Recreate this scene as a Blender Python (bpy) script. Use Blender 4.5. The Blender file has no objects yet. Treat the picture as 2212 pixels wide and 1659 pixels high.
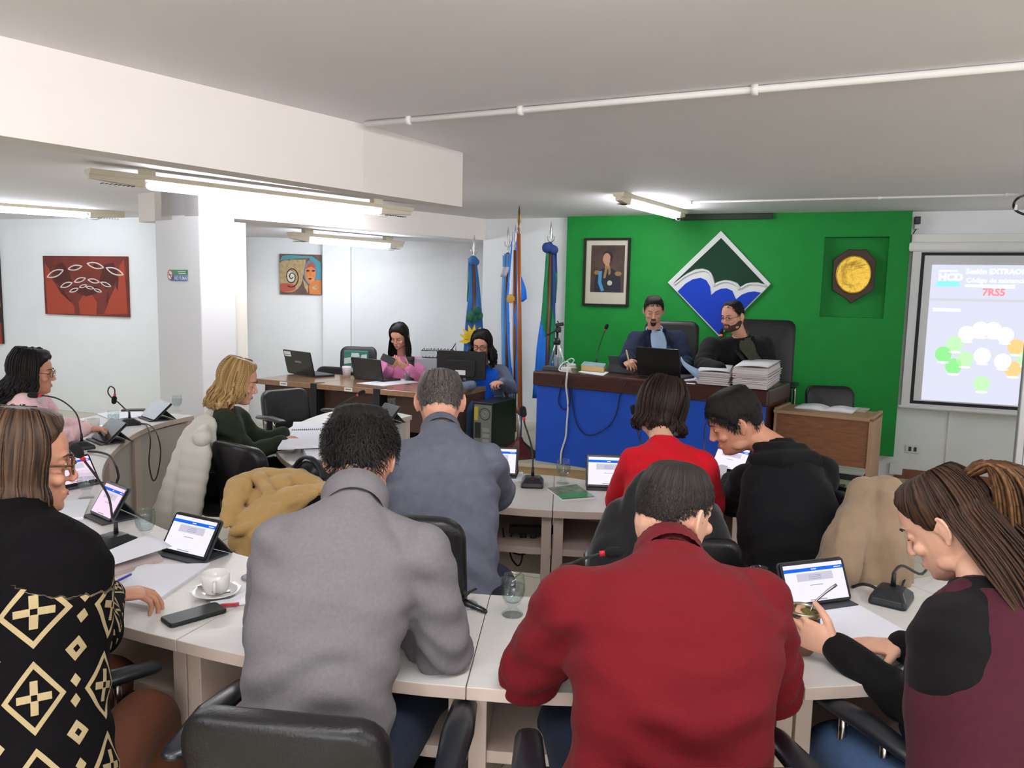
import bpy, bmesh, math, random
import numpy as np
from mathutils import Vector, Matrix, noise
random.seed(7); np.random.seed(7)
sc = bpy.context.scene
COL = sc.collection
# ---------------------------------------------------------------- camera
FPX, CAMZ = 1700.0, 1.65
PITCH, ROLL = math.atan(197/1700.0), 0.022
cR0 = np.array([1, 0, 0.]); cF = np.array([0, math.cos(PITCH), -math.sin(PITCH)]); cU0 = np.array([0, math.sin(PITCH), math.cos(PITCH)])
cR = cR0*math.cos(ROLL)+cU0*math.sin(ROLL); cU = cU0*math.cos(ROLL)-cR0*math.sin(ROLL)
cC = np.array([0, 0, CAMZ])
cd = bpy.data.cameras.new('camera'); cam = bpy.data.objects.new('camera', cd); COL.objects.link(cam)
cd.sensor_fit = 'HORIZONTAL'; cd.sensor_width = 36.0; cd.lens = 36.0*FPX/2212.0; cd.clip_start = 0.05; cd.clip_end = 60
cam.matrix_world = Matrix(((cR[0], cU[0], -cF[0], 0), (cR[1], cU[1], -cF[1], 0), (cR[2], cU[2], -cF[2], CAMZ), (0, 0, 0, 1)))
sc.camera = cam
def ray(x, y): return cF+cR*(x-1106.0)/FPX-cU*(y-829.5)/FPX
def PZ(x, y, z):                      # point seen at (x, y) on the level z
    d = ray(x, y); return cC+d*((z-CAMZ)/d[2])
def PY(x, y, Y):                      # point seen at (x, y) at distance Y
    d = ray(x, y); return cC+d*(Y/d[1])
def PP(x, y, p, n):                   # point seen at (x, y) on a plane
    d = ray(x, y); n = np.array(n, float); return cC+d*(np.dot(np.array(p)-cC, n)/np.dot(d, n))
# ---------------------------------------------------------------- world and exposure
w = bpy.data.worlds.new('world'); sc.world = w; w.use_nodes = True
w.node_tree.nodes['Background'].inputs[0].default_value = (0.85, 0.92, 1.0, 1)
w.node_tree.nodes['Background'].inputs[1].default_value = 2.2
sc.view_settings.view_transform = 'Standard'; sc.view_settings.look = 'None'
sc.view_settings.gamma = 1.0; sc.view_settings.use_curve_mapping = False
sc.view_settings.exposure = 0.4
sc.cycles.use_denoising = True
sc.cycles.max_bounces = 7; sc.cycles.diffuse_bounces = 4; sc.cycles.glossy_bounces = 3
sc.cycles.transmission_bounces = 6; sc.cycles.transparent_max_bounces = 16
sc.cycles.caustics_reflective = False; sc.cycles.caustics_refractive = False
sc.cycles.sample_clamp_indirect = 4.0
TUBE_COOL, TUBE_WARM, WINDOW_W = 50.0, 48.0, 72.0
def area_lamp(name, loc, rot, sx, sy, watts, col):
    l = bpy.data.lights.new(name, 'AREA'); l.shape = 'RECTANGLE'; l.size = sx; l.size_y = sy; l.energy = watts; l.color = col
    o = bpy.data.objects.new(name, l); COL.objects.link(o); o.location = loc; o.rotation_euler = rot; return o
# daylight entering by the windows behind the photographer
area_lamp('window_daylight', (-0.6, -3.05, 1.55), (math.radians(90), 0, 0), 3.4, 1.3, WINDOW_W, (1.0, 0.965, 0.96))
area_lamp('window_daylight.001', (3.4, -3.05, 1.55), (math.radians(90), 0, 0), 2.2, 1.3, WINDOW_W*0.6, (1.0, 0.965, 0.96))
# ---------------------------------------------------------------- materials
def lin(c):
    if isinstance(c, (int, float)): c = (c, c, c)
    return tuple(((v/255.0)/12.92 if v/255.0 <= 0.04045 else ((v/255.0+0.055)/1.055)**2.4) for v in c)
MATS = {}
def clearmat(name, tint, refl=0.9, tintrim=None):
    m = bpy.data.materials.new(name); m.use_nodes = True; nt = m.node_tree; nt.nodes.remove(nt.nodes['Principled BSDF']); out = nt.nodes['Material Output']
    tr = nt.nodes.new('ShaderNodeBsdfTransparent'); gl = nt.nodes.new('ShaderNodeBsdfGlossy'); gl.inputs['Roughness'].default_value = .03; gl.inputs['Color'].default_value = (refl, refl, refl, 1)
    lw = nt.nodes.new('ShaderNodeLayerWeight'); lw.inputs['Blend'].default_value = .25; mx = nt.nodes.new('ShaderNodeMixShader')
    rp = nt.nodes.new('ShaderNodeValToRGB'); rp.color_ramp.elements[0].color = (*[v*v for v in tint], 1); rp.color_ramp.elements[1].color = (*[v*.72 for v in tint], 1); rp.color_ramp.elements[0].position = .35
    nt.links.new(lw.outputs['Facing'], rp.inputs['Fac']); nt.links.new(rp.outputs['Color'], tr.inputs['Color'])
    pw = nt.nodes.new('ShaderNodeMath'); pw.operation = 'POWER'; pw.inputs[1].default_value = 4.0; ml = nt.nodes.new('ShaderNodeMath'); ml.operation = 'MULTIPLY_ADD'; ml.inputs[1].default_value = .30; ml.inputs[2].default_value = .045; nt.links.new(lw.outputs['Facing'], pw.inputs[0]); nt.links.new(pw.outputs[0], ml.inputs[0]); nt.links.new(ml.outputs[0], mx.inputs['Fac']); nt.links.new(tr.outputs[0], mx.inputs[1]); nt.links.new(gl.outputs[0], mx.inputs[2]); nt.links.new(mx.outputs[0], out.inputs['Surface']); MATS[name] = m; return m
def mat(name, col, rough=0.5, metal=0.0, var=0.0, vscale=20.0, bump=0.0, bscale=80.0, emit=0.0, alpha=1.0, trans=0.0, ior=1.45, spec=0.5, col2=None, stretch=None, coat=0.0, sheen=0.0, sss=0.0):
    if name in MATS: return MATS[name]
    m = bpy.data.materials.new(name); m.use_nodes = True; nt = m.node_tree; b = nt.nodes['Principled BSDF']
    c = lin(col)
    b.inputs['Base Color'].default_value = (*c, 1); b.inputs['Roughness'].default_value = rough; b.inputs['Metallic'].default_value = metal
    b.inputs['IOR'].default_value = ior; b.inputs['Specular IOR Level'].default_value = spec
    if alpha < 1: b.inputs['Alpha'].default_value = alpha
    if trans: b.inputs['Transmission Weight'].default_value = trans
    if coat: b.inputs['Coat Weight'].default_value = coat; b.inputs['Coat Roughness'].default_value = 0.15
    if sheen: b.inputs['Sheen Weight'].default_value = sheen; b.inputs['Sheen Roughness'].default_value = 0.5
    if sss: b.inputs['Subsurface Weight'].default_value = sss; b.inputs['Subsurface Radius'].default_value = (0.012, 0.004, 0.002); b.inputs['Subsurface Scale'].default_value = 1.0
    if emit:
        b.inputs['Emission Color'].default_value = (*c, 1); b.inputs['Emission Strength'].default_value = emit
    if var or bump or col2:
        tc = nt.nodes.new('ShaderNodeTexCoord'); mp = nt.nodes.new('ShaderNodeMapping'); nt.links.new(tc.outputs['Object'], mp.inputs['Vector'])
        if stretch: mp.inputs['Scale'].default_value = stretch
        if var or col2:
            n = nt.nodes.new('ShaderNodeTexNoise'); n.inputs['Scale'].default_value = vscale; n.inputs['Detail'].default_value = 4
            nt.links.new(mp.outputs['Vector'], n.inputs['Vector'])
            r = nt.nodes.new('ShaderNodeValToRGB'); nt.links.new(n.outputs['Fac'], r.inputs['Fac'])
            r.color_ramp.elements[0].position = 0.3; r.color_ramp.elements[1].position = 0.7
            c2 = lin(col2) if col2 else tuple(min(1, v*(1+var)) for v in c); c1 = c if col2 else tuple(v*(1-var) for v in c)
            r.color_ramp.elements[0].color = (*c1, 1); r.color_ramp.elements[1].color = (*c2, 1)
            nt.links.new(r.outputs['Color'], b.inputs['Base Color'])
        if bump:
            n2 = nt.nodes.new('ShaderNodeTexNoise'); n2.inputs['Scale'].default_value = bscale; n2.inputs['Detail'].default_value = 3
            nt.links.new(mp.outputs['Vector'], n2.inputs['Vector'])
            bp = nt.nodes.new('ShaderNodeBump'); bp.inputs['Strength'].default_value = bump; bp.inputs['Distance'].default_value = 0.004
            nt.links.new(n2.outputs['Fac'], bp.inputs['Height']); nt.links.new(bp.outputs['Normal'], b.inputs['Normal'])
    MATS[name] = m; return m
def hairmat(name, dark, light, scale=90.0, rough=0.45):
    if name in MATS: return MATS[name]
    m = mat(name, dark, rough=rough, spec=0.22); nt = m.node_tree; b = nt.nodes['Principled BSDF']
    uv = nt.nodes.new('ShaderNodeUVMap'); mp = nt.nodes.new('ShaderNodeMapping'); mp.inputs['Scale'].default_value = (scale, 2.0, 1)
    n = nt.nodes.new('ShaderNodeTexNoise'); n.inputs['Scale'].default_value = 1.0; n.inputs['Detail'].default_value = 3
    r = nt.nodes.new('ShaderNodeValToRGB'); r.color_ramp.elements[0].position = 0.38; r.color_ramp.elements[1].position = 0.68
    r.color_ramp.elements[0].color = (*lin(dark), 1); r.color_ramp.elements[1].color = (*lin(light), 1)
    nt.links.new(uv.outputs['UV'], mp.inputs['Vector']); nt.links.new(mp.outputs['Vector'], n.inputs['Vector'])
    nt.links.new(n.outputs['Fac'], r.inputs['Fac']); nt.links.new(r.outputs['Color'], b.inputs['Base Color'])
    bp = nt.nodes.new('ShaderNodeBump'); bp.inputs['Strength'].default_value = 0.6; bp.inputs['Distance'].default_value = 0.004
    nt.links.new(n.outputs['Fac'], bp.inputs['Height']); nt.links.new(bp.outputs['Normal'], b.inputs['Normal'])
    return m
# ---------------------------------------------------------------- mesh helpers
V = lambda *a: np.array(a, float)
def unit(v):
    v = np.array(v, float); n = np.linalg.norm(v); return v/n if n > 1e-9 else V(0, 0, 1)
def lerp(a, b, t): return np.array(a, float)*(1-t)+np.array(b, float)*t
def rotz(a): c, s = math.cos(a), math.sin(a); return np.array([[c, -s, 0], [s, c, 0], [0, 0, 1.]])
class MB:
    def __init__(self): self.v = []; self.f = []; self.m = []; self.uv = {}
    def add(self, vs, fs, mi=0):
        o = len(self.v); self.v.extend([tuple(map(float, p)) for p in vs]); self.f.extend([tuple(i+o for i in f) for f in fs]); self.m.extend([mi]*len(fs)); return o
    def box(self, c, s, ax=None, mi=0):                      # centre, full size, axes (rows)
        c = np.array(c, float); ax = np.eye(3) if ax is None else np.array(ax)
        h = np.array(s, float)/2; vs = []
        for x in (-1, 1):
            for y in (-1, 1):
                for z in (-1, 1): vs.append(c+ax[0]*x*h[0]+ax[1]*y*h[1]+ax[2]*z*h[2])
        self.add(vs, [(0, 1, 3, 2), (4, 6, 7, 5), (0, 4, 5, 1), (2, 3, 7, 6), (0, 2, 6, 4), (1, 5, 7, 3)], mi); return self
    def tube(self, pts, r, n=8, cap=True, mi=0, flat=1.0, up=None):
        pts = [np.array(p, float) for p in pts]; k = len(pts)
        rs = [r]*k if np.isscalar(r) else list(r)
        T = [unit(pts[min(i+1, k-1)]-pts[max(i-1, 0)]) for i in range(k)]
        u = np.array(up, float) if up is not None else (V(0, 0, 1) if abs(T[0][2]) < 0.9 else V(1, 0, 0))
        rings = []; vs = []
        for i in range(k):
            u = unit(u-T[i]*np.dot(u, T[i])); s = np.cross(T[i], u)
            for j in range(n):
                a = 2*math.pi*j/n; vs.append(pts[i]+s*math.cos(a)*rs[i]+u*math.sin(a)*rs[i]*flat)
        fs = [(i*n+j, i*n+(j+1) % n, (i+1)*n+(j+1) % n, (i+1)*n+j) for i in range(k-1) for j in range(n)]
        if cap: fs += [tuple(range(n-1, -1, -1)), tuple((k-1)*n+j for j in range(n))]
        self.add(vs, fs, mi); return self
    def caps(self, pts, r, n=12, mi=0, flat=1.0, up=None):   # tube with rounded ends
        pts = [np.array(p, float) for p in pts]; rs = [r]*len(pts) if np.isscalar(r) else list(r)
        d0 = unit(pts[0]-pts[1]); d1 = unit(pts[-1]-pts[-2])
        P = []; R = []
        for a in (85, 60, 30): P.append(pts[0]+d0*rs[0]*math.sin(math.radians(a))); R.append(rs[0]*math.cos(math.radians(a)))
        P += pts; R += rs
        for a in (30, 60, 85): P.append(pts[-1]+d1*rs[-1]*math.sin(math.radians(a))); R.append(rs[-1]*math.cos(math.radians(a)))
        return self.tube(P, R, n, True, mi, flat, up)
    def ell(self, c, r, ax=None, n=14, k=9, mi=0):
        c = np.array(c, float); ax = np.eye(3) if ax is None else np.array(ax); r = np.array([r]*3 if np.isscalar(r) else r, float)
        vs = []
        for i in range(1, k):
            a = math.pi*i/k
            for j in range(n):
                b = 2*math.pi*j/n; d = V(math.sin(a)*math.cos(b), math.sin(a)*math.sin(b), math.cos(a))*r; vs.append(c+d@ax)
        vs += [c+V(0, 0, r[2])@ax, c-V(0, 0, r[2])@ax]; t = (k-1)*n
        fs = [(i*n+j, (i+1)*n+j, (i+1)*n+(j+1) % n, i*n+(j+1) % n) for i in range(k-2) for j in range(n)]
        fs += [(t, j, (j+1) % n) for j in range(n)]+[(t+1, (k-2)*n+(j+1) % n, (k-2)*n+j) for j in range(n)]
        self.add(vs, fs, mi); return self
    def lathe(self, prof, c=(0, 0, 0), n=20, mi=0, ax=None, cap=False):    # (radius, height) pairs
        c = np.array(c, float); ax = np.eye(3) if ax is None else np.array(ax); k = len(prof); vs = []
        for r, z in prof:
            for j in range(n):
                b = 2*math.pi*j/n; vs.append(c+V(r*math.cos(b), r*math.sin(b), z)@ax)
        fs = [(i*n+j, i*n+(j+1) % n, (i+1)*n+(j+1) % n, (i+1)*n+j) for i in range(k-1) for j in range(n)]
        if cap: fs += [tuple(range(n-1, -1, -1)), tuple((k-1)*n+j for j in range(n))]
        self.add(vs, fs, mi); return self
    def loft(self, rings, cap=True, mi=0, close=True):       # rings of equal length
        n = len(rings[0]); k = len(rings); vs = [p for r in rings for p in r]; m = n if close else n-1
        fs = [(i*n+j, i*n+(j+1) % n, (i+1)*n+(j+1) % n, (i+1)*n+j) for i in range(k-1) for j in range(m)]
        if cap: fs += [tuple(range(n-1, -1, -1)), tuple((k-1)*n+j for j in range(n))]
        self.add(vs, fs, mi); return self
    def prism(self, poly, z0, z1, mi=0):                     # plan outline between two levels
        n = len(poly); vs = [(p[0], p[1], z0) for p in poly]+[(p[0], p[1], z1) for p in poly]
        fs = [tuple(range(n-1, -1, -1)), tuple(range(n, 2*n))]+[(i, (i+1) % n, n+(i+1) % n, n+i) for i in range(n)]
        self.add(vs, fs, mi); return self
    def slab(self, poly, o, u, v, nrm, t0, t1, mi=0):        # outline in a plane (o, u, v), thick along nrm
        o, u, v, nrm = map(lambda q: np.array(q, float), (o, u, v, nrm)); n = len(poly)
        vs = [o+u*a+v*b+nrm*t0 for a, b in poly]+[o+u*a+v*b+nrm*t1 for a, b in poly]
        fs = [tuple(range(n-1, -1, -1)), tuple(range(n, 2*n))]+[(i, (i+1) % n, n+(i+1) % n, n+i) for i in range(n)]
        self.add(vs, fs, mi); return self
    def mesh(self, name, smooth=True):
        me = bpy.data.meshes.new(name); me.from_pydata(self.v, [], self.f); me.update()
        if len(set(self.m)) > 1: me.polygons.foreach_set('material_index', self.m)
        if smooth: me.polygons.foreach_set('use_smooth', [True]*len(me.polygons))
        return me
def fixn(me):
    bm = bmesh.new(); bm.from_mesh(me); bmesh.ops.recalc_face_normals(bm, faces=bm.faces); bm.to_mesh(me); bm.free(); return me
def put(name, mb, m, parent=None, smooth=False, bevel=0.0, label=None, fix=True, angle=None):
    me = mb if isinstance(mb, bpy.types.Mesh) else mb.mesh(name, smooth)
    if fix: fixn(me)
    for q in (m if isinstance(m, (list, tuple)) else [m]): me.materials.append(q)
    o = bpy.data.objects.new(name, me); COL.objects.link(o)
    if parent is not None:
        o.parent = parent; o.matrix_parent_inverse = Matrix.Translation(-parent.location) if parent.type == 'EMPTY' and not parent.get('_local') else Matrix()
    if bevel:
        bv = o.modifiers.new('edge', 'BEVEL'); bv.width = bevel; bv.segments = 2; bv.limit_method = 'ANGLE'
    if label: o['label'] = label
    return o
def thing(name, label, cat, loc=(0, 0, 0), group=None, local=False):
    o = bpy.data.objects.new(name, None); COL.objects.link(o); o.location = tuple(map(float, loc)); o.empty_display_size = 0.1
    o['label'] = label; o['category'] = cat
    if group: o['group'] = group
    if local: o['_local'] = 1
    return o
def tag(o, label, cat, group=None):
    o['label'] = label; o['category'] = cat
    if group: o['group'] = group
    return o
def struct(o): o['kind'] = 'structure'; return o
def dup(root, loc=None, rz=None, label=None, group=None, name=None):
    r = root.copy(); COL.objects.link(r)
    if loc is not None: r.location = tuple(map(float, loc))
    if rz is not None: r.rotation_euler = (0, 0, rz)
    if label: r['label'] = label
    if group: r['group'] = group
    for ch in list(root.children):
        c = ch.copy(); COL.objects.link(c); c.parent = r
        for g in list(ch.children):
            d = g.copy(); COL.objects.link(d); d.parent = c
    return r
def remesh(mb, voxel, smooth=3, fac=0.5):
    me = mb.mesh('tmp', False); fixn(me); o = bpy.data.objects.new('tmp', me); COL.objects.link(o)
    r = o.modifiers.new('r', 'REMESH'); r.mode = 'VOXEL'; r.voxel_size = voxel; r.use_smooth_shade = True
    if smooth: s = o.modifiers.new('s', 'SMOOTH'); s.factor = fac; s.iterations = smooth
    dg = bpy.context.evaluated_depsgraph_get(); dg.update()
    out = bpy.data.meshes.new_from_object(o.evaluated_get(dg))
    bpy.data.objects.remove(o); bpy.data.meshes.remove(me)
    out.polygons.foreach_set('use_smooth', [True]*len(out.polygons)); return out
def mverts(me):
    a = np.empty(len(me.vertices)*3); me.vertices.foreach_get('co', a); return a.reshape(-1, 3)
def setverts(me, a): me.vertices.foreach_set('co', a.ravel()); me.update()
def joinmesh(name, meshes):
    bm = bmesh.new()
    for m in meshes: bm.from_mesh(m)
    me = bpy.data.meshes.new(name); bm.to_mesh(me); bm.free()
    me.polygons.foreach_set('use_smooth', [True]*len(me.polygons)); return me
def textmesh(txt, size, align='LEFT', bold=0.0):
    c = bpy.data.curves.new('t', 'FONT'); c.body = txt; c.size = size; c.align_x = align; c.offset = bold; c.resolution_u = 2
    o = bpy.data.objects.new('t', c); COL.objects.link(o); dg = bpy.context.evaluated_depsgraph_get(); dg.update()
    me = bpy.data.meshes.new_from_object(o.evaluated_get(dg)); bpy.data.objects.remove(o); bpy.data.curves.remove(c); return me
def addtext(mb, txt, size, o, u, v, nrm, off, mi=0, align='LEFT', bold=0.0):
    me = textmesh(txt, size, align, bold); o, u, v, nrm = map(lambda q: np.array(q, float), (o, u, v, nrm)); a = mverts(me)
    mb.add([o+u*p[0]+v*p[1]+nrm*off for p in a], [tuple(f.vertices) for f in me.polygons], mi); bpy.data.meshes.remove(me)
def circ(cx, cy, rx, ry=None, n=24, a0=0, a1=360):
    ry = rx if ry is None else ry
    full = abs(a1-a0) >= 360
    return [(cx+rx*math.cos(math.radians(a0+(a1-a0)*i/(n if full else n-1))), cy+ry*math.sin(math.radians(a0+(a1-a0)*i/(n if full else n-1)))) for i in range(n)]
def spline(pts, n=6):                                        # Catmull-Rom through the points
    P = [np.array(p, float) for p in pts]; P = [2*P[0]-P[1]]+P+[2*P[-1]-P[-2]]; out = []
    for i in range(1, len(P)-2):
        for k in range(n):
            t = k/n; a, b, c, d = P[i-1:i+3]
            out.append(0.5*((2*b)+(c-a)*t+(2*a-5*b+4*c-d)*t*t+(3*b-a-3*c+d)*t**3))
    return out+[P[-2]]
# ================================================================ THE ROOM
ZC = 2.46
M_wall = mat('white_wall_paint', (238, 240, 240), 0.75, var=0.02, vscale=3)
M_wallb = mat('cream_wall_paint', (226, 222, 214), 0.75, var=0.03, vscale=4)
M_ceil = mat('ceiling_paint', (238, 234, 236), 0.85, var=0.015, vscale=2, bump=0.05, bscale=30)
M_beam = mat('beam_paint', (236, 229, 224), 0.8, var=0.015, vscale=3)
M_green = mat('green_wall_paint', (20, 134, 52), 0.6, var=0.06, vscale=6, bump=0.08, bscale=60, spec=0.3)
M_floor = None
def tile_mat():
    m = bpy.data.materials.new('cream_floor_tile'); m.use_nodes = True; nt = m.node_tree; b = nt.nodes['Principled BSDF']
    tc = nt.nodes.new('ShaderNodeTexCoord'); n = nt.nodes.new('ShaderNodeTexNoise'); n.inputs['Scale'].default_value = 9; n.inputs['Detail'].default_value = 5
    r = nt.nodes.new('ShaderNodeValToRGB'); r.color_ramp.elements[0].color = (*lin((186, 180, 156)), 1); r.color_ramp.elements[1].color = (*lin((208, 202, 180)), 1)
    nt.links.new(tc.outputs['Object'], n.inputs['Vector']); nt.links.new(n.outputs['Fac'], r.inputs['Fac']); nt.links.new(r.outputs['Color'], b.inputs['Base Color'])
    b.inputs['Roughness'].default_value = 0.35; return m
M_tile = tile_mat()
M_grout = mat('tile_grout', (140, 130, 108), 0.9)
M_pipe = mat('white_conduit_plastic', (236, 234, 230), 0.5)
M_dark = mat('black_plastic', (22, 22, 24), 0.45)
M_darkg = mat('dark_grey_plastic', (48, 50, 54), 0.5)
M_white = mat('white_plastic', (232, 232, 230), 0.4)
M_paper = mat('white_paper', (236, 238, 244), 0.8)
M_chrome = mat('chrome', (190, 185, 175), 0.22, metal=1.0)
M_steel = mat('brushed_steel', (160, 160, 160), 0.35, metal=1.0)

GL = V(*PZ(1226, 468, ZC)); GR = V(*PZ(1972, 455, ZC)); GD = unit((GR-GL)*V(1, 1, 0)); GN = V(GD[1], -GD[0], 0)   # GN faces the room
CN = V(*PZ(1050, 473, ZC))
def wall_panel(name, a, b, z0, z1, m, th=0.12):
    a = V(a[0], a[1], 0); b = V(b[0], b[1], 0); d = unit(b-a); n = V(d[1], -d[0], 0)
    mb = MB(); mb.box((a+b)/2+V(0, 0, (z0+z1)/2)-n*th/2, (np.linalg.norm(b-a), th, z1-z0), (d, n, V(0, 0, 1)))
    return struct(put(name, mb, m))
# floor: a screed with the tiles that show set on it
fl = MB(); fl.box((-.9, 4.2, -0.06), (13.6, 14.4, 0.1)); floor = struct(put('floor', fl, M_grout))
TS = 0.33
tm = MB(); tm.box((0, 0, -0.005), (TS-0.006, TS-0.006, 0.012)); tile_me = tm.mesh('tile', False); tile_me.materials.append(M_tile)
stuffm = MB()
ta = math.radians(-22.5); tax = (V(math.cos(ta), math.sin(ta), 0), V(-math.sin(ta), math.cos(ta), 0), V(0, 0, 1))
cnt = 0; cells = []
for i in range(-40, 41):
    for j in range(-40, 41):
        p = tax[0]*(i*TS)+tax[1]*(j*TS)+V(0.1, 5.0, 0)
        if not (-7.6 < p[0] < 5.7 and -2.9 < p[1] < 11): continue
        inview = (-0.9 < p[0] < 3.9 and 1.9 < p[1] < 7.6) or (-2.2 < p[0] < -0.6 and 1.9 < p[1] < 8.4)
        cells.append((not inview, p[1], p))
cells.sort(key=lambda c: (c[0], c[1]))
for hid, y, p in cells:
    if cnt < 290 and not hid:
        o = bpy.data.objects.new('tile', tile_me); COL.objects.link(o); o.location = tuple(p-V(0, 0, 0.001)); o.rotation_euler = (0, 0, ta); o.parent = floor; cnt += 1
    else: stuffm.box(p+V(0, 0, -0.006), (TS-0.006, TS-0.006, 0.012), tax)
ts_ = put('floor_tiles', stuffm, M_tile, floor); ts_['kind'] = 'stuff'
# ceiling
cm = MB(); cm.box((-.9, 4.2, ZC+0.06), (13.6, 14.4, 0.12)); struct(put('ceiling', cm, M_ceil))
# back wall
WB0 = CN.copy(); WB1 = GL*V(1, 1, 0)-GN*0.10
wd = GD; e1 = WB0*V(1, 1, 0)+wd*0
BW = lambda s: V(GL[0], GL[1], 0)-GN*0.10+GD*s            # along the back wall
wall_panel('wall_back', BW(-1.02), BW(6.0), 0, ZC, M_wall)
SG = np.linalg.norm((GR-GL)[:2])
GPT = V(GL[0], GL[1], 0)
def onG(x, y, off=0.0): return PP(x, y, GPT+GN*off, GN)
def gcoord(p): return float(np.dot(p-GPT, GD)), float(p[2])
# the green panel with its recess
zb = onG(1900, 984)[2]
n0 = gcoord(onG(1782, 512)); n1 = gcoord(onG(1922, 512)); n2 = gcoord(onG(1775, 684))
nx0, nx1, nz0, nz1 = n0[0], n1[0], n2[1], n0[1]
gm = MB(); u, v = GD, V(0, 0, 1)
def gbox(s0, s1, z0, z1, t0, t1, mi=0): gm.slab([(s0, z0), (s1, z0), (s1, z1), (s0, z1)], GPT, u, v, GN, t0, t1, mi)
gbox(0, nx0, zb, ZC, -0.1, 0); gbox(nx1, SG, zb, ZC, -0.1, 0); gbox(nx0, nx1, nz1, ZC, -0.1, 0); gbox(nx0, nx1, zb, nz0, -0.1, 0); gbox(nx0, nx1, nz0, nz1, -0.1, -0.092)
struct(put('wall_back_green', gm, M_green))
# left wall, alcove wall, side and rear walls
AW0 = V(*PY(470, 500, 9.0)); AW0[2] = 0; AW1 = V(CN[0]+0.25, 9.72, 0); AWS = V(-3.6, 9.42, 0)
LWd = unit(V(*PZ(275, 470, ZC))*V(1, 1, 0)-V(*PZ(0, 474, ZC))*V(1, 1, 0)); LW1 = V(*PZ(275, 470, ZC))*V(1, 1, 0)+LWd*1.6; LW0 = V(*PZ(0, 474, ZC))*V(1, 1, 0)-LWd*.75
wall_panel('wall_left', LW0, LW1, 0, ZC, M_wall)
wall_panel('wall_alcove', AWS, AW1, 0, ZC, M_wall)
wall_panel('wall_alcove_return', BW(-.95)-GN*.05, V(CN[0]+.02, 9.85, 0), 0, ZC, M_wall, .08)
wall_panel('wall_west', V(-7.5, -2.9, 0), V(-7.5, 11.2, 0), 0, ZC, M_wall)
wall_panel('wall_right', V(5.7, 8.5, 0), V(5.7, -2.9, 0), 0, ZC, M_wallb)
# rear wall with two windows
rw = MB()
def rbox(x0, x1, z0, z1): rw.box(((x0+x1)/2, -2.95, (z0+z1)/2), (x1-x0, 0.14, z1-z0))
rbox(-7.5, -2.3, 0, ZC); rbox(1.1, 2.3, 0, ZC); rbox(4.5, 5.8, 0, ZC); rbox(-2.3, 1.1, 0, 0.9); rbox(-2.3, 1.1, 2.2, ZC); rbox(2.3, 4.5, 0, 0.9); rbox(2.3, 4.5, 2.2, ZC)
struct(put('wall_front', rw, M_wallb))
for i, (x0, x1) in enumerate(((-2.3, 1.1), (2.3, 4.5))):
    wm = MB()
    for xx in (x0+.03, (x0+x1)/2, x1-.03): wm.box((xx, -2.93, 1.55), (.06, .06, 1.3))
    for zz in (.93, 2.17): wm.box(((x0+x1)/2, -2.93, zz), (x1-x0, .06, .06))
    struct(put('window_%d' % (i+1), wm, M_white))
# pillar with sign, drop in front of the alcove, alcove ceiling
DD = unit(V(0.70, 0.714, 0)); DN = V(DD[1], -DD[0], 0)     # along the drop, facing the room
PC_ = PP(430, 480, CN, DN); PC_[2] = 0
d2 = unit(V(-0.785, 0.62, 0))
pe = PP(507, 480, CN, DN); wp = np.linalg.norm((pe-PC_)[:2])
nb = V(-d2[1], d2[0], 0)
if np.dot(nb, -PC_) < 0: nb = -nb
pl = PP(334, 480, PC_, nb); dp = np.linalg.norm((pl-PC_)[:2])
poly = [PC_, PC_+DD*wp, PC_+DD*wp+d2*dp, PC_+d2*dp]
pm_ = MB(); pm_.prism([tuple(q[:2]) for q in poly], 0, ZC); struct(put('pillar', pm_, mat('pillar_paint', (226, 226, 230), 0.75), bevel=0.01))
jm = MB(); q0 = PC_+DD*wp+d2*0.05; jm.prism([tuple(q[:2]) for q in (q0, q0+DD*0.13, q0+DD*0.13+d2*0.12, q0+d2*0.12)], 0, 2.2); struct(put('trim_1', jm, M_wallb))
zd = PP(1050, 519, CN, DN)[2]
dr = MB(); a = PC_; b = CN*V(1, 1, 0); dr.prism([tuple(q[:2]) for q in (a, b, b+d2*0.22, a+d2*0.22)], zd, ZC); struct(put('trim_2', dr, M_beam))
ac = MB(); al = V(-3.75, 8.2, 0); ac.prism([tuple(q[:2]) for q in (a+d2*0.2, b+d2*0.2, AW1+V(0, .2, 0), V(-3.55, 9.5, 0), a+d2*0.6)], 2.24, ZC); struct(put('trim_3', ac, M_ceil))
# low beam between pillar and left wall
lb = MB(); a0 = PC_+d2*(dp-0.3); a1 = PC_+d2*(dp+0.28); z_ = PY(300, 480, a1[1])[2]
lb.prism([tuple(q[:2]) for q in (a0, a0+DD*0.2, a1+DD*0.2, a1)], z_, ZC); struct(put('trim_4', lb, M_beam))
# pilaster on the alcove wall
AWd = unit(AW1-AWS); AWn = V(AWd[1], -AWd[0], 0); AWp = AWS
def onA(x, y, off=0.0): return PP(x, y, AWp+AWn*off, AWn)
pp0 = onA(697, 600, .1); pp1 = onA(757, 600, .1)
pi = MB(); L_ = np.linalg.norm((pp1-pp0)[:2]); pi.box(V(*((pp0+pp1)/2)[:2], 1.12)-AWn*0.05, (L_, 0.1, 2.24), (AWd, AWn, V(0, 0, 1))); struct(put('trim_5', pi, M_wall))
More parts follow.
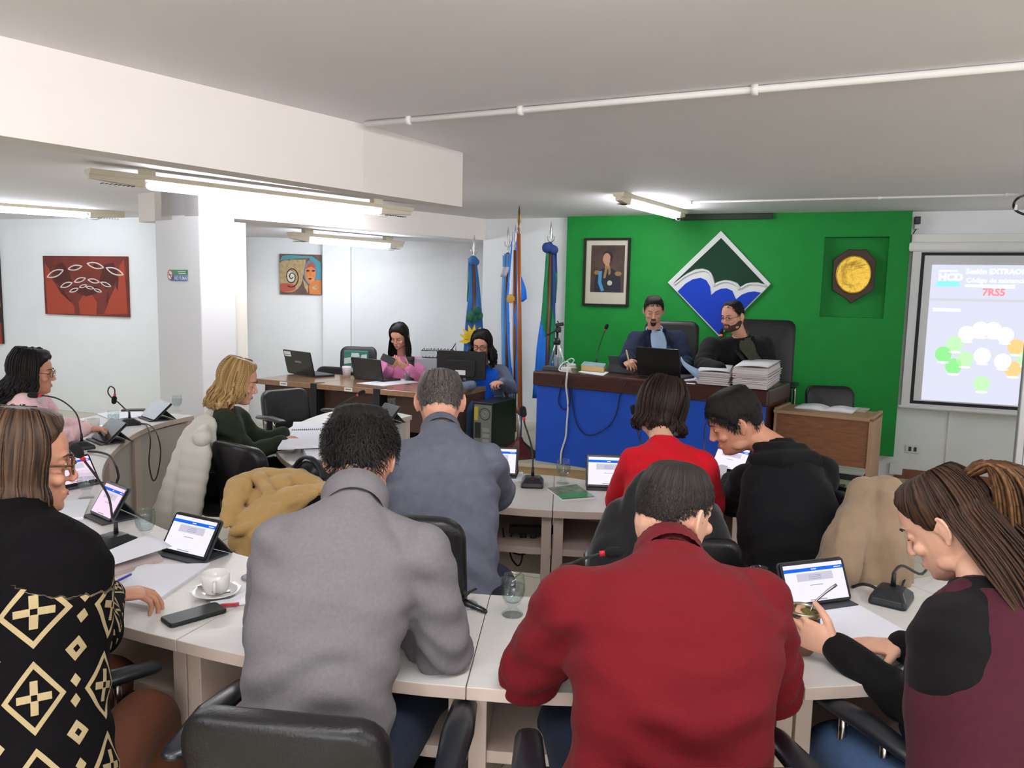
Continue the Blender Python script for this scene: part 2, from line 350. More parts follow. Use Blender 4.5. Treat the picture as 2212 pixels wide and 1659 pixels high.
# front beam, in two straight runs
def c0(x, y): q = PZ(x, y, ZC); return V(q[0], q[1], 0)
b0, b1, b2 = c0(0, 77), c0(785, 268), c0(1000, 330)
bz1 = PY(998, 447, b2[1])[2]; bz0 = PY(0, 294, b0[1])[2]; bzm = PY(785, 415, b1[1])[2]
bd1 = unit(b1-b0); bb = b0-bd1*3.2; nrm = V(-bd1[1], bd1[0], 0)*0.14
bmesh_ = MB()
def beamseg(p, q, zp, zq):
    o = len(bmesh_.v); vs = []
    for r, z in ((p, zp), (q, zq)): vs += [(*r[:2], z), (*r[:2], ZC), (*(r+nrm)[:2], ZC), (*(r+nrm)[:2], z)]
    bmesh_.add(vs, [(0, 1, 5, 4), (1, 2, 6, 5), (2, 3, 7, 6), (3, 0, 4, 7), (0, 3, 2, 1), (4, 5, 6, 7)])
bzz = bz0-(bzm-bz0)*3.2/np.linalg.norm((b1-b0)[:2]); beamseg(bb, b0, bzz, bz0); beamseg(b0, b1, bz0, bzm); beamseg(b1, b2, bzm, bz1); struct(put('trim_6', bmesh_, M_beam))
# dais under the president's desk
DZ = 0.22
q1 = PZ(1150, 1001, DZ); q2 = PZ(1335, 1013, DZ); dd = unit((q2-q1)*V(1, 1, 0)); dl = q1-dd*0.45; dr_ = V(*PZ(1700, 1040, DZ))
q3 = dl; q4 = q1+dd*4.0
bk = lambda p: p+V(GN[0], GN[1], 0)*-4
dm = MB(); plan = [tuple(dl[:2]), tuple((q1+dd*2.25)[:2]), tuple((BW(SG*.66))[:2]), tuple(BW(-0.85)[:2])]
dm.prism(plan, 0, DZ-0.03, 0); dais = struct(put('dais_platform', dm, mat('dais_riser_tile', (176, 150, 112), 0.5, var=0.08, vscale=12)))
nm = MB(); e = dd; on = V(e[1], -e[0], 0); nm.prism([tuple((V(*p_, 0)+on*0.015)[:2]) if i < 2 else p_ for i, p_ in enumerate(plan)], DZ-0.03, DZ); put('dais_top', nm, mat('dais_cream_tile', (206, 198, 172), 0.35, var=0.05, vscale=10), dais)
# brown skirting right of the green panel
sk = MB(); s0 = SG+0.02; p0 = BW(s0); p1 = BW(5.3); sk.box((p0+p1)/2+V(0, 0, .045)+GN*0.008, (np.linalg.norm(p1-p0), 0.016, 0.09), (GD, GN, V(0, 0, 1))); struct(put('baseboard_back', sk, mat('brown_skirting', (128, 78, 58), 0.5)))
onB = lambda x, y, off=0.0: PP(x, y, BW(0)+GN*off, GN)
# vertical cable trunking on the back wall under the screen
t0 = onB(2052, 900, .01); t1 = onB(2046, 1010, .01); tr = MB(); tr.box(((t0+t1)/2)*V(1, 1, 0)+V(0, 0, .62), (.035, .02, 1.1), (GD, GN, V(0, 0, 1))); tag(put('cable_trunking', tr, M_pipe, bevel=.003), 'narrow white vertical cable trunking on wall below the screen', 'trunking')

# ---------------------------------------------------------------- conduits
def pipe(label, a, b, r, clips, name='conduit_pipe'):
    t = thing(name, label, 'pipe', a); put('pipe', MB().tube([a, b], r, 8), M_pipe, t, True)
    for f in clips:
        c = lerp(a, b, f); d = unit(np.array(b)-a); put('clip', MB().tube([c-d*.012, c+d*.012], r*1.6, 8), M_pipe, t, True)
pipe('long white conduit across the ceiling starting at the beam', PZ(790, 268, ZC-.016), PZ(2260, 138, ZC-.016), .014, (.09, .3, .66))
pipe('thin white conduit on the ceiling beside the small tube light', PZ(1480, 437, ZC-.01), PZ(2200, 420, ZC-.01), .009, (.02, .62, .97))
# ---------------------------------------------------------------- tube lights
M_hous = mat('cream_lamp_housing', (226, 216, 194), 0.5)
def tubemat(name, col, s):
    m = mat(name, col, emit=s); return m
M_tc = tubemat('lit_tube_cool', (235, 243, 255), TUBE_COOL); M_tw = tubemat('lit_tube_warm', (250, 250, 255), TUBE_WARM)
def lamp(label, a, b, m, wdt=0.12, endf=0.13, cable=1, mount=0):
    a = V(*a); b = V(*b); d = unit(b-a); L = np.linalg.norm(b-a); s = np.cross(d, V(0, 0, 1)); zt = a[2]
    t = thing('tube_light', label, 'ceiling light', (a+b)/2)
    ax = (d, s, V(0, 0, 1)); mid = (a+b)/2
    mb = MB(); prof = [(-wdt/2, 0), (wdt/2, 0), (wdt*.36, -.035), (-wdt*.36, -.035)]
    mb.loft([[mid+d*x+s*p[0]+V(0, 0, p[1]) for p in prof] for x in (-L/2, L/2)]); put('housing', mb, M_hous, t, bevel=.004)
    for e in (-1, 1):
        eb = MB(); c = mid+d*e*(L/2-L*endf/2); k = L*endf/2
        pr = [(-.045, -.03), (.045, -.03), (.035, -.085), (-.035, -.085)]
        r0 = [[c+d*x+s*p[0]*f+V(0, 0, p[1]*(1 if g else .75)) for p in pr] for x, f, g in ((-k, 1 if e > 0 else .6, e > 0), (k, 1 if e < 0 else .6, e < 0))]
        eb.loft(r0); ec = put('end_box', eb, M_hous, t, bevel=.004)
        sl = MB()
        for q in range(8): sl.box(c+d*(-k*.5+q*k*.16)+V(0, 0, -.085)+s*0.0, (.008, .05, .004), ax)
        put('vent_slots', sl, mat('slot_shadow', (90, 82, 68), .9), ec)
    if mount:
        for q in (-.36, .36): put('mount_block', MB().box(mid+d*q*L+V(0, 0, mount/2), (.1, .06, mount), ax), M_hous, t)
    tb = MB(); tb.caps([mid-d*(L/2-L*endf-.05)+V(0, 0, -.068), mid+d*(L/2-L*endf-.05)+V(0, 0, -.068)], .027, 12); put('tube', tb, m, t, True)
    if cable:
        c = mid+d*(L/2-L*endf-.02); put('lamp_cable', MB().tube(spline([c+V(0, 0, -.06), c+d*.02+V(0, 0, -.1), c+d*.1+V(0, 0, -.1), c+d*.14+V(0, 0, -.07)]), .006, 6), M_white, t, True)
    return t
def onlamp(x0, y0, x1, y1, z): return PZ(x0, y0, z), PZ(x1, y1, z)
lamp('long lit tube light with cream ends behind the front beam', *onlamp(188, 364, 886, 450, 2.415), M_tw, mount=.045)
lamp('lit tube light cut by the frame edge above the eye painting', *onlamp(-420, 408, 268, 458, ZC), M_tc, cable=1)
lamp('short lit tube light on the alcove ceiling above the spiral painting', *onlamp(626, 501, 868, 522, 2.195), M_tc, .11, .14, mount=.045)
lamp('short lit tube light on the ceiling near the green wall', *onlamp(1335, 415, 1476, 455, ZC), M_tw, .11, .12)
# fittings further back, over and behind the photographer, some added only to brighten the room
lamp('tube light on the ceiling behind the photographer', V(-2.2, -1.3, ZC), V(-.6, .7, ZC), M_tw)
lamp('tube light far left on the ceiling of the side room', V(-6.2, 3.4, ZC), V(-4.6, 5.4, ZC), M_tc)  # added out of view to raise the light on the left

lamp('tube light overhead just above the photographer', V(-.6, .35, ZC), V(.75, 1.85, ZC), M_tw)
lamp('tube light overhead right of the maroon vest', V(1.9, .2, ZC), V(3.2, 1.75, ZC), M_tw)  # extra fitting out of view, lifts the light on the right side
lamp('tube light overhead left of the patterned sweater', V(-3.3, -.4, ZC), V(-2.0, 1.1, ZC), M_tw)  # fill lamp added outside the frame for more overall light

lamp('tube light on the right part of the ceiling beyond the white panel', V(4.4, 3.1, ZC), V(5.3, 4.5, ZC), M_tc)  # added outside the frame to brighten the right wall
# ================================================================ WALL PIECES
Z3 = V(0, 0, 1)
def cp(x0, y0, k, pts): return [(x0+a/k, y0+b/k) for a, b in pts]
# emblem: white diamond with green sky, white waves and blue sea
em = thing('wall_emblem', 'white diamond emblem with dark green top and blue waves on the green wall', 'emblem', onG(1555, 611))
c3 = lambda pts: [gcoord(onG(*q)) for q in cp(1140, 420, 3.7707, pts)]
def gslab(name, poly, t0, t1, m, parent, bevel=0): return put(name, MB().slab(poly, GPT, GD, Z3, GN, t0, t1), m, parent, bevel=bevel)
M_ew = mat('emblem_white', (226, 228, 228), .5)
gslab('diamond', c3([(1578, 298), (1982, 730), (1562, 1158), (1145, 718)]), 0, .035, M_ew, em, .004)
gslab('green_field', c3([(1580, 358), (1935, 733), (1880, 716), (1820, 718), (1765, 738), (1735, 752), (1712, 722), (1660, 702), (1610, 697), (1565, 708), (1530, 722), (1518, 672), (1485, 625), (1430, 604), (1370, 610), (1300, 645), (1245, 688), (1195, 722)]), .02, .042, mat('emblem_green', (8, 54, 34), .85), em)
gslab('blue_sea', c3([(1228, 790), (1290, 728), (1350, 692), (1415, 680), (1460, 700), (1490, 752), (1498, 822), (1535, 788), (1580, 768), (1625, 765), (1670, 785), (1700, 855), (1745, 818), (1800, 796), (1850, 790), (1902, 800), (1562, 1140)]), .02, .044, mat('emblem_blue', (6, 58, 184), .8), em)
wv = MB()
for pts in ([(1195, 735), (1300, 655), (1430, 618), (1490, 650), (1512, 730), (1520, 745)], [(1530, 735), (1580, 712), (1640, 712), (1700, 740), (1722, 775)], [(1735, 765), (1790, 732), (1860, 728), (1945, 745)]):
    q = [PP(*c, GPT+GN*.045, GN) for c in cp(1140, 420, 3.7707, pts)]; wv = MB().tube(spline(q, 5), .011, 8, flat=.6, up=GN); put('wave_ridge', wv, M_ew, em, True)
# framed portrait: a plain officer figure
po = thing('framed_portrait', 'black framed portrait of an officer with a light blue sash on the green wall', 'picture', onG(1311, 588))
fr = [gcoord(onG(*q)) for q in ((1261, 515), (1364, 513.5), (1358, 662), (1262, 661))]
s0, s1 = (fr[0][0]+fr[3][0])/2, (fr[1][0]+fr[2][0])/2; z1, z0 = (fr[0][1]+fr[1][1])/2, (fr[2][1]+fr[3][1])/2; bw = .025
mb = MB()
for a, b, c, d in ((s0, s1, z1-bw, z1), (s0, s1, z0, z0+bw), (s0, s0+bw, z0+bw, z1-bw), (s1-bw, s1, z0+bw, z1-bw)): mb.slab([(a, c), (b, c), (b, d), (a, d)], GPT, GD, Z3, GN, 0, .03)
put('frame', mb, mat('black_lacquer_frame', (26, 20, 17), .35), po)
gslab('mat_board', [(s0+bw, z0+bw), (s1-bw, z0+bw), (s1-bw, z1-bw), (s0+bw, z1-bw)], .004, .012, mat('cream_mat_board', (206, 200, 182), .8), po)
q = c3([(520, 415), (797, 415), (782, 800), (513, 795)]); pr = MB(); u0, u1, v0, v1 = (q[0][0]+q[3][0])/2, (q[1][0]+q[2][0])/2, (q[2][1]+q[3][1])/2, q[0][1]
X = lambda a, b: (u0+(u1-u0)*a, v0+(v1-v0)*b)
pc = [mat('portrait_brown', (88, 68, 60), .6, col2=(58, 46, 42), vscale=5), mat('portrait_coat', (34, 36, 48), .6), mat('portrait_skin', (188, 146, 118), .6), mat('portrait_hair', (40, 32, 30), .6), mat('portrait_gold', (150, 118, 70), .5), mat('portrait_sash', (70, 150, 200), .5), mat('portrait_medal', (196, 196, 170), .5)]
def pic(mb, poly, t, mi): mb.slab(poly, GPT, GD, Z3, GN, .011, t, mi)
pic(pr, [X(0, 0), X(1, 0), X(1, 1), X(0, 1)], .0125, 0)
pic(pr, [X(.12, .0), X(.92, .0), X(.9, .30), X(.82, .42), X(.62, .52), X(.40, .52), X(.2, .44), X(.13, .28)], .0130, 1)
e = lambda cx, cy, rx, ry, n=20: [X(cx+rx*math.cos(6.2832*i/n), cy+ry*math.sin(6.2832*i/n)) for i in range(n)]
pic(pr, e(.50, .76, .15, .13), .0132, 3); pic(pr, e(.47, .71, .115, .125), .0135, 2); pic(pr, [X(.42, .5), X(.56, .5), X(.55, .62), X(.44, .62)], .0134, 2); pic(pr, e(.60, .70, .03, .06), .0136, 3)
pic(pr, [X(.38, .30), X(.45, .30), X(.52, .56), X(.44, .56)], .0137, 4); pic(pr, [X(.54, .36), X(.60, .40), X(.58, .56), X(.52, .54)], .0137, 4)
pic(pr, e(.20, .42, .10, .045), .0138, 4); pic(pr, e(.82, .40, .10, .05), .0138, 4)
pic(pr, [X(.24, .44), X(.34, .46), X(.33, .22), X(.42, .04), X(.33, .02), X(.23, .2)], .0140, 5); pic(pr, e(.58, .20, .075, .055), .0140, 6)
put('picture', pr, pc, po)
# brass plaque on a wooden shield
pl_ = thing('wall_plaque', 'dark wooden shield plaque with an oval brass relief in the wall recess', 'plaque', onG(1842, 598))
c4 = lambda pts, off=0: [gcoord(onG(*q)) for q in cp(1640, 420, 3.4563, pts)]
gslab('shield', c4([(670, 405), (735, 412), (800, 405), (838, 450), (872, 490), (866, 600), (862, 690), (842, 722), (790, 752), (742, 778), (712, 795), (685, 818), (662, 792), (640, 772), (595, 748), (548, 714), (550, 600), (556, 488), (610, 445)]), -.092, -.045, mat('plaque_wood', (66, 40, 32), .5, var=.2, vscale=12), pl_, .006)
ctr = GPT*1.0; g_ = c4([(703, 597)])[0]; rx = (c4([(838, 597)])[0][0]-c4([(568, 597)])[0][0])/2; rz = (c4([(703, 450)])[0][1]-c4([(703, 745)])[0][1])/2
C_ = GPT+GD*g_[0]+Z3*0; C_[2] = g_[1]; mb = MB(); rings = []
for f, t in ((1, -.046), (1, -.036), (.96, -.030), (.88, -.032), (.6, -.026), (.3, -.024), (.02, -.023)): rings.append([C_+GD*rx*f*math.cos(a)+Z3*rz*f*math.sin(a)+GN*t for a in np.linspace(0, 6.2832, 40, endpoint=False)])
mb.loft(rings); put('brass_relief', mb, mat('polished_brass', (196, 160, 62), .33, metal=.85, bump=.9, bscale=26), pl_, True)
# dark strip under the ceiling
o1 = onG(1456, 470.5); o2 = onG(1670, 467.5); mb = MB(); L_ = np.linalg.norm((o2-o1)[:2]); mb.box((o1+o2)/2+GN*.02, (L_, .04, .055), (GD, GN, Z3)); tag(put('wall_vent', mb, mat('dark_vent_metal', (36, 48, 36), .6), bevel=.004), 'long dark narrow vent strip at the top of the green wall', 'vent')
# paintings on the white walls
LN = V(LWd[1], -LWd[0], 0)
def onL(x, y, off=.0): return PP(x, y, LW0+LN*off, LN)
def canvas(label, P4, d, n, m_side, th=.035):
    t = thing('painting', label, 'painting', sum(P4)/4); ctr = sum(P4)/4
    w_ = (np.dot(P4[1]-P4[0], d)+np.dot(P4[2]-P4[3], d))/2; h_ = ((P4[0]-P4[3])[2]+(P4[1]-P4[2])[2])/2
    o = ctr-d*w_/2-Z3*h_/2; put('canvas', MB().slab([(0, 0), (w_, 0), (w_, h_), (0, h_)], o, d, Z3, n, 0, th), m_side, t, bevel=.003); return t, o, w_, h_
# 1: eyes on red brown
P4 = [onL(97, 551), onL(279, 556), onL(281, 679), onL(103, 684)]
t, o, w_, h_ = canvas('red brown painting of outlined white eyes on the left white wall', P4, LWd, LN, mat('red_brown_canvas', (124, 46, 34), .6, col2=(88, 38, 32), vscale=4))
mb = MB(); cA = lambda x, y: (min(.997, max(.003, (x-385)/725))*w_, min(.997, max(.003, 1-(y-675)/525))*h_); rnd = random.Random(3); mats = [mat('eye_line_white', (222, 214, 206), .6), mat('painting_dark_red', (74, 26, 22), .6), mat('painting_orange_red', (158, 62, 40), .6)]
def pslab(mb, poly, t0, mi, o=None, d=None, n=None): mb.slab(poly, o, d, Z3, n, t0, t0+.0015, mi)
for pts in ([(410, 1195), (400, 740), (440, 790), (470, 900), (520, 960), (600, 1040), (650, 1120), (655, 1190)], [(1105, 1170), (1090, 700), (1050, 760), (1040, 860), (1000, 960), (950, 1060), (930, 1130), (900, 1185)], [(700, 1190), (690, 1080), (740, 1010), (800, 1000), (850, 1080), (840, 1190)]): pslab(mb, [cA(*q) for q in pts], .035, 2, o, LWd, LN)
for pts in ([(480, 880), (500, 760), (560, 735), (610, 800), (640, 900), (560, 980)], [(880, 880), (920, 750), (1000, 730), (1030, 830), (1000, 930), (930, 960)], [(640, 940), (870, 940), (850, 1000), (760, 1030), (680, 1000)], [(500, 940), (560, 990), (630, 1085), (615, 1080), (540, 1010)], [(940, 1100), (955, 1000), (940, 990), (930, 1060)], [(1030, 970), (1040, 860), (1020, 850), (1015, 940)]): pslab(mb, [cA(*q) for q in pts], .0365, 1, o, LWd, LN)
for cx, cy, L, a in ((495, 833, 80, 24), (672, 778, 62, 12), (850, 757, 72, -14), (1012, 805, 76, -22), (590, 932, 56, 22), (710, 886, 52, 20), (830, 892, 50, -12), (932, 920, 46, -22), (655, 977, 42, 22), (735, 940, 34, 18), (795, 952, 34, -10), (862, 975, 34, -20)):
    for s in (-1, 1):
        pts = []
        for k in range(9):
            f = -1+k/4; px = f*L; py = s*(1-f*f)*L*.33; ca, sa = math.cos(math.radians(a)), math.sin(math.radians(a)); pts.append((cx+px*ca+py*sa, cy-(px*sa-py*ca)))
        mb.tube([o+LWd*cA(*q)[0]+Z3*cA(*q)[1]+LN*.038 for q in pts], .0075*(L/60)**.4, 5, mi=0)
    pslab(mb, [(cA(cx, cy)[0]+L/725*w_*.26*math.cos(b), cA(cx, cy)[1]+L/525*h_*.2*math.sin(b)) for b in np.linspace(0, 6.283, 12, endpoint=False)], .0375, 1, o, LWd, LN)
put('painted_figures', mb, mats, t)
# 2: sliver of a painting at the frame edge
P4 = [onL(-60, 513), onL(2, 516), onL(7, 740), onL(-58, 741)]; t, o, w_, h_ = canvas('dark painting with orange lines cut by the left frame edge', P4, LWd, LN, mat('dark_canvas', (44, 32, 26), .6)); mb = MB()
mb.slab([(w_*.55, 0), (w_, 0), (w_, h_*.18), (w_*.9, h_*.26), (w_*.7, h_*.2)], o, LWd, Z3, LN, .035, .037, 0); mb.slab([(w_*.82, h_*.2), (w_, h_*.36), (w_, h_*.5), (w_*.9, h_*.46)], o, LWd, Z3, LN, .035, .038, 1); put('painted_shapes', mb, [mat('painting_red', (150, 50, 36), .6), mat('painting_orange', (220, 130, 60), .6)], t)
# 3: shell and face
P4 = [onA(604, 549, .0), onA(695, 550, .0), onA(695, 638, .0), onA(607, 634, .0)]
t, o, w_, h_ = canvas('square colourful painting of a spiral shell and a hooded face', P4, AWd, AWn, mat('painting_ground', (120, 92, 74), .6, col2=(86, 60, 64), vscale=9)); mb = MB()
cB = lambda x, y: (min(.995, max(.005, (x-1077)/478))*w_, min(.995, max(.005, 1-(y-680)/468))*h_); ps = lambda pts, tt, mi: mb.slab([cB(*q) for q in pts], o, AWd, Z3, AWn, .035, .035+tt, mi)
mats = [mat('paint_teal', (78, 150, 158), .6), mat('paint_tan', (176, 152, 112), .6, var=.2, vscale=30), mat('paint_rose', (176, 84, 70), .6), mat('paint_face', (214, 136, 78), .6, var=.15, vscale=20), mat('paint_dark_maroon', (62, 24, 32), .6), mat('paint_orange', (206, 120, 60), .6), mat('paint_light', (214, 214, 200), .6), mat('paint_hood_blue', (92, 128, 168), .6)]
ps([(1080, 760), (1110, 705), (1200, 690), (1330, 700), (1450, 700), (1555, 770), (1555, 960), (1500, 1010), (1420, 720), (1200, 740)], .001, 0); ps([(1200, 745), (1380, 740), (1360, 900), (1340, 940), (1240, 850)], .0015, 1)
ps([(1170+172*math.cos(a), 940+188*math.sin(a)) for a in np.linspace(0, 6.283, 28, endpoint=False)], .002, 1); ps([(1150+110*math.cos(a), 1070+50*math.sin(a)) for a in np.linspace(0, 6.283, 20, endpoint=False)], .0024, 2)
ps([(1205+50*math.cos(a), 940+62*math.sin(a)) for a in np.linspace(0, 6.283, 20, endpoint=False)], .0024, 6)
mb.tube([o+AWd*cB(*q)[0]+Z3*cB(*q)[1]+AWn*.038 for q in [(1215+(8+k*2.9)*math.cos(k*.42)*.8, 945+(8+k*3.3)*math.sin(k*.42)) for k in range(36)]], .006, 5, mi=4)
ps([(1432+78*math.cos(a), 890+142*math.sin(a)) for a in np.linspace(0, 6.283, 26, endpoint=False)], .0022, 7); ps([(1430+62*math.cos(a), 895+122*math.sin(a)) for a in np.linspace(0, 6.283, 26, endpoint=False)], .0028, 3); ps([(1372, 850), (1400, 790), (1450, 765), (1490, 820), (1486, 850), (1440, 820)], .0032, 2)
for x0 in (1380, 1445): ps([(x0, 868), (x0+18, 856), (x0+40, 862), (x0+38, 876), (x0+8, 880)], .0036, 4)
ps([(1420, 870), (1436, 870), (1444, 925), (1412, 925)], .0034, 5); ps([(1398, 962), (1428, 952), (1452, 962), (1428, 976)], .0036, 4)
ps([(1410, 1050), (1450, 990), (1555, 970), (1557, 1145), (1420, 1140)], .0030, 5); ps([(1440, 1060), (1500, 1030), (1530, 1060), (1500, 1080), (1470, 1100)], .0036, 1); ps([(1340, 960), (1400, 1040), (1400, 1130), (1360, 1060)], .0026, 1)
put('painted_figures', mb, mats, t)
# 4: tall painting behind the pillar edge
P4 = [onA(502, 536.5, .0), onA(532, 537, .0), onA(535, 711, .0), onA(505, 711.5, .0)]
t, o, w_, h_ = canvas('tall red painting of an orange face with green hair beside the pillar', P4, AWd, AWn, mat('painting_brick_red', (134, 48, 44), .6)); mb = MB(); ps = lambda pts, tt, mi: mb.slab([(w_*a, h_*b) for a, b in pts], o, AWd, Z3, AWn, .035, .035+tt, mi)
ps([(.1, .5), (.2, .56), (.6, .57), (1, .55), (1, .46), (.1, .44)], .001, 0); ps([(.1, .46), (.4, .49), (.85, .48), (1, .42), (.98, .16), (.75, .08), (.4, .08), (.12, .2)], .002, 1); ps([(.55, .38), (.75, .41), (.95, .38), (.95, .36), (.75, .38)], .003, 0); ps([(.62, .34), (.8, .36), (.98, .33), (.8, .32)], .003, 2); ps([(.35, .17), (.55, .19), (.8, .17), (.6, .14)], .003, 3)
put('painted_face', mb, [mat('paint_lime', (150, 186, 50), .6), mat('paint_bright_orange', (226, 116, 50), .6), mat('paint_cream', (240, 230, 180), .6), mat('paint_yellow', (226, 190, 50), .6)], t)
# no smoking sign on the pillar
pn = nb/np.linalg.norm(nb); pd = unit(np.cross(Z3, pn)); pd = pd if pd[0] > 0 else -pd
SP = lambda x, y: PP(x, y, PC_+pn*.004, pn)
so = SP(362, 607); t = thing('wall_sign', 'small green and blue NO FUMAR sign on the pillar', 'sign', so); g2 = lambda x, y: (float(np.dot(SP(x, y)-so, pd)), float((SP(x, y)-so)[2])); mb = MB()
for pts, mi in (([(369, 583), (405, 583), (405, 594), (376, 594)], 0), ([(377, 596), (405, 596), (405, 606.5), (370, 606.5)], 1)): mb.slab([g2(*q) for q in pts], so, pd, Z3, pn, -.002, .004, mi)
c_ = g2(368.5, 594); rr = .045; mb.slab([(c_[0]+rr*math.cos(a), c_[1]+rr*math.sin(a)) for a in np.linspace(0, 6.283, 24, endpoint=False)], so, pd, Z3, pn, -.002, .005, 3); mb.slab([(c_[0]+rr*.78*math.cos(a), c_[1]+rr*.78*math.sin(a)) for a in np.linspace(0, 6.283, 24, endpoint=False)], so, pd, Z3, pn, .004, .0056, 2); mb.slab([(c_[0]-.028, c_[1]+.022), (c_[0]-.022, c_[1]+.028), (c_[0]+.028, c_[1]-.022), (c_[0]+.022, c_[1]-.028)], so, pd, Z3, pn, .004, .0064, 3); mb.slab([(c_[0]-.024, c_[1]-.004), (c_[0]+.024, c_[1]-.004), (c_[0]+.024, c_[1]+.004), (c_[0]-.024, c_[1]+.004)], so, pd, Z3, pn, .004, .006, 4)
tp = g2(378, 604.5); addtext(mb, 'NO FUMAR', .043, so+pd*tp[0]+Z3*tp[1], pd, Z3, pn, .0046, 2, bold=.0006)
for yy, x0, x1 in ((587, 385, 402), (591, 387, 402)): mb.slab([g2(x0, yy+.8), g2(x1, yy+.8), g2(x1, yy-.8), g2(x0, yy-.8)], so, pd, Z3, pn, .0038, .0046, 2)
put('sign_plate', mb, [mat('sign_green', (48, 132, 92), .5), mat('sign_blue', (58, 96, 176), .5), M_white, mat('sign_red', (172, 70, 76), .5), M_dark], t)
# ---------------------------------------------------------------- projection screen
scr = thing('projection_screen', 'white pull-down projection screen with black border showing a seating chart', 'screen', onB(2080, 700, .08))
OF = .09; bs = lambda x, y: (float(np.dot(onB(x, y, OF)-BW(0), GD)), float(onB(x, y, OF)[2]))
SO = BW(0)+GN*0
def bslab(mb, poly, t0, t1, mi=0): return mb.slab(poly, SO, GD, Z3, GN, t0, t1, mi)
k0 = bs(1990, 545); k1 = bs(1966, 871); sl = (k0[0]+k1[0])/2; zt, zbm = k0[1], k1[1]; sr = sl+1.5
bslab_m = MB(); bslab(bslab_m, [(sl-.07, zbm-.03), (sr+.1, zbm-.03), (sr+.1, zt+.02), (sl-.07, zt+.02)], OF-.006, OF-.003); put('fabric', bslab_m, mat('screen_fabric', (226, 226, 226), .8), scr)
mb = MB(); b_ = .028
for a, b, c, d in ((sl, sr, zt-b_, zt), (sl, sr, zbm, zbm+b_), (sl, sl+b_, zbm+b_, zt-b_), (sr-b_, sr, zbm+b_, zt-b_)): bslab(mb, [(a, c), (b, c), (b, d), (a, d)], OF-.003, OF-.001)
put('black_border', mb, mat('screen_black_border', (22, 20, 30), .6), scr)
put('bottom_bar', MB().tube([SO+GD*(sl-.09)+Z3*(zbm-.035)+GN*OF, SO+GD*(sr+.12)+Z3*(zbm-.035)+GN*OF], .016, 10), M_white, scr, True)
hz = bs(2080, 533)[1]; put('housing', MB().box(SO+GD*((sl+sr)/2)+Z3*hz+GN*(OF-.03), (sr-sl+.22, .1, .085), (GD, GN, Z3)), M_white, scr, bevel=.02)
EM = lambda n, c, s=1.0: mat(n, c, .9, emit=s)
def emat(n, c, s=1.0):
    m = mat(n, c, .9, emit=s); m.node_tree.nodes['Principled BSDF'].inputs['Base Color'].default_value = (0, 0, 0, 1); m.node_tree.nodes['Principled BSDF'].inputs['Specular IOR Level'].default_value = .1; return m
im = MB(); i0 = bs(2013, 572); i1 = bs(1990, 868); il = (i0[0]+i1[0])/2
bslab(im, [(il, zbm+.04), (sr-.05, zbm+.04), (sr-.05, i0[1]), (il, i0[1])], OF-.002, OF, 0)
yd = bs(2080, 648)[1]; bslab(im, [(il, yd-.012), (sr-.05, yd-.012), (sr-.05, yd+.012), (il, yd+.012)], OF-.001, OF+.0006, 1)
cr = lambda x, y: bs(1960+x/8.778, 540+y/8.778)
def ipoly(pts, mi, t=.0012): bslab(im, pts, OF-.001, OF+t, mi)
p_ = [cr(575, 590), cr(970, 592), cr(1010, 690), cr(515, 690)]; ipoly(p_, 3)
a_ = cr(585, 575); b2_ = cr(960, 575); addtext(im, 'HCD', .088, SO+GD*a_[0]+Z3*a_[1], GD, Z3, GN, OF+.002, 2, bold=.004)
a_ = cr(590, 410); ipoly([a_, cr(960, 412), cr(955, 385), cr(600, 383)], 2)
a_ = cr(1110, 450); addtext(im, 'Sesión EXTRAORDINARIA Deliberativa', .062, SO+GD*a_[0]+Z3*a_[1], GD, Z3, GN, OF+.002, 2, bold=.0025)
a_ = cr(1110, 612); addtext(im, 'Código de asistencia', .055, SO+GD*a_[0]+Z3*a_[1], GD, Z3, GN, OF+.002, 2, bold=.001)
ipoly([cr(1095, 700), cr(2040, 735), cr(2040, 662), cr(1095, 655)], 2)
a_ = cr(1415, 860); addtext(im, '7RS5', .085, SO+GD*a_[0]+Z3*a_[1], GD, Z3, GN, OF+.002, 4, bold=.003)
ipoly([cr(490, 1160), cr(1010, 1172), cr(1010, 1118), cr(490, 1100)], 2)
c4b = lambda x, y: bs(1640+x/3.4563, 420+y/3.4563)
for x, y, k in ((1652, 1010, 5), (1745, 1012, 5), (1550, 1040, 5), (1837, 1052, 5), (1460, 1117, 6), (1918, 1140, 8), (1374, 1193, 7), (1535, 1230, 6), (1665, 1205, 5), (1818, 1247, 5), (1450, 1282, 7), (1893, 1305, 8), (1660, 1415, 6), (1990, 1225, 6), (2060, 1130, 5), (2090, 1215, 6)):
    c_ = c4b(x, y); ipoly([(c_[0]+.066*math.cos(a), c_[1]+.070*math.sin(a)) for a in np.linspace(0, 6.283, 28, endpoint=False)], k); d_ = c4b(x-2, y+60); ipoly([(d_[0]+.046*math.cos(a), d_[1]+.010*math.sin(a)) for a in np.linspace(0, 6.283, 16, endpoint=False)], 2, .0014)
put('projected_image', im, [emat('image_lavender', (203, 206, 222), 1.0), emat('image_band', (196, 198, 206)), emat('image_white', (250, 252, 255), 1.2), emat('image_cyan', (140, 226, 250), 1.0), emat('image_pink', (246, 140, 150)), emat('image_pale_mint', (236, 252, 244), 1.1), emat('image_light_green', (186, 236, 176)), emat('image_green', (142, 222, 140)), emat('image_orange', (250, 196, 132))], scr)
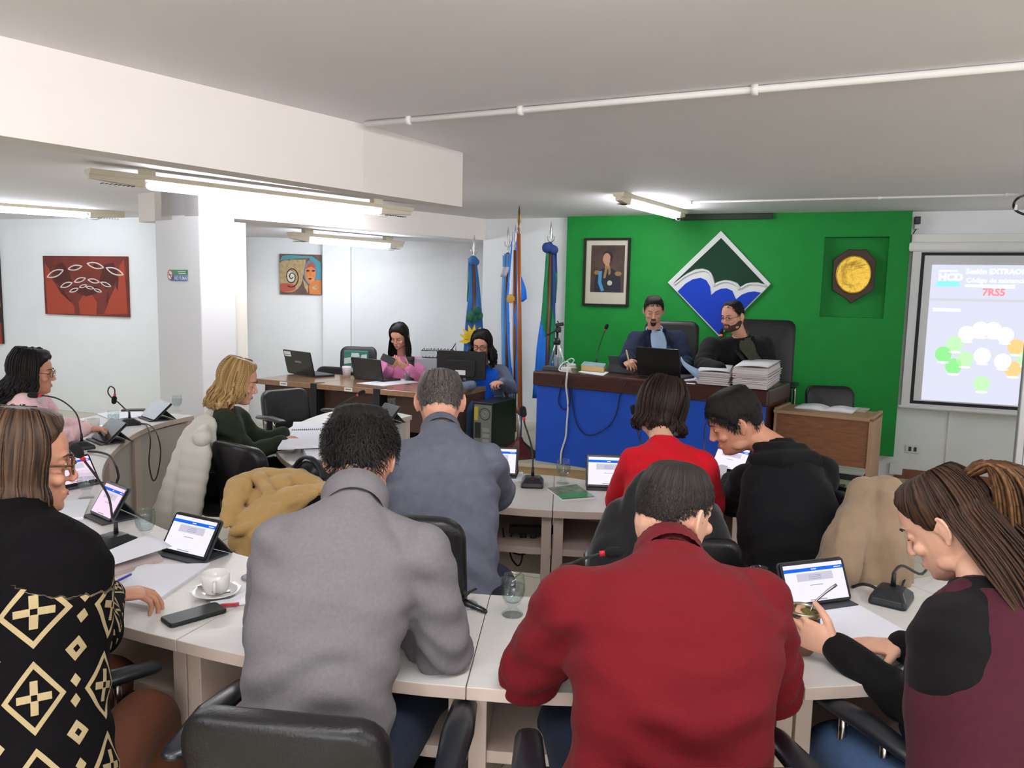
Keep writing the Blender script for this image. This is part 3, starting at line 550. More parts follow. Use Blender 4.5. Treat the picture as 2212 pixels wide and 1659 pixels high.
# boxes above the screen
hb = bs(2090, 515); tag(put('wall_ledge_box', MB().box(SO+GD*((sl+sr)/2+.03)+Z3*(hb[1]+.0)+GN*.04, (sr-sl+.24, .08, .085), (GD, GN, Z3)), M_pipe, bevel=.006), 'white box profile on the wall directly above the screen', 'box')
q = onB(1982, 476, .05); t = thing('wall_sensor', 'small black sensor on a white bracket at the corner of the green wall', 'sensor', q); put('sensor_body', MB().box(q, (.05, .05, .065), (GD, GN, Z3)), mat('navy_sensor_plastic', (32, 32, 54), .4), t, bevel=.006); put('bracket', MB().box(q-Z3*.055-GN*.02, (.045, .04, .045), (GD, GN, Z3)), M_white, t, bevel=.008); put('sensor_cable', MB().tube(spline([q-Z3*.07-GN*.02, q-Z3*.11-GD*.02-GN*.03, q-Z3*.17-GD*.03-GN*.03, q-Z3*.25-GD*.035-GN*.03]), .004, 6), M_dark, t, True)
q = PY(2212, 440, 4.6); t = thing('ceiling_projector_cable', 'looped dark cable hanging from the ceiling at the right frame edge', 'cable', q); put('cable', MB().tube(spline([PZ(2240, 418, ZC-.01), PY(2205, 425, 4.6), PY(2190, 440, 4.6), PY(2195, 455, 4.62), PY(2222, 462, 4.6), PY(2250, 430, 4.6)]), .007, 8), M_dark, t, True); put('tie', MB().box(PY(2194, 448, 4.6), (.012, .012, .03)), M_white, t)
q = onB(1971, 970, .006); t = thing('wall_outlet', 'white wall outlet plate with two dark sockets on the right wall', 'outlet', q); put('plate', MB().box(q, (.12, .012, .075), (GD, GN, Z3)), M_white, t, bevel=.004)
for s in (-1, 1): put('socket', MB().box(q+GD*s*.022+GN*.007, (.024, .006, .04), (GD, GN, Z3)), M_darkg, t)
q = onB(1935, 1012, .01); tag(put('wall_junction_box', MB().box(q+GN*.01, (.11, .03, .11), (GD, GN, Z3)), M_white, bevel=.006), 'white junction box above the brown skirting', 'box')
# partition panel at the right edge and a cream board
x0 = PY(2190, 1000, 5.0); x1 = x0+V(1.0, -.25, 0); pd_ = unit((x1-x0)*V(1, 1, 0)); pnn = V(pd_[1], -pd_[0], 0)
t = thing('partition_panel', 'tall white panel with a grey metal edge at the right frame edge', 'panel', x0*V(1, 1, 0)); o_ = x0*V(1, 1, 0)
put('panel_sheet', MB().slab([(.05, .03), (1.0, .03), (1.0, 2.15), (.05, 2.15)], o_, pd_, Z3, pnn, -.02, .005), mat('white_laminate', (232, 234, 238), .35), t); put('metal_edge', MB().slab([(0, 0), (.045, 0), (.045, 2.18), (0, 2.18)], o_, pd_, Z3, pnn, -.03, .015), mat('grey_aluminium', (190, 190, 196), .4, metal=.6), t, bevel=.006)
a = PY(2120, 1067, 5.9); b = PY(2183, 1075, 5.7); d_ = unit((b-a)*V(1, 1, 0)); n_ = V(d_[1], -d_[0], 0); L_ = np.linalg.norm((b-a)[:2])+.3
t = thing('cream_board', 'cream board with an orange top edge standing by the white panel', 'board', a*V(1, 1, 0)); put('sheet', MB().slab([(-.1, 0), (L_, 0), (L_, a[2]-.012), (-.1, a[2]-.012)], a*V(1, 1, 0), d_, Z3, n_, -.02, 0), mat('cream_laminate', (206, 196, 160), .5), t); put('edge_strip', MB().slab([(-.1, a[2]-.012), (L_, a[2]-.012), (L_, a[2]+.004), (-.1, a[2]+.004)], a*V(1, 1, 0), d_, Z3, n_, -.022, .002), mat('orange_edge', (226, 160, 90), .4), t)
# ---------------------------------------------------------------- flags
M_pole = mat('varnished_pole_wood', (150, 88, 44), .35); M_stand = mat('dark_red_wood', (84, 32, 26), .35, var=.15, vscale=10)
def spear(t, top, h, m, fork=True):
    p = V(*top); mb = MB(); mb.lathe([(.001, 0), (.010, -.06*h/.3), (.018, -.15*h/.3), (.007, -.2*h/.3), (.014, -.22*h/.3), (.008, -.25*h/.3), (.013, -.28*h/.3), (.012, -.36*h/.3)], p, 10); put('finial', mb, m, t, True)
    if fork:
        f = MB(); c = p-V(0, 0, .20*h/.3); f.tube(spline([c+GD*x+V(0, 0, z) for x, z in ((-.035, .05), (-.034, .02), (-.018, 0), (0, -.006), (.018, 0), (.034, .02), (.035, .05))], 3), .005, 6); put('crescent', f, m, t, True)
def cloth(name, rows, n, m, parent, depth=.05, pleats=5, seed=0, th=None, colfn=None):
    """hanging cloth: rows of (left px, right px, y, distance); pleats fold it in depth"""
    mb = MB(); vs = []; k = len(rows)
    for j, (x0, x1, y, Y) in enumerate(rows):
        for i in range(n):
            f = i/(n-1); ph = f*pleats*6.283; q = PY(x0+(x1-x0)*f, y, Y); amp = depth*(.5+.5*j/(k-1))
            vs.append(q-GN*0+GN*amp*(math.sin(ph+.6*math.sin(j*.7+seed))+.4*math.sin(2.3*ph+seed)))
    fs = []; ms = []
    for j in range(k-1):
        for i in range(n-1): fs.append((j*n+i, j*n+i+1, (j+1)*n+i+1, (j+1)*n+i)); ms.append(colfn((i+.5)/(n-1), (j+.5)/(k-1)) if colfn else 0)
    mb.add(vs, fs); mb.m = ms; o = put(name, mb, m, parent, True, fix=False); so = o.modifiers.new('thick', 'SOLIDIFY'); so.thickness = .004; return o
def rowsp(keys, k=26):
    ks = [np.array(q, float) for q in keys]; ys = [q[2] for q in ks]; out = []
    for y in np.linspace(ys[0], ys[-1], k): out.append([np.interp(y, ys, [q[c] for q in ks]) for c in (0, 1)]+[y, np.interp(y, ys, [q[3] for q in ks])])
    return out
F_bl = FBc = mat('flag_blue', (46, 104, 168), .75, var=.08, vscale=10, sheen=.2); F_gr = mat('flag_green', (22, 104, 62), .75, var=.08, vscale=10); F_sky = mat('flag_sky_blue', (104, 164, 220), .75, var=.06, vscale=10); F_wh = mat('flag_white', (226, 228, 232), .75); F_ye = mat('flag_yellow', (222, 186, 36), .7); F_dg = mat('flag_leaf_green', (14, 84, 58), .7); F_rb = mat('flag_royal_blue', (28, 116, 222), .75, var=.06, vscale=10); F_db = mat('flag_dark_blue', (26, 58, 118), .75); F_eg = mat('flag_emerald', (14, 118, 72), .75, var=.08, vscale=10)
def flagpole(label, x, y, Y, base_x, stand=True, fl=0.0, wood=False, fork=True, r=.016):
    top = PY(x, y, Y); bt = V(*PY(base_x, 900, Y)[:2], fl); t = thing('flag', label, 'flag', bt)
    put('pole', MB().tube([bt+V(0, 0, .05), top-V(0, 0, .26)], r, 10), M_pole if wood else mat('dark_pole', (96, 60, 40), .4), t, True); spear(t, top, .3, mat('brass_finial', (92, 74, 48), .35, metal=.8) if wood else M_steel, fork)
    if stand: put('stand', MB().lathe([(.15, 0), (.15, .03), (.10, .06), (.05, .12), (.03, .16), (.03, .2)], bt, 20, cap=True), M_stand, t, True)
    return t
YF = 8.35
t = flagpole('flag of blue and green cloth with a yellow flower, leftmost of the flags', 1025, 506, YF, 1028)
cloth('cloth', rowsp([(1012, 1028, 558, YF), (1014, 1036, 620, YF), (1006, 1042, 700, YF-.02), (1000, 1046, 775, YF-.02), (996, 1050, 900, YF)]), 34, [F_bl, F_dg], t, .012, 1.6, 1)
cloth('back_fold', rowsp([(1012, 1024, 566, YF+.03), (1010, 1022, 600, YF+.03), (1010, 1018, 652, YF+.03)], 10), 8, [F_gr], t, .02, 1, 2)
put('knot', remesh(MB().ell(PY(1022, 562, YF-.02), (.05, .04, .05)).ell(PY(1028, 566, YF), (.04, .04, .04)), .012, 2), F_bl, t, fix=False)
fm = MB(); c_ = PY(1022, 735, YF-.10)
for k in range(9):
    a = math.radians(10+k*26-30); u_ = GD*math.cos(a)+Z3*math.sin(a); w_ = np.cross(u_, GN); L_ = .17; fm.add([c_, c_+u_*L_*.5+w_*.028, c_+u_*L_+GN*.0, c_+u_*L_*.5-w_*.028, c_+GN*.006, c_+u_*L_*.5+w_*.028+GN*.006, c_+u_*L_+GN*.006, c_+u_*L_*.5-w_*.028+GN*.006], [(0, 1, 2, 3), (4, 7, 6, 5), (0, 4, 5, 1), (1, 5, 6, 2), (2, 6, 7, 3), (3, 7, 4, 0)])
put('flower_emblem', fm, F_ye, t)
fm = MB()
for x, y, r_ in ((1018, 678, .045), (1013, 687, .045), (1030, 670, .045), (1036, 682, .05), (1024, 690, .04)): fm.ell(PY(x, y, YF-.09), (r_, .006, r_), (GD, GN, Z3), 12, 7)
for x in (1010, 1012): fm.tube([PY(x, 690, YF-.09), PY(1022, 700, YF-.09), PY(1034, 680, YF-.09)], .006, 5)
put('leaf_emblem', remesh(fm, .008, 1), F_dg, t, fix=False)
band = lambda f, g: (0 if f < .36 else 1 if f < .70 else 0)
t = flagpole('flag of sky blue and white hanging in folds, second flag from the left', 1098, 490, YF-.15, 1096)
cloth('cloth', rowsp([(1086, 1106, 552, YF-.15), (1084, 1110, 620, YF-.15), (1082, 1112, 700, YF-.15), (1084, 1116, 770, YF-.15), (1086, 1112, 900, YF-.15)]), 40, [F_sky, F_wh], t, .014, 1.7, 3, colfn=lambda f, g: 1 if (.30 < f < .62) else 0)
cloth('gathered_fold', rowsp([(1090, 1102, 548, YF-.19), (1086, 1100, 575, YF-.19), (1080, 1092, 598, YF-.19)], 8), 10, [F_sky, F_wh], t, .02, 2, 1, colfn=lambda f, g: 1 if g > .55 else 0)
t = flagpole('flag of blue and white with a golden sun behind the wooden pole', 1114, 484, YF-.3, 1114, fork=False)
cloth('cloth', rowsp([(1108, 1118, 500, YF-.3), (1102, 1118, 560, YF-.3), (1094, 1120, 640, YF-.3), (1096, 1120, 740, YF-.3), (1100, 1122, 800, YF-.3), (1104, 1122, 850, YF-.3)]), 40, [F_rb, F_wh], t, .014, 1.5, 5, colfn=lambda f, g: 1 if (.16+.1*g < f < .62-.1*g) else 0)
cloth('loose_corner', rowsp([(1121, 1124, 590, YF-.33), (1121, 1136, 625, YF-.33), (1121, 1139, 645, YF-.33), (1121, 1130, 652, YF-.33)], 10), 8, [F_rb], t, .015, 1, 2)
sm = MB(); c_ = PY(1103, 645, YF-.42); sm.ell(c_, (.045, .008, .045), (GD, GN, Z3), 16, 7)
for k in range(16): a = k*math.pi/8; u_ = GD*math.cos(a)+Z3*math.sin(a); sm.tube([c_+u_*.04, c_+u_*(.075 if k % 2 else .062)], [.006, .002], 5)
put('sun_emblem', remesh(sm, .006, 1), mat('flag_gold', (196, 150, 60), .6), t, fix=False)
t = flagpole('flag of green over blue cloth, rightmost flag beside the green wall', 1191, 478, YF-.35, 1178)
cloth('cloth', rowsp([(1180, 1196, 532, YF-.35), (1176, 1200, 600, YF-.35), (1168, 1200, 690, YF-.35), (1158, 1198, 760, YF-.35), (1150, 1196, 860, YF-.35)]), 40, [F_eg, F_rb, F_db], t, .014, 1.4, 4, colfn=lambda f, g: 2 if (f > .72 and g < .35+.6*(f-.7)) else (0 if g < .46+.34*f else 1))
cloth('back_fold', rowsp([(1190, 1203, 540, YF-.3), (1192, 1203, 600, YF-.3), (1193, 1201, 655, YF-.3)], 8), 8, [F_db, F_eg], t, .02, 1, 2, colfn=lambda f, g: 1 if g > .45 else 0)
put('knot', remesh(MB().ell(PY(1181, 535, YF-.38), (.05, .05, .055)).ell(PY(1195, 540, YF-.35), (.055, .05, .05)).ell(PY(1188, 530, YF-.36), (.03, .03, .04)), .012, 2), F_db, t, fix=False)
# wooden pole on its stand, in front of the flags
bt = V(*PZ(1121, 985, DZ)[:2], DZ); t = thing('flag_pole', 'bare varnished wooden pole with brass spear tip on a dark red stand', 'flag pole', bt); Yp = bt[1]; top = PY(1122, 443, Yp); jb = PY(1121, 884, Yp)[2]
put('pole', MB().tube([V(bt[0], bt[1], jb), top-V(0, 0, .24)], [.021, .017], 12), M_pole, t, True); spear(t, top, .27, mat('brass_finial', (92, 74, 48), .35, metal=.8), False)
put('collar', MB().lathe([(.035, jb-.035), (.04, jb-.02), (.035, jb), (.024, jb+.02)], bt*V(1, 1, 0), 14), M_stand, t, True); put('tube_sleeve', MB().tube([bt+V(0, 0, .1), V(bt[0], bt[1], jb)], .02, 12), M_steel, t, True)
put('stand', MB().lathe([(.17, 0), (.17, .03), (.13, .06), (.06, .115), (.035, .14), (.025, .17)], bt, 8, cap=True), M_stand, t)
# ================================================================ FURNITURE
TZ = 0.75
M_ttop = mat('white_melamine_top', (216, 214, 210), .38, var=.025, vscale=3, stretch=(1, 14, 1)); M_tedge = mat('pale_beige_melamine', (204, 186, 174), .5, var=.04, vscale=4)
M_panel = mat('grey_melamine_panel', (190, 184, 176), .6)
CT = V(.12, 4.72)
in_px = [(423, 897), (380, 905), (310, 925), (265, 960), (225, 1010), (222, 1040), (330, 1130), (400, 1160), (500, 1192), (975, 1278), (1090, 1290), (1180, 1291), (1600, 1275), (1900, 1262)]
ip = [PZ(x, y, TZ)[:2] for x, y in in_px]; ipa = [math.degrees(math.atan2(*(p-CT)[::-1])) % 360 for p in ip]; ipr = [np.linalg.norm(p-CT) for p in ip]
_ia = np.array(ipa+[318.0, 332.0]); _ir = np.array(ipr+[2.62, 2.7])
def r_in(a):
    s = np.interp([a-6, a-3, a, a+3, a+6], _ia, _ir); return float(np.mean(s))
def r_out(a): return r_in(a)+np.interp(a, [163, 230, 251, 266, 281, 296, 320], [.60, .60, .56, .56, .58, .60, .60])
def table_seg(label, outer, inner, group, modesty=(.14, .70)):
    """desk section between two plan curves; outer is the sitter's side"""
    outer = [V(p[0], p[1], 0) for p in outer]; inner = [V(p[0], p[1], 0) for p in inner]; n = len(outer); ctr = (outer[n//2]+inner[n//2])/2
    t = thing('desk_section', label, 'table', ctr, group)
    poly = [tuple(p[:2]) for p in outer]+[tuple(p[:2]) for p in inner[::-1]]
    g = .003
    mb = MB(); mb.prism(poly, TZ-.032, TZ); mb.m = [1, 0]+[1]*(len(mb.m)-2); put('tabletop', mb, [M_ttop, M_tedge], t, bevel=.002)
    sh_o = [lerp(a, b, .10) for a, b in zip(outer, inner)]; sh_i = [lerp(a, b, .9) for a, b in zip(outer, inner)]
    put('shelf', MB().prism([tuple(p[:2]) for p in sh_o]+[tuple(p[:2]) for p in sh_i[::-1]], .535, .565), M_tedge, t)
    for k, s in ((0, 1), (n-1, -1)):
        o, i = outer[k], inner[k]; d = unit(i-o); tn = unit(outer[k+s]-outer[k]); L = np.linalg.norm(i-o)
        c = lerp(o, i, .5)+tn*.0235+d*.01; put('side_panel', MB().box(c+V(0, 0, (TZ-.032)/2), (L-.05, .042, TZ-.032), (d, np.cross(Z3, d), Z3)), M_tedge, t, bevel=.002)
    mi_ = [lerp(a, b, .90) for a, b in zip(outer, inner)]; mo = [lerp(a, b, .935) for a, b in zip(outer, inner)]
    put('modesty_panel', MB().prism([tuple(p[:2]) for p in mi_]+[tuple(p[:2]) for p in mo[::-1]], *modesty), M_panel, t); return t
def arc(a0, a1, rf, n=9): return [CT+rf(a)*V(math.cos(math.radians(a)), math.sin(math.radians(a))) for a in np.linspace(a0, a1, n)]
seams = [163, 178, 193, 208, 222, 236, 251, 266, 281, 297, 313]
names = ['at the far end of the left wing, beside the pillar', 'in the left wing, second from the pillar', 'in the left wing under the cup and saucer', 'in the left wing beside the patterned sweater', 'holding the curled papers, near left', 'holding the cup and phone, near left', 'in front of the grey sweater', 'in front of the red sweater', 'in front of the maroon vest', 'at the right end behind the maroon vest']
for a0, a1, nm in zip(seams, seams[1:], names):
    e = .02
    table_seg('white curved desk section '+nm, arc(a0+e, a1-e, r_out), arc(a0+e, a1-e, r_in), 'outer curved desks', (.10, .70) if a0 < 240 else (.26, .70))
IO = [(-1.08, 6.0), (-1.30, 5.80), (-1.41, 5.4), (-1.43, 4.9), (-1.34, 4.4), (-1.10, 3.92), (-.75, 3.55), (-.30, 3.32), (.18, 3.205), (.62, 3.22), (1.05, 3.40), (1.40, 3.70)]
II = [(-.72, 5.65), (-.80, 5.45), (-.86, 5.2), (-.87, 4.85), (-.80, 4.55), (-.66, 4.28), (-.45, 4.06), (-.18, 3.93), (.22, 3.84), (.50, 3.72), (.80, 3.86), (1.05, 4.10)]
ISP = lambda L, a, b: [spline(L, 4)[k] for k in range(a*4, b*4+1)]
for a, b, nm in ((0, 3, 'at the far end, with the single goblet'), (3, 5, 'under the blonde person\'s papers'), (5, 8, 'in front of the blue-grey shirt'), (8, 10, 'in front of the red cardigan'), (10, 11, 'in front of the black hoodie')):
    f = lambda L: [p*1.0 for p in ISP(L, a, b)]
    o_, i_ = f(IO), f(II); o_[0] = lerp(o_[0], o_[1], .03); i_[0] = lerp(i_[0], i_[1], .03)
    table_seg('white inner desk section '+nm, o_, i_, 'inner curved desks', (.26, .70))
# ---------------------------------------------------------------- head desk on the dais
M_mahog = mat('dark_mahogany', (62, 32, 26), .3, var=.3, vscale=5, stretch=(2, 2, 14)); M_bluep = mat('blue_panel_paint', (10, 72, 184), .5, var=.06, vscale=5)
hl = PZ(1150, 800, 1.0)*V(1, 1, 0); hr = PZ(1662, 842, 1.0)*V(1, 1, 0); hd_ = unit(hr-hl); hn = V(hd_[1], -hd_[0], 0); hL = np.linalg.norm(hr-hl)
t = thing('head_desk', 'large desk with mahogany top and bright blue front on the dais', 'desk', (hl+hr)/2+V(0, 0, DZ))
def hbox(nm, s0, s1, t0, t1, z0, z1, m, bevel=0): return put(nm, MB().slab([(s0, z0), (s1, z0), (s1, z1), (s0, z1)], hl, hd_, Z3, hn, t0, t1), m, t, bevel=bevel)
hbox('top', 0, hL, -.66, 0, .872, 1.0, M_mahog, .018); hbox('front_panel', .03, hL*.5, -.06, -.035, DZ, .872, M_bluep); hbox('front_panel', hL*.5+.004, hL-.03, -.06, -.035, DZ, .872, M_bluep)
hbox('side_panel', .03, .06, -.62, -.06, DZ, .872, M_bluep); hbox('side_panel', hL-.06, hL-.03, -.62, -.06, DZ, .872, M_mahog)
HD = lambda s, b, z=1.0: hl+hd_*s-hn*b+Z3*z
def onD(x, y): return PZ(x, y, 1.0)
# ---------------------------------------------------------------- brown desk by the alcove
M_oak = mat('brown_laminate_top', (142, 108, 78), .22, var=.10, vscale=4, stretch=(2, 12, 2), coat=.3); M_edge = mat('brown_edge', (128, 92, 66), .4); M_dbr = mat('dark_brown_panel', (74, 52, 44), .5, var=.12, vscale=6)
bl = PZ(552, 818, TZ)*V(1, 1, 0); br = PZ(962, 853, TZ)*V(1, 1, 0); bd_ = unit(br-bl); bn = V(bd_[1], -bd_[0], 0); bL = np.linalg.norm(br-bl); BDP = .80
t = thing('long_desk', 'long brown laminate desk with dark front panel by the white alcove wall', 'desk', (bl+br)/2)
def bbox(nm, s0, s1, t0, t1, z0, z1, m, bevel=0, par=None): return put(nm, MB().slab([(s0, z0), (s1, z0), (s1, z1), (s0, z1)], bl, bd_, Z3, bn, t0, t1), m, par or t, bevel=bevel)
for k in range(3): bbox('top', bL*k/3+.002, bL*(k+1)/3-.002, -BDP, 0, .70, .75, [M_oak], .004)
for k in range(3): bbox('front_panel', bL*k/3+.01, bL*(k+1)/3-.01, -.14, -.12, .36, .70, M_dbr)
bbox('side_panel', bL-.04, bL-.01, -BDP+.02, -.12, 0, .70, M_dbr); bbox('side_panel', .01, .04, -BDP+.02, -.12, 0, .70, M_dbr)
for k in (1, 2): bbox('leg_panel', bL*k/3-.02, bL*k/3+.02, -BDP+.05, -.14, 0, .70, M_dbr)
for k in (1, 2): bbox('cable_cover', bL*k/3-.035, bL*k/3+.035, -.12, .006, .10, .752, M_dark)
for x, y in ((612, 819), (752, 836)):
    q = PP(x, y, bl+bn*.003, bn); s_ = float(np.dot(q-bl, bd_)); tg = bbox('name_label', s_-.045, s_+.045, 0, .003, .705, .742, M_white); bbox('print', s_-.032, s_+.032, .003, .0035, .718, .730, mat('label_grey_print', (130, 130, 134), .6), par=tg)
BDK = lambda x, y: PZ(x, y, TZ)
# ---------------------------------------------------------------- reading desk at the right with its book
M_walnut = mat('walnut_laminate', (122, 80, 54), .4, var=.22, vscale=6, stretch=(2, 2, 14)); M_cedge = mat('tan_edge_band', (160, 128, 100), .5)
Yl = 5.75; la_ = PY(1671, 884, Yl); lz = la_[2]; lb_ = PZ(1888, 905, lz); ld = unit((lb_-la_)*V(1, 1, 0)); lback = PZ(1693, 859, lz); ln_ = V(ld[1], -ld[0], 0); lL = np.linalg.norm((lb_-la_)[:2]); lD = .40; o_ = la_*V(1, 1, 0)
t = thing('reading_desk', 'small walnut desk with tan edges carrying an open book, right of the head desk', 'desk', o_)
def lbox(nm, s0, s1, t0, t1, z0, z1, m, bevel=0): return put(nm, MB().slab([(s0, z0), (s1, z0), (s1, z1), (s0, z1)], o_, ld, Z3, ln_, t0, t1), m, t, bevel=bevel)
lbox('top', .0, lL, -lD, 0, lz-.025, lz, M_cedge, .003); lbox('front_panel', .02, lL-.03, -.045, -.02, lz-.36, lz-.025, M_walnut); lbox('side_panel', lL-.03, lL, -lD, .0, 0.0, lz+.012, M_cedge, .003); lbox('side_panel', 0, .025, -lD, -.02, 0.0, lz+.012, M_cedge, .003); lbox('foot_rail', .02, lL-.03, -.22, -.19, .10, .16, M_walnut)
t = thing('open_book', 'open white book lying on the small walnut desk', 'book', PZ(1790, 878, lz)); c_ = PZ(1785, 884, lz)
for s in (-1, 1):
    rows = []
    for f in np.linspace(0, 1, 9): h = .004+.03*math.sin(min(1, f*1.6)*1.57)*(1-f*.75); rows.append([c_+ld*s*f*.20+ln_*b+Z3*h for b in (-.13, .13)])
    mb = MB(); mb.add([p for r in rows for p in r]+[p*V(1, 1, 0)+Z3*(lz+.001) for r in rows for p in r], [(2*i, 2*i+1, 2*i+3, 2*i+2) for i in range(8)]+[(18+2*i, 18+2*i+2, 18+2*i+3, 18+2*i+1) for i in range(8)]+[(16, 17, 35, 34)]+[(2*i, 2*i+2, 20+2*i, 18+2*i) for i in range(8)]+[(2*i+1, 19+2*i, 21+2*i, 2*i+3) for i in range(8)]); put('page_block', mb, M_paper, t, True)
c_ = PZ(1858, 886, lz); tag(put('leaflet', MB().box(c_+Z3*.004, (.10, .2, .008), (ld, ln_, Z3)), mat('leaflet_print', (206, 204, 196), .7, col2=(150, 148, 146), vscale=26)), 'small printed leaflet beside the open book on the walnut desk', 'leaflet')
q = PZ(1825, 1030, .0); t = thing('floor_book', 'thin white book lying on a dark tray below the walnut desk', 'book', q); put('cover', MB().box(q+Z3*.06, (.34, .22, .02), (ld, ln_, Z3)), mat('cream_book', (222, 220, 206), .7), t, bevel=.004); put('tray', MB().box(q+Z3*.025, (.38, .26, .05), (ld, ln_, Z3)), M_darkg, t, bevel=.006)
# ---------------------------------------------------------------- office chairs
M_leather = mat('black_leather', (20, 20, 22), .38, bump=.25, bscale=140, spec=.5); M_pad = mat('armrest_plastic', (24, 28, 34), .32, spec=.6); M_base = mat('chair_base_black', (20, 20, 20), .5)
def rrect(w, h, r, n=5):
    out = []
    for cx, cy, a0 in ((w/2-r, h/2-r, 0), (-w/2+r, h/2-r, 90), (-w/2+r, -h/2+r, 180), (w/2-r, -h/2+r, 270)): out += [(cx+r*math.cos(math.radians(a0+90*i/n)), cy+r*math.sin(math.radians(a0+90*i/n))) for i in range(n+1)]
    return out
def pad(w, h, th, curve=0.0, r=.07, lean=0.0):
    """rounded cushion standing in the xz plane, facing +y"""
    mb = MB(); P = rrect(w, h, r); rings = []
    for f, y in ((.90, -th/2), (.975, -th*.42), (1.0, -th*.2), (1.0, th*.2), (.97, th*.42), (.88, th/2), (.5, th*.62), (.05, th*.64)):
        rings.append([(x*f, y-curve*(x*f/(w/2))**2*-1+lean*z*f, z*f) for x, z in P])
    rings.insert(0, [(x*.05, -th*.55+lean*z*.05, z*.05) for x, z in P]); mb.loft([[V(*p) for p in r_] for r_ in rings]); return mb
def shift(mb, d, R=None):
    d = np.array(d, float); mb.v = [tuple((np.array(p)@R if R is not None else np.array(p))+d) for p in mb.v]; return mb
def chair(label, loc, yaw, back_h=.40, back_z=.47, back_w=.40, group='black office chairs', arms=True, seat_z=.46):
    c = thing('office_chair', label, 'chair', (0, 0, 0), group, local=True)
    put('seat', shift(pad(.46, .46, .075, r=.09), (0, .02, seat_z), np.array([[1, 0, 0], [0, 0, 1.], [0, -1, 0]])), M_leather, c, True)
    put('backrest', shift(pad(back_w, back_h, .07, curve=.03, lean=-.16), (0, -.25, back_z+back_h/2)), M_leather, c, True)
    put('back_bracket', MB().tube(spline([(0, -.05, seat_z-.05), (0, -.22, seat_z-.05), (0, -.275, seat_z+.03), (0, -.285, back_z+back_h*.3)], 4), .018, 8), M_base, c, True)
    if arms:
        for s in (-1, 1):
            ar = put('armrest', MB().caps([(s*.285, -.14, .695), (s*.28, .0, .705), (s*.27, .14, .695)], [.028, .036, .030], 12, flat=.5, up=(0, 0, 1)), M_pad, c, True)
            for y in (-.06, .055): put('arm_rod', MB().tube(spline([(s*.28, y, .695), (s*.28, y, .52), (s*.265, y*.9, .45), (s*.2, y*.6, .425), (s*.05, y*.5, .42)], 4), .011, 8), M_chrome, ar, True)
    put('gas_column', MB().lathe([(.035, .10), (.035, .26), (.022, .26), (.022, .42), (.05, .425)], (0, 0, 0), 12), M_base, c, True)
    for k in range(5):
        a = 2*math.pi*k/5+.3; d = V(math.cos(a), math.sin(a), 0); put('base_leg', MB().tube([d*.02+V(0, 0, .10), d*.27+V(0, 0, .07)], [.028, .016], 8, flat=.7), M_base, c, True)
        put('caster', MB().tube([d*.27+np.cross(d, Z3)*.018+V(0, 0, .028), d*.27-np.cross(d, Z3)*.018+V(0, 0, .028)], .027, 12), M_base, c, True)
    c.location = tuple(map(float, loc)); c.rotation_euler = (0, 0, yaw); return c
chair0 = None
def place_chair(label, xy, fw, fl=0.0, back_off=0.0, **k):
    fw = unit(V(fw[0], fw[1], 0)); yaw = math.atan2(fw[1], fw[0])-math.pi/2; loc = V(xy[0], xy[1], fl)+fw*back_off
    global chair0
    if not k:
        if chair0 is None: chair0 = chair(label, loc, yaw); return chair0
        return dup(chair0, loc, yaw, label)
    return chair(label, loc, yaw, **k)
# ================================================================ PEOPLE
HZ = [.122, .119, .112, .100, .08, .055, .03, .008, -.02, -.045, -.07, -.09, -.106, -.115]
HW_ = [.006, .024, .0435, .0585, .0695, .0760, .0775, .0765, .0735, .068, .0595, .050, .036, .016]
HB = [-.024, -.044, -.064, -.081, -.093, -.100, -.101, -.097, -.088, -.07, -.046, -.022, .008, .030]
HF = [-.010, .014, .038, .060, .077, .087, .0905, .081, .0845, .0875, .0875, .0865, .080, .066]
def hring(z):
    zz = HZ[::-1]; return (np.interp(z, zz, HW_[::-1]), np.interp(z, zz, HB[::-1]), np.interp(z, zz, HF[::-1]))
def hsurf(th, z, off=0.0):               # th = 0 is the face, 90 the right ear
    w_, b_, f_ = hring(z); a = math.radians(th); s, c = math.sin(a), math.cos(a)
    e = .92; x = w_*math.copysign(abs(s)**e, s); yc = -.012
    y = yc+((f_-yc) if c > 0 else (yc-b_))*math.copysign(abs(c)**e, c)
    p = V(x, y, z); n = unit(V(x/(w_*w_+1e-6), (y-yc)/(((f_-yc) if c > 0 else (yc-b_))**2+1e-6), max(-.4, (z-.02))/(.1**2)*(1 if z > .02 else .25)))
    return p+n*off, n
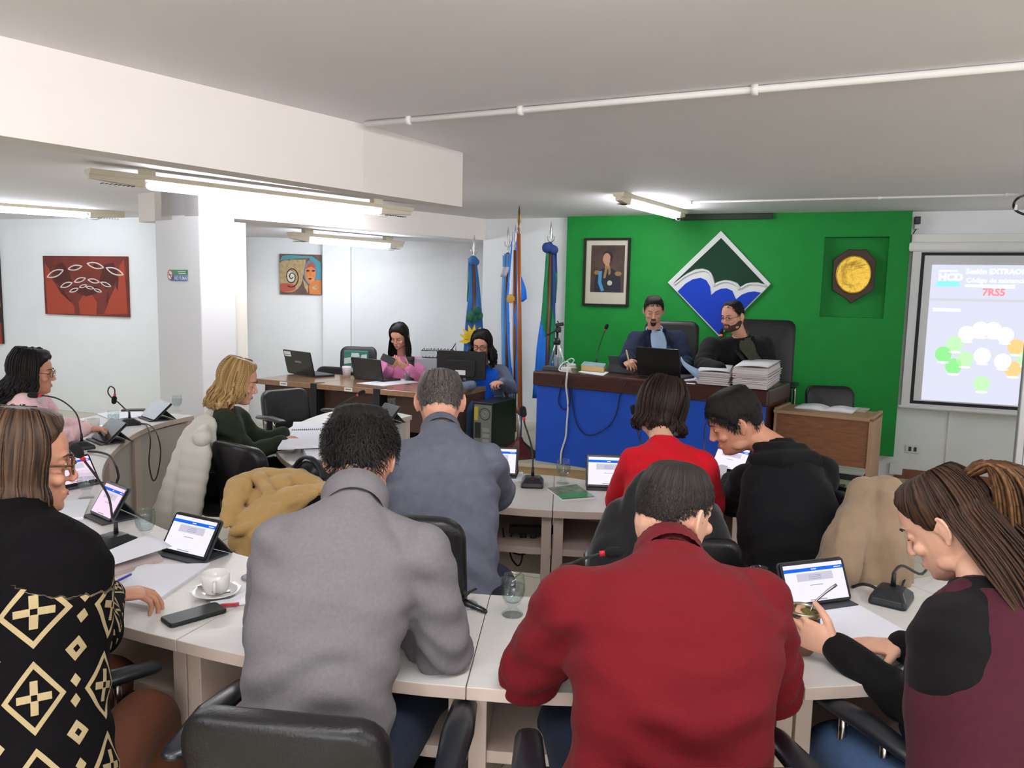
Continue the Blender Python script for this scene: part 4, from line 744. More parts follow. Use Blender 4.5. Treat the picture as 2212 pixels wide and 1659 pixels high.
def head_prims(mb, ax, c, sc=1.0, female=False, chin=0.0, eyes_open=False):
    T = lambda p: c+(np.array(p, float)*sc)@ax
    rings = []
    for z in np.concatenate([[.122, .120], np.linspace(.117, -.115, 30)]): rings.append([T(hsurf(t, z)[0]) for t in np.arange(0, 360, 15)])
    mb.loft(rings)
    tube = lambda pts, r, n=10, **k: mb.caps([T(p) for p in pts], [q*sc for q in r] if not np.isscalar(r) else r*sc, n, **k)
    ball = lambda p, r: mb.ell(T(p), [q*sc for q in r], ax)
    fs = .82 if female else 1.0
    tube([(0, .084, .020), (0, .096, -.006), (0, .1055, -.026)], [.0085*fs, .0088*fs, .0108*fs])
    for s in (-1, 1):
        ball((s*.010*fs, .099, -.031), (.0085, .010, .0075))
        tube([(s*.014, .0875, .026), (s*.034, .0815, .030), (s*.050, .066, .026)], [.006*fs, .0065*fs, .005*fs])
        ball((s*.0315, .0705, .007), (.0165, .0135, .0125))
        ball((s*.042, .064, -.026), (.021, .019, .017))
        ball((s*.012, .0825, -.060), (.018, .010, .006)); ball((s*.010, .0825, -.0705), (.016, .010, .0065))
        ball((s*.048, .015, -.070), (.016, .035, .024))
        # ear: flat cup with rim
        o = V(s*.081, -.014, -.004)
        eax = np.array([[1, s*.45, 0], [-s*.45, 1, 0], [0, 0, 1.]]); eax = np.array([unit(q) for q in eax])
        mb.ell(T(o+V(s*.001, 0, 0)), V(.0075, .0165, .029)*sc, eax@ax)
        rim = [o+(V(s*.0045, -.0175*math.cos(math.radians(q)), .004+.0275*math.sin(math.radians(q)))@eax) for q in range(-80, 200, 20)]
        tube(rim, .0042, 8); ball(o+V(s*.001, .004, -.027), (.006, .008, .009))
    ball((0, .076, -.094), (.020, .013, .014))
    ball((0, -.05, -.02), (.066, .05, .075))
def hand_prims(mb, w, d, n, side, curl=(20, 25, 28, 30), thumb=25, s=1.0, spread=5):
    d = unit(d); n = unit(np.array(n, float)-d*np.dot(n, d)); t = np.cross(n, d)*(-1 if side == 'R' else 1)
    rings = []
    for f, hw, th in ((-.02, .026, .019), (0, .027, .018), (.3, .036, .018), (.65, .042, .016), (.95, .042, .013), (1.05, .036, .009)):
        c = w+d*f*.092*s+n*.002*s; rings.append([c+t*hw*s*math.cos(a)+n*th*s*math.sin(a) for a in np.linspace(0, 2*math.pi, 14, endpoint=False)])
    mb.loft(rings)
    mb.ell(w+d*.035*s+t*.022*s+n*.009*s, (.030*s, .017*s, .015*s), (d, t, n))
    L = ((.044, .027, .021), (.048, .030, .022), (.044, .028, .021), (.035, .021, .019)); tips = []
    for i in range(4):
        b = w+d*(.090-(.004 if i in (0, 2) else .012 if i == 3 else 0))*s+t*(.030-.0200*i)*s
        dirv = unit(d+t*math.tan(math.radians(spread*(1.5-i)*.9))); ang = 0; pts = [b-d*.015*s, b]; cc = curl[i] if hasattr(curl, '__len__') else curl
        for k in range(3):
            ang += math.radians(cc*(1.0, 1.2, .8)[k]); q = dirv*math.cos(ang)+n*math.sin(ang); pts.append(pts[-1]+q*L[i][k]*s)
        mb.caps(pts, [.0098*s, .0094*s, .0086*s, .0078*s, .0064*s], 9); tips.append(pts[-1])
    b = w+d*.022*s+t*.024*s; q0 = unit(d*.62+t*.75+n*.25); ta_ = math.radians(thumb); q1 = unit(q0*math.cos(ta_)+(d*.6+n*.8-t*.25)*math.sin(ta_)); q2 = unit(q1+(n*.5-t*.5)*math.sin(ta_))
    p1 = b+q0*.040*s; p2 = p1+q1*.032*s; p3 = p2+q2*.026*s
    mb.caps([b, p1, p2, p3], [.0135*s, .0115*s, .0098*s, .0078*s], 9); tips.append(p3); return tips
def axes(yaw, pitch, roll):              # yaw 0 looks away from the camera, 90 to the left of the picture
    y, p, r = map(math.radians, (yaw, pitch, roll)); f = V(-math.sin(y)*math.cos(p), math.cos(y)*math.cos(p), -math.sin(p))
    rt = V(math.cos(y), math.sin(y), 0); up = np.cross(rt, f); rt2 = rt*math.cos(r)+up*math.sin(r); up2 = up*math.cos(r)-rt*math.sin(r)
    return np.array([rt2, f, up2])
def folds(me, amp, sc=(6, 6, 16), seed=0, pts=(), pamp=.006):
    a = mverts(me); nn = np.empty(len(a)*3); me.vertices.foreach_get('normal', nn); nn = nn.reshape(-1, 3); d = np.zeros(len(a))
    for i, p in enumerate(a):
        d[i] = amp*(noise.noise((p[0]*sc[0]+seed, p[1]*sc[1], p[2]*sc[2]))+.5*noise.noise((p[0]*sc[0]*2.3, p[1]*sc[1]*2.3+seed, p[2]*sc[2]*2.1)))
    for (c, axis, rad, freq) in pts:
        q = a-np.array(c); r = np.linalg.norm(q, axis=1); s = q@unit(axis); d += pamp*np.exp(-(r/rad)**2)*np.sin(s*freq+3*np.sin(q[:, 0]*14+seed))
    setverts(me, a+nn*d[:, None])
def torso_rings(J, wd, dp, off=0.0, prof=None, n=24):
    pel, nk = J['pel'], J['neck']; shl, shr = J['shL'], J['shR']
    lat0 = unit((shr-shl)*V(1, 1, 0.15)); lat1 = unit(shr-shl); shc = (shl+shr)/2
    ctrl = J.get('mid', (pel+nk)/2)
    prof = prof or [(-.06, .150, .100), (.02, .172, .122), (.14, .166, .120), (.28, .160, .118), (.45, .168, .122), (.62, .178, .122), (.76, .180, .115), (.86, .160, .100), (.93, .115, .082), (1.0, .068, .062), (1.05, .055, .055)]
    rings = []; span = np.linalg.norm(shr-shl)/2
    for t, w_, d_ in prof:
        if t > .55: w_ = lerp(w_*wd, span*np.interp(t, [.55, .76, .86, .93, 1.0, 1.05], [1.12, 1.14, 1.0, .72, .068*wd/span, .055*wd/span]), min(1, (t-.5)/.2))/wd
        q = (1-t)**2*pel+2*t*(1-t)*ctrl+t*t*nk; tg = unit(2*(1-t)*(ctrl-pel)+2*t*(nk-ctrl)); la = unit(lerp(lat0, lat1, min(1, max(0, t)))); la = unit(la-tg*np.dot(la, tg)); dpv = np.cross(tg, la)   # dpv points forward? (tg up, la right -> forward = up x right)
        rings.append([q+la*(w_*wd+off)*math.copysign(abs(math.cos(a))**.85, math.cos(a))+dpv*(d_*dp+off)*math.copysign(abs(math.sin(a))**.85, math.sin(a)) for a in np.linspace(0, 2*math.pi, n, endpoint=False)])
    return rings
def limb(mb, pts, rs, off, n=14): mb.caps(pts, [r+off for r in rs], n)
def midpts(a, b, c, ra, rb, rc, k=3):    # softened elbow / knee
    P = [a, lerp(a, b, .5), lerp(a, b, .9), b*.9+(a+c)*.05, lerp(b, c, .1), lerp(b, c, .5), c]
    R = [ra, ra*.55+rb*.45, rb*1.02, rb*1.03, rb*.98, rb*.5+rc*.5, rc]; return P, R
def person(label, J, head, skin, top, trousers=None, build=(1, 1), voxel=.011, arm=1.0, female=False, hands={}, shoes=True, tm=None, fold=.004, collar=None, seed=1, topname='sweater', legpose=None, headscale=1.0, topcut=None, lipcol=None, brow=None, eyes=True, shn=1.0):
    for q in ('wrL', 'wrR'):
        if .5 < J[q][2] < .79 and not (legpose or {}).get('floor'): J[q] = V(J[q][0], J[q][1], .79)
    J = {k: V(*v) for k, v in J.items()}
    pel = J['pel']; fw = J.get('fw'); lat = unit((J['shR']-J['shL'])*V(1, 1, 0)); fwd = unit(fw*V(1, 1, 0)) if fw is not None else V(-lat[1], lat[0], 0)
    fwdl = fwd; side = V(fwd[1], -fwd[0], 0)
    fl = legpose.get('floor', 0.0) if legpose else 0.0
    root = thing('person', label, 'person', (pel[0], pel[1], fl))
    # legs
    lp = legpose or {}
    if not lp.get('keep'): J['pel'] = pel = V(pel[0], pel[1], fl+.60)
    for s, k in ((-1, 'L'), (1, 'R')):
        J['hip'+k] = pel+side*s*.095*build[0]+V(0, 0, -.02)
        if 'knee'+k not in J: J['knee'+k] = J['hip'+k]+fwd*.42+side*s*lp.get('splay', .06)+V(0, 0, lp.get('kneez', .02))
        if 'ank'+k not in J: J['ank'+k] = V(*(J['knee'+k]+fwd*lp.get('shin', .05))[:2], fl+.09)
    def legs(mb, off, r=1.0):
        mb.ell(pel+V(0, 0, -.0), (.165*build[0]+off, .125*build[1]+off, .115+off), (side, fwd, V(0, 0, 1)), 18, 11)
        for k in 'LR':
            P, R = midpts(J['hip'+k], J['knee'+k], J['ank'+k], .088*r, .060*r, .042*r); limb(mb, P, R, off)
    core = MB(); core.loft(torso_rings(J, build[0]*.9, build[1]*.88)); 
    for k in 'LR':
        P, R = midpts(J['sh'+k], J['el'+k], J['wr'+k], .048*arm, .040*arm, .026); limb(core, P, R, -.004)
        core.caps([J['neck']+V(0, 0, -.03), J['sh'+k]], [.05, .05], 10)
    legs(core, -.012, .9)
    hax = axes(*head['rot']); hc = J['head']; hs = headscale
    core.caps([lerp(J['neck'], hc+V(0, -.03, -.05)*hs@hax, -.25), hc+(V(0, -.03, -.06)*hs)@hax], [.056*(.88 if female else 1), .054*(.88 if female else 1)], 14)
    parts = [remesh(core, .015, 2)]
    hm = MB(); head_prims(hm, hax, hc, hs, female)
    hm.caps([lerp(J['neck'], hc+V(0, -.03, -.05)*hs@hax, -.1), hc+(V(0, -.032, -.06)*hs)@hax, hc+(V(0, -.02, -.02)*hs)@hax], [.057*(.86 if female else 1), .054*(.86 if female else 1), .05], 16)
    parts.append(remesh(hm, .0040 if voxel < .0105 else .0046, 2, .45))
    for k in 'LR':
        if k in hands:
            h = hands[k]; hm = MB(); d = V(*h['d']); tips = hand_prims(hm, J['wr'+k], d, V(*h['n']), k, h.get('curl', (20, 25, 28, 30)), h.get('thumb', 25), h.get('s', .95 if female else 1.0), h.get('spread', 4))
            hm.caps([J['wr'+k]-unit(J['wr'+k]-J['el'+k])*.05, J['wr'+k]+unit(d)*.01], [.027, .025], 12)
            parts.append(remesh(hm, .0036, 2, .4)); h['tips'] = tips
    body = put('body', joinmesh('body', parts), skin, root, fix=False)
    # clothes
    tp = MB(); tp.loft(torso_rings(J, build[0], build[1], .008))
    for k in 'LR':
        P, R = midpts(J['sh'+k], J['el'+k], J['wr'+k], .063*arm, .052*arm, .036*arm)
        if topcut == 'short': P, R = P[:4], R[:4]
        P[-1] = lerp(P[-1], P[-2], .03); limb(tp, P, R, .006); tp.ell(J['sh'+k]+V(0, 0, -.004), (.07*arm*shn,)*3)
        nb_ = lerp(J['neck'], J['pel'], .05); tp.caps([nb_, lerp(nb_, J['sh'+k], .55)+V(0, 0, .004), J['sh'+k]], [.056, .058*shn, .06*arm*shn], 12)
    tpm = remesh(tp, voxel, 6, .5)
    cp = []
    for k in 'LR':
        cp.append((J['el'+k], J['wr'+k]-J['sh'+k], .11, 95)); cp.append((lerp(J['sh'+k], J['pel'], .12), lerp(J['sh'+k], J['pel'], 1)-J['neck'], .10, 70))
    cp.append((lerp(J['pel'], J['neck'], .18), J['neck']-J['pel'], .22, 62))
    folds(tpm, fold, seed=seed*3.7, pts=cp, pamp=fold*1.7)
    topobj = put(topname, tpm, top, root, fix=False); J['_top'] = topobj
    if trousers is not None:
        tr_ = MB(); legs(tr_, .006); tme = remesh(tr_, max(.014, voxel), 4); folds(tme, .004, seed=seed); put('trousers', tme, trousers, root, fix=False)
        if shoes:
            for k in 'LR':
                a = J['ank'+k]; sh = MB(); sh.caps([a*V(1, 1, 0)+V(0, 0, fl+.045)-fwd*.05, a*V(1, 1, 0)+V(0, 0, fl+.045)+fwd*.05, a*V(1, 1, 0)+V(0, 0, fl+.035)+fwd*.16], [.04, .045, .034], 10); sh.caps([a, a*V(1, 1, 0)+V(0, 0, fl+.05)], [.04, .042], 10)
                put('shoe', remesh(sh, .014, 2), mat('shoe_leather', (30, 26, 24), .45), root, fix=False)
    # eyes, brows, lips
    T = lambda p: hc+(np.array(p, float)*hs)@hax
    if eyes:
        for s in (-1, 1):
            em = MB(); em.tube([T((s*(.0315+dx), .0845-abs(dx)*.22-(.0005), .001+abs(dx)*.06)) for dx in (-.013, -.006, 0, .006, .013)], .0016*hs, 6); put('eyelashes', em, mat('lash_dark', (38, 28, 24), .6), root)
        if head.get('open'):
            for s in (-1, 1):
                e = MB(); e.ell(T((s*.0315, .0755, .0065)), (.0115*hs, .0095*hs, .0065*hs), hax); eo = put('eye', e, mat('eye_white', (225, 218, 212), .3), root, True)
                e = MB(); e.ell(T((s*.0315, .0838, .006)), (.0050*hs, .0022*hs, .0052*hs), hax); put('iris', e, mat('iris_brown', (46, 30, 22), .2), eo, True)
    for s in (-1, 1):
        bm_ = MB(); bm_.tube([T((s*.013, .0945, .024)), T((s*.024, .0925, .0295)), T((s*.038, .086, .031)), T((s*.050, .0745, .0265))], [.002*hs, .0032*hs, .0028*hs, .001*hs], 6, flat=.8); put('eyebrow', bm_, brow or mat('brow_dark', (44, 34, 28), .8), root)
    lm = MB()
    lm.caps([T((x, .0925-abs(x)*abs(x)*12, -.0605-abs(x)*.06)) for x in (-.020, -.010, 0, .010, .020)], [.0012, .0036, .0034, .0036, .0012], 8, flat=.8); put('upper_lip', lm, lipcol or mat('lips_natural', (168, 104, 92), .45), root, True)
    lm = MB(); lm.caps([T((x, .0925-abs(x)*abs(x)*12, -.0675+abs(x)*.14)) for x in (-.018, -.009, 0, .009, .018)], [.001, .0038, .0046, .0038, .001], 8, flat=.8)
    put('lower_lip', lm, lipcol or mat('lips_natural', (168, 104, 92), .45), root, True)
    return root, J, hax, hc, hs
# ---- hair
SHORT_HL = [(0, .082), (25, .080), (45, .066), (60, .044), (72, .020), (84, -.012), (90, .012), (98, .022), (112, .010), (122, -.020), (140, -.050), (180, -.062)]
def hairline(hl, th):
    th = abs((th+180) % 360-180); return np.interp(th, [a for a, b in hl], [b for a, b in hl])
def hair_cap(mb, T, hl, thick, seed=0, bump=.003, top=None, fade=.018, lift=None):
    rows = []; zs = [.122, .1205]+list(np.linspace(.118, -.085, 40)); uvs = []
    for z in zs:
        row = []
        for t in np.arange(0, 360, 9):
            m = (z-hairline(hl, t))/fade; m = max(0, min(1, m)); tk = thick*(top(t, z) if top else 1)
            off = -.008*(1-m)+tk*m+(bump*noise.noise((t*.09, z*45, seed))*m)
            row.append(T(hsurf(t, z, off)[0]+V(0, 0, (tk if z > .1 else 0)*.6*m)))
        rows.append(row)
    f0 = len(mb.f); mb.loft(rows); n = len(rows[0]); return [c for i in range(len(rows)-1) for j in range(n) for c in ((j/n*3, i/42), ((j+1)/n*3, i/42), ((j+1)/n*3, (i+1)/42), (j/n*3, (i+1)/42))]+[(.3, .1)]*(2*n)
def fur(mb, T, hl, thick, n, length, rad=.0011, whorl=(0, -.055, .11), down=.6, seed=0, lift=.25, dens=None, fade=.012, curlz=0.0):
    rnd = random.Random(seed); W_ = V(*whorl); k = 0; tries = 0
    while k < n and tries < n*20:
        tries += 1; t = rnd.uniform(0, 360); z = .119-abs(rnd.triangular(0, .19, .06))
        if rnd.random() > math.sqrt(max(0, 1-((z-.01)/.11)**2))+.08: continue
        if z < hairline(hl, t)-.002: continue
        if dens and rnd.random() > dens(t, z): continue
        p, nn = hsurf(t, z, thick*.6)
        f = unit(p-W_); f = f-nn*np.dot(f, nn); f = unit(unit(f)+V(0, 0, -down)+V(rnd.gauss(0, .3), rnd.gauss(0, .3), rnd.gauss(0, .25))*(1+curlz)); f = unit(f-nn*np.dot(f, nn))
        L = length*rnd.uniform(.6, 1.25); sd = np.cross(f, nn); r = rad*rnd.uniform(.7, 1.3)
        a = p-nn*.002; b = p+f*L*.5+nn*L*lift*.8; c = p+f*L+nn*L*lift*.55+sd*L*rnd.gauss(0, .12)
        mb.add([T(a-sd*r), T(a+sd*r), T(b+sd*r), T(b-sd*r), T(c)], [(0, 1, 2, 3), (3, 2, 4)]); k += 1
def with_uv(me, per=None):               # hair UV from position (fur): random streak per strand
    return me
def uv_grid(me, cols, rows, base=0):
    pass
def hair_short(root, hax, hc, hs, m, thick=.010, n=2600, length=.022, hl=SHORT_HL, seed=1, bump=.003, top=None, lift=.25, down=.6, dens=None, curlz=0, rad=.0011, whorl=(0, -.055, .11), name='hair', fade=.018):
    T = lambda p: hc+(np.array(p, float)*hs)@hax
    mb = MB(); uvs = hair_cap(mb, T, hl, thick, seed, bump, top, fade); f0 = len(mb.f); fur(mb, T, hl, thick, n, length, rad, whorl, down, seed, lift, dens, curlz=curlz)
    rnd = random.Random(seed)
    for i in range(f0, len(mb.f), 2): u = rnd.random()*3; uvs += [(u, .2)]*4+[(u, .3)]*3
    me = mb.mesh(name, True); ul = me.uv_layers.new(name='UVMap'); ul.data.foreach_set('uv', np.array(uvs, float).ravel())
    return put(name, me, m, root, fix=False)
def strand_path(T, th, z0, thick, hang, drop, out, wave, wf, ph, fwdpull, n=9, part=(0, .0, .125)):
    pts = [T(hsurf(th, .1185, thick*.5)[0]+V(0, 0, thick*.8))]
    for z in (.113, .1, .082, .055, .02, z0):
        if z >= z0: pts.append(T(hsurf(th, z, thick)[0]))
    return pts
def hair_long(root, hax, hc, hs, m, th0, th1, length, thick=.014, z0=-.01, out=.02, wave=.006, wf=18, seed=1, layers=3, name='hair', lenf=None, toward=None, tw=0.0, rag=.06, hl=None, cols=46, capthick=None, locks=0, lockr=.006, drift=None, tips=.5, push=None, via=None, viadir=None):
    """sheet layers of strands from the crown down the skull, then hanging; th0..th1 is the span kept clear of the face"""
    T = lambda p: hc+(np.array(p, float)*hs)@hax; rnd = random.Random(seed)
    mb = MB(); uvl = []
    uvs = hair_cap(mb, T, hl, capthick or thick*.7, seed) if hl else []
    skull = (.1185, .112, .1, .083, .06, .035, .012, -.01, -.03)
    def path(th, lay, ph, L):
        tk = thick*(1-.28*lay); pts = []
        for z in skull:
            if z < z0-1e-6: break
            q, nn = hsurf(th, z, tk*(.55 if z > .115 else 1)); pts.append(T(q+V(0, 0, tk*.5 if z > .1 else 0)))
        p = pts[-1]; q, nn = hsurf(th, z0, 0); od = unit((nn*V(1, 1, 0))@hax*V(1, 1, 0)+1e-6); K = 9
        for k in range(1, K+1):
            s = k/K; w_ = wave*math.sin(s*L*wf*6.28/1.0+ph)*min(1, s*2); o2 = out*math.sin(min(1, s*1.4)*1.57)*(1 if s < .75 else 1-(s-.75)*tips)
            r = p+V(0, 0, -L*s)+od*(o2+w_)+np.cross(od, V(0, 0, 1))*wave*.8*math.cos(s*L*wf*6.28+ph*1.7)*min(1, s*2)
            if toward is not None: r = lerp(r, V(*toward)+V(0, 0, -L*s*.0)+(r-p)*V(.35, .35, 1), tw*min(1, s*1.25)) if tw else r
            if via is not None: r = r+viadir*max(0, np.dot(via-p, viadir))*min(1, s/.30)**.8*1.0
            if drift is not None: r = r+V(*drift)*s*s
            if push: r = push(r)
            pts.append(r)
        return pts
    for lay in range(layers):
        ths = np.linspace(th0, th1, cols); rows = []
        for i, th in enumerate(ths):
            ph = 3.5*noise.noise((i*.35, lay*7, seed))*3; L = length*(1+rag*rnd.uniform(-1, .6))*(lenf(th) if lenf else 1)*(1-.05*lay)
            rows.append(path(th+rnd.uniform(-1.2, 1.2), lay, ph, L))
        n = len(rows[0]); o = len(mb.v); mb.v.extend([tuple(p) for r in rows for p in r])
        for i in range(cols-1):
            for k in range(n-1):
                mb.f.append((o+i*n+k, o+(i+1)*n+k, o+(i+1)*n+k+1, o+i*n+k+1)); mb.m.append(0)
                u0, u1 = i/cols+lay*.31, (i+1)/cols+lay*.31; v0, v1 = k/n, (k+1)/n; uvs += [(u0, v0), (u1, v0), (u1, v1), (u0, v1)]
    for q in range(locks):
        th = rnd.uniform(th0, th1); pts = path(th, rnd.choice((0, 0, 1))-.25, rnd.uniform(0, 6.28), length*rnd.uniform(.75, 1.08)*(lenf(th) if lenf else 1)); f0 = len(mb.f)
        k0 = rnd.choice((0, 2, 4)); pts = pts[k0:]; kk = len(pts); mb.tube(spline(pts, 2), [lockr*(.35+.65*math.sin(min(1, j/(2*kk-2)*1.15)*2.6))*rnd.uniform(.8, 1.2) for j in range(2*kk-1)], 5); uu = rnd.random()
        for f in mb.f[f0:]:
            for vi in range(len(f)): uvs.append((uu+vi*.002, .5))
    me = mb.mesh(name, True); ul = me.uv_layers.new(name='UVMap'); ul.data.foreach_set('uv', np.array(uvs, float).ravel())
    return put(name, me, m, root, fix=False)
def glasses(root, hax, hc, hs, m, r=.021, lens=True, thick=.0016, sq=.8, temple=True):
    T = lambda p: hc+(np.array(p, float)*hs)@hax; mb = MB()
    for s in (-1, 1):
        ring = [(s*.032+r*math.cos(a)*1.12, .1005-abs(math.cos(a)*s+.3)*.004, .003+r*sq*math.sin(a)) for a in np.linspace(0, 2*math.pi, 21)]
        mb.tube([T(p) for p in ring], thick*hs, 6)
        if temple: mb.tube([T((s*.056, .096, .008)), T((s*.076, .07, .010)), T((s*.0815, .0, .010)), T((s*.082, -.02, .002))], thick*1.1*hs, 6)
    mb.tube([T((-.010, .1035, .006)), T((0, .1065, .008)), T((.010, .1035, .006))], thick*hs, 6)
    return put('glasses', mb, m, root, True)
def collar_ring(root, J, hax, hc, m, r=.066, h=.05, th=.006, name='collar', tilt=None, flare=0.0, gap=None, z=-.015, rib=False):
    nk = V(*J['neck']); up = unit(hc+(V(0, -.03, -.07))@hax-nk) if tilt is None else unit(tilt); lat = unit(V(*J['shR'])-V(*J['shL'])); lat = unit(lat-up*np.dot(lat, up)); fd = np.cross(up, lat); mb = MB()
    rings = []; N = 60 if rib else 30
    for zz, rr in ((z, r*1.05), (z+h*.5, r+flare*.4), (z+h, r+flare), (z+h+.003, r+flare-th*.5), (z+h-.002, r+flare-th), (z+h*.5, r-th), (z, r-th)):
        row = []
        for i in range(N):
            a = 2*math.pi*i/N; k = 1+(.02*(i % 2) if rib else 0); row.append(nk+up*(zz+(-.014*math.sin(a) if True else 0))+lat*rr*k*math.cos(a)*1.03+fd*rr*k*math.sin(a)*1.02)
        rings.append(row)
    mb.loft(rings, cap=False); return put(name, mb, m, root, True)
def W(*p): return PY(*p)

def torso_push(J, w_=.19, d_=.14, off=.012):
    pel, nk = V(*J['pel']), V(*J['neck']); lat = unit(V(*J['shR'])-V(*J['shL'])); ax = unit(nk-pel); L = np.linalg.norm(nk-pel); sp = np.linalg.norm(V(*J['shR'])-V(*J['shL']))/2+.05
    lat = unit(lat-ax*np.dot(lat, ax)); fd = np.cross(ax, lat)
    def f(p):
        q = p-pel; t = np.dot(q, ax)/L
        if t > 1.02 or t < -.2: return p
        W_ = w_ if t < .6 else np.interp(t, [.6, .85, .95, 1.02], [w_, sp, sp*.75, .07]); D_ = d_ if t < .7 else np.interp(t, [.7, .9, 1.02], [d_, .105, .07])
        x, y = np.dot(q, lat), np.dot(q, fd); r = math.hypot(x/(W_+off), y/(D_+off))
        if r >= 1 or r < 1e-4: return p
        k = 1/r-1; return p+lat*x*k*.35+fd*(math.copysign(math.sqrt(max(0, 1-(x*(1+k*.35)/(W_+off))**2))*(D_+off), y)-y)
    return f
SK = lambda n, c: mat(n, c, .48, var=.05, vscale=40, sss=.06, spec=.4)
skA = SK('skin_tan', (204, 150, 126)); skB = SK('skin_light', (222, 172, 146)); skC = SK('skin_olive', (198, 142, 116)); skD = SK('skin_pink', (214, 158, 134))
FB = lambda n, c, **k: mat(n, c, .88, var=k.get('var', .07), vscale=k.get('vs', 60), bump=k.get('b', .25), bscale=k.get('bs', 260), spec=.2, sheen=k.get('sheen', .03))
jean = FB('dark_jeans', (36, 44, 62)); jeanb = FB('blue_jeans', (62, 84, 118)); blackt = FB('black_trousers', (24, 24, 27)); navyt = FB('navy_trousers', (40, 42, 66)); brownt = FB('brown_skirt_cloth', (92, 54, 36))
H_black = hairmat('hair_black', (13, 11, 11), (30, 26, 25), rough=.6); H_dark = hairmat('hair_dark_brown', (22, 14, 11), (54, 36, 28)); H_grey = hairmat('hair_salt_pepper', (38, 34, 32), (112, 106, 102))
H_blond = hairmat('hair_blonde', (120, 88, 48), (214, 180, 124), 60); H_ombre = hairmat('hair_brown_ombre', (20, 13, 11), (78, 52, 36), 40); H_bob = hairmat('hair_brown_highlights', (24, 16, 13), (92, 68, 50), 40)
def checkJ(n, J):
    L = lambda a, b: round(float(np.linalg.norm(V(*J[a])-V(*J[b]))), 2)
    print('LEN', n, 'sh', L('shL', 'shR'), 'uaL', L('shL', 'elL'), 'uaR', L('shR', 'elR'), 'faL', L('elL', 'wrL'), 'faR', L('elR', 'wrR'), 'trunk', L('pel', 'neck'), 'head', L('head', 'neck'), 'pelz', round(J['pel'][2], 2), 'wrz', round(J['wrL'][2], 2), round(J['wrR'][2], 2), 'elz', round(J['elL'][2], 2), round(J['elR'][2], 2))
# ---- near man in the grey sweater
J = dict(head=W(780, 990, 1.96), neck=W(765, 1095, 1.83), shL=W(612, 1180, 1.76), shR=W(908, 1195, 1.78), elL=W(580, 1390, 1.90), elR=W(968, 1425, 1.80), wrL=W(760, 1375, 2.12), wrR=W(868, 1400, 1.98), pel=W(672, 1640, 1.60), fw=V(.15, 1, 0))
J['mid'] = lerp(J['pel'], J['neck'], .5)+V(-.02, -.05, .02); JG = J; checkJ('grey', J)
M_grey = FB('grey_knit', (106, 103, 106), vs=120)
r, J, hx, hc, hs = person('person in a grey zip-collar sweater with dark hair, back turned, at the near table', J, dict(rot=(-4, 20, 3)), skA, M_grey, jean, build=(.98, 1.0), voxel=.009, seed=1, fold=.0065, arm=1.12, hands=dict(R=dict(d=(-.75, .6, .1), n=(0, .2, -1), curl=(40, 45, 50, 50))), headscale=.98)
hair_short(r, hx, hc, hs, H_black, .016, 3400, .03, seed=2, bump=.006, lift=.5, down=.25, curlz=1.2)
collar_ring(r, J, hx, hc, M_grey, .068, .062, .007, flare=.012, z=-.03)
# ---- near man in the red sweater
J = dict(head=W(1458, 1108, 1.86), neck=W(1448, 1215, 1.72), shL=W(1235, 1300, 1.64), shR=W(1632, 1310, 1.66), elL=W(1135, 1470, 1.72), elR=W(1668, 1500, 1.72), wrL=W(1270, 1420, 1.98), wrR=W(1600, 1420, 1.98), pel=W(1440, 1720, 1.48), fw=V(-.02, 1, 0))
J['mid'] = lerp(J['pel'], J['neck'], .5)+V(0, -.06, .02); JR = J; checkJ('red', J)
M_red = FB('red_knit', (98, 15, 23), vs=140)
r, J, hx, hc, hs = person('person in a dark red ribbed-collar sweater, back turned, at the near table', J, dict(rot=(-53, 8, -2)), skB, M_red, jean, build=(1.22, 1.2), voxel=.009, seed=2, fold=.0065, arm=1.22, headscale=1.02)
hair_short(r, hx, hc, hs, hairmat('hair_short_greying', (20, 17, 16), (58, 52, 48), rough=.6), .005, 4200, .010, seed=3, bump=.001, rad=.0009, hl=[(0, .092), (30, .088), (50, .066), (66, .030), (84, .000), (92, .014), (104, .022), (122, -.004), (140, -.034), (180, -.048)])
collar_ring(r, J, hx, hc, M_red, .071, .056, .008, flare=.008, z=-.028, rib=True)
# ---- man in the blue-grey shirt
J = dict(head=W(951, 868, 2.86), neck=W(952, 938, 2.74), shL=W(848, 1000, 2.68), shR=W(1050, 1002, 2.70), elL=W(830, 1110, 2.92), elR=W(1078, 1068, 3.02), wrL=W(930, 1068, 3.25), wrR=W(1000, 1058, 3.28), pel=W(965, 1260, 2.42), fw=V(.0, 1, 0))
JB = J; checkJ('blue', J)
M_bluesh = FB('blue_grey_shirt', (96, 100, 114), vs=30, var=.10)
r, J, hx, hc, hs = person('person in a blue-grey shirt with greying hair, back turned, at the inner table', J, dict(rot=(3, 12, 0)), skD, M_bluesh, navyt, build=(1.05, 1.08), voxel=.011, seed=3, fold=.008, arm=1.12, topname='shirt')
hair_short(r, hx, hc, hs, H_grey, .007, 3200, .014, seed=4, bump=.002, rad=.0013, top=lambda t, z: .35 if (z > .107) else 1)
collar_ring(r, J, hx, hc, M_bluesh, .066, .036, .006, flare=.004, z=-.012)
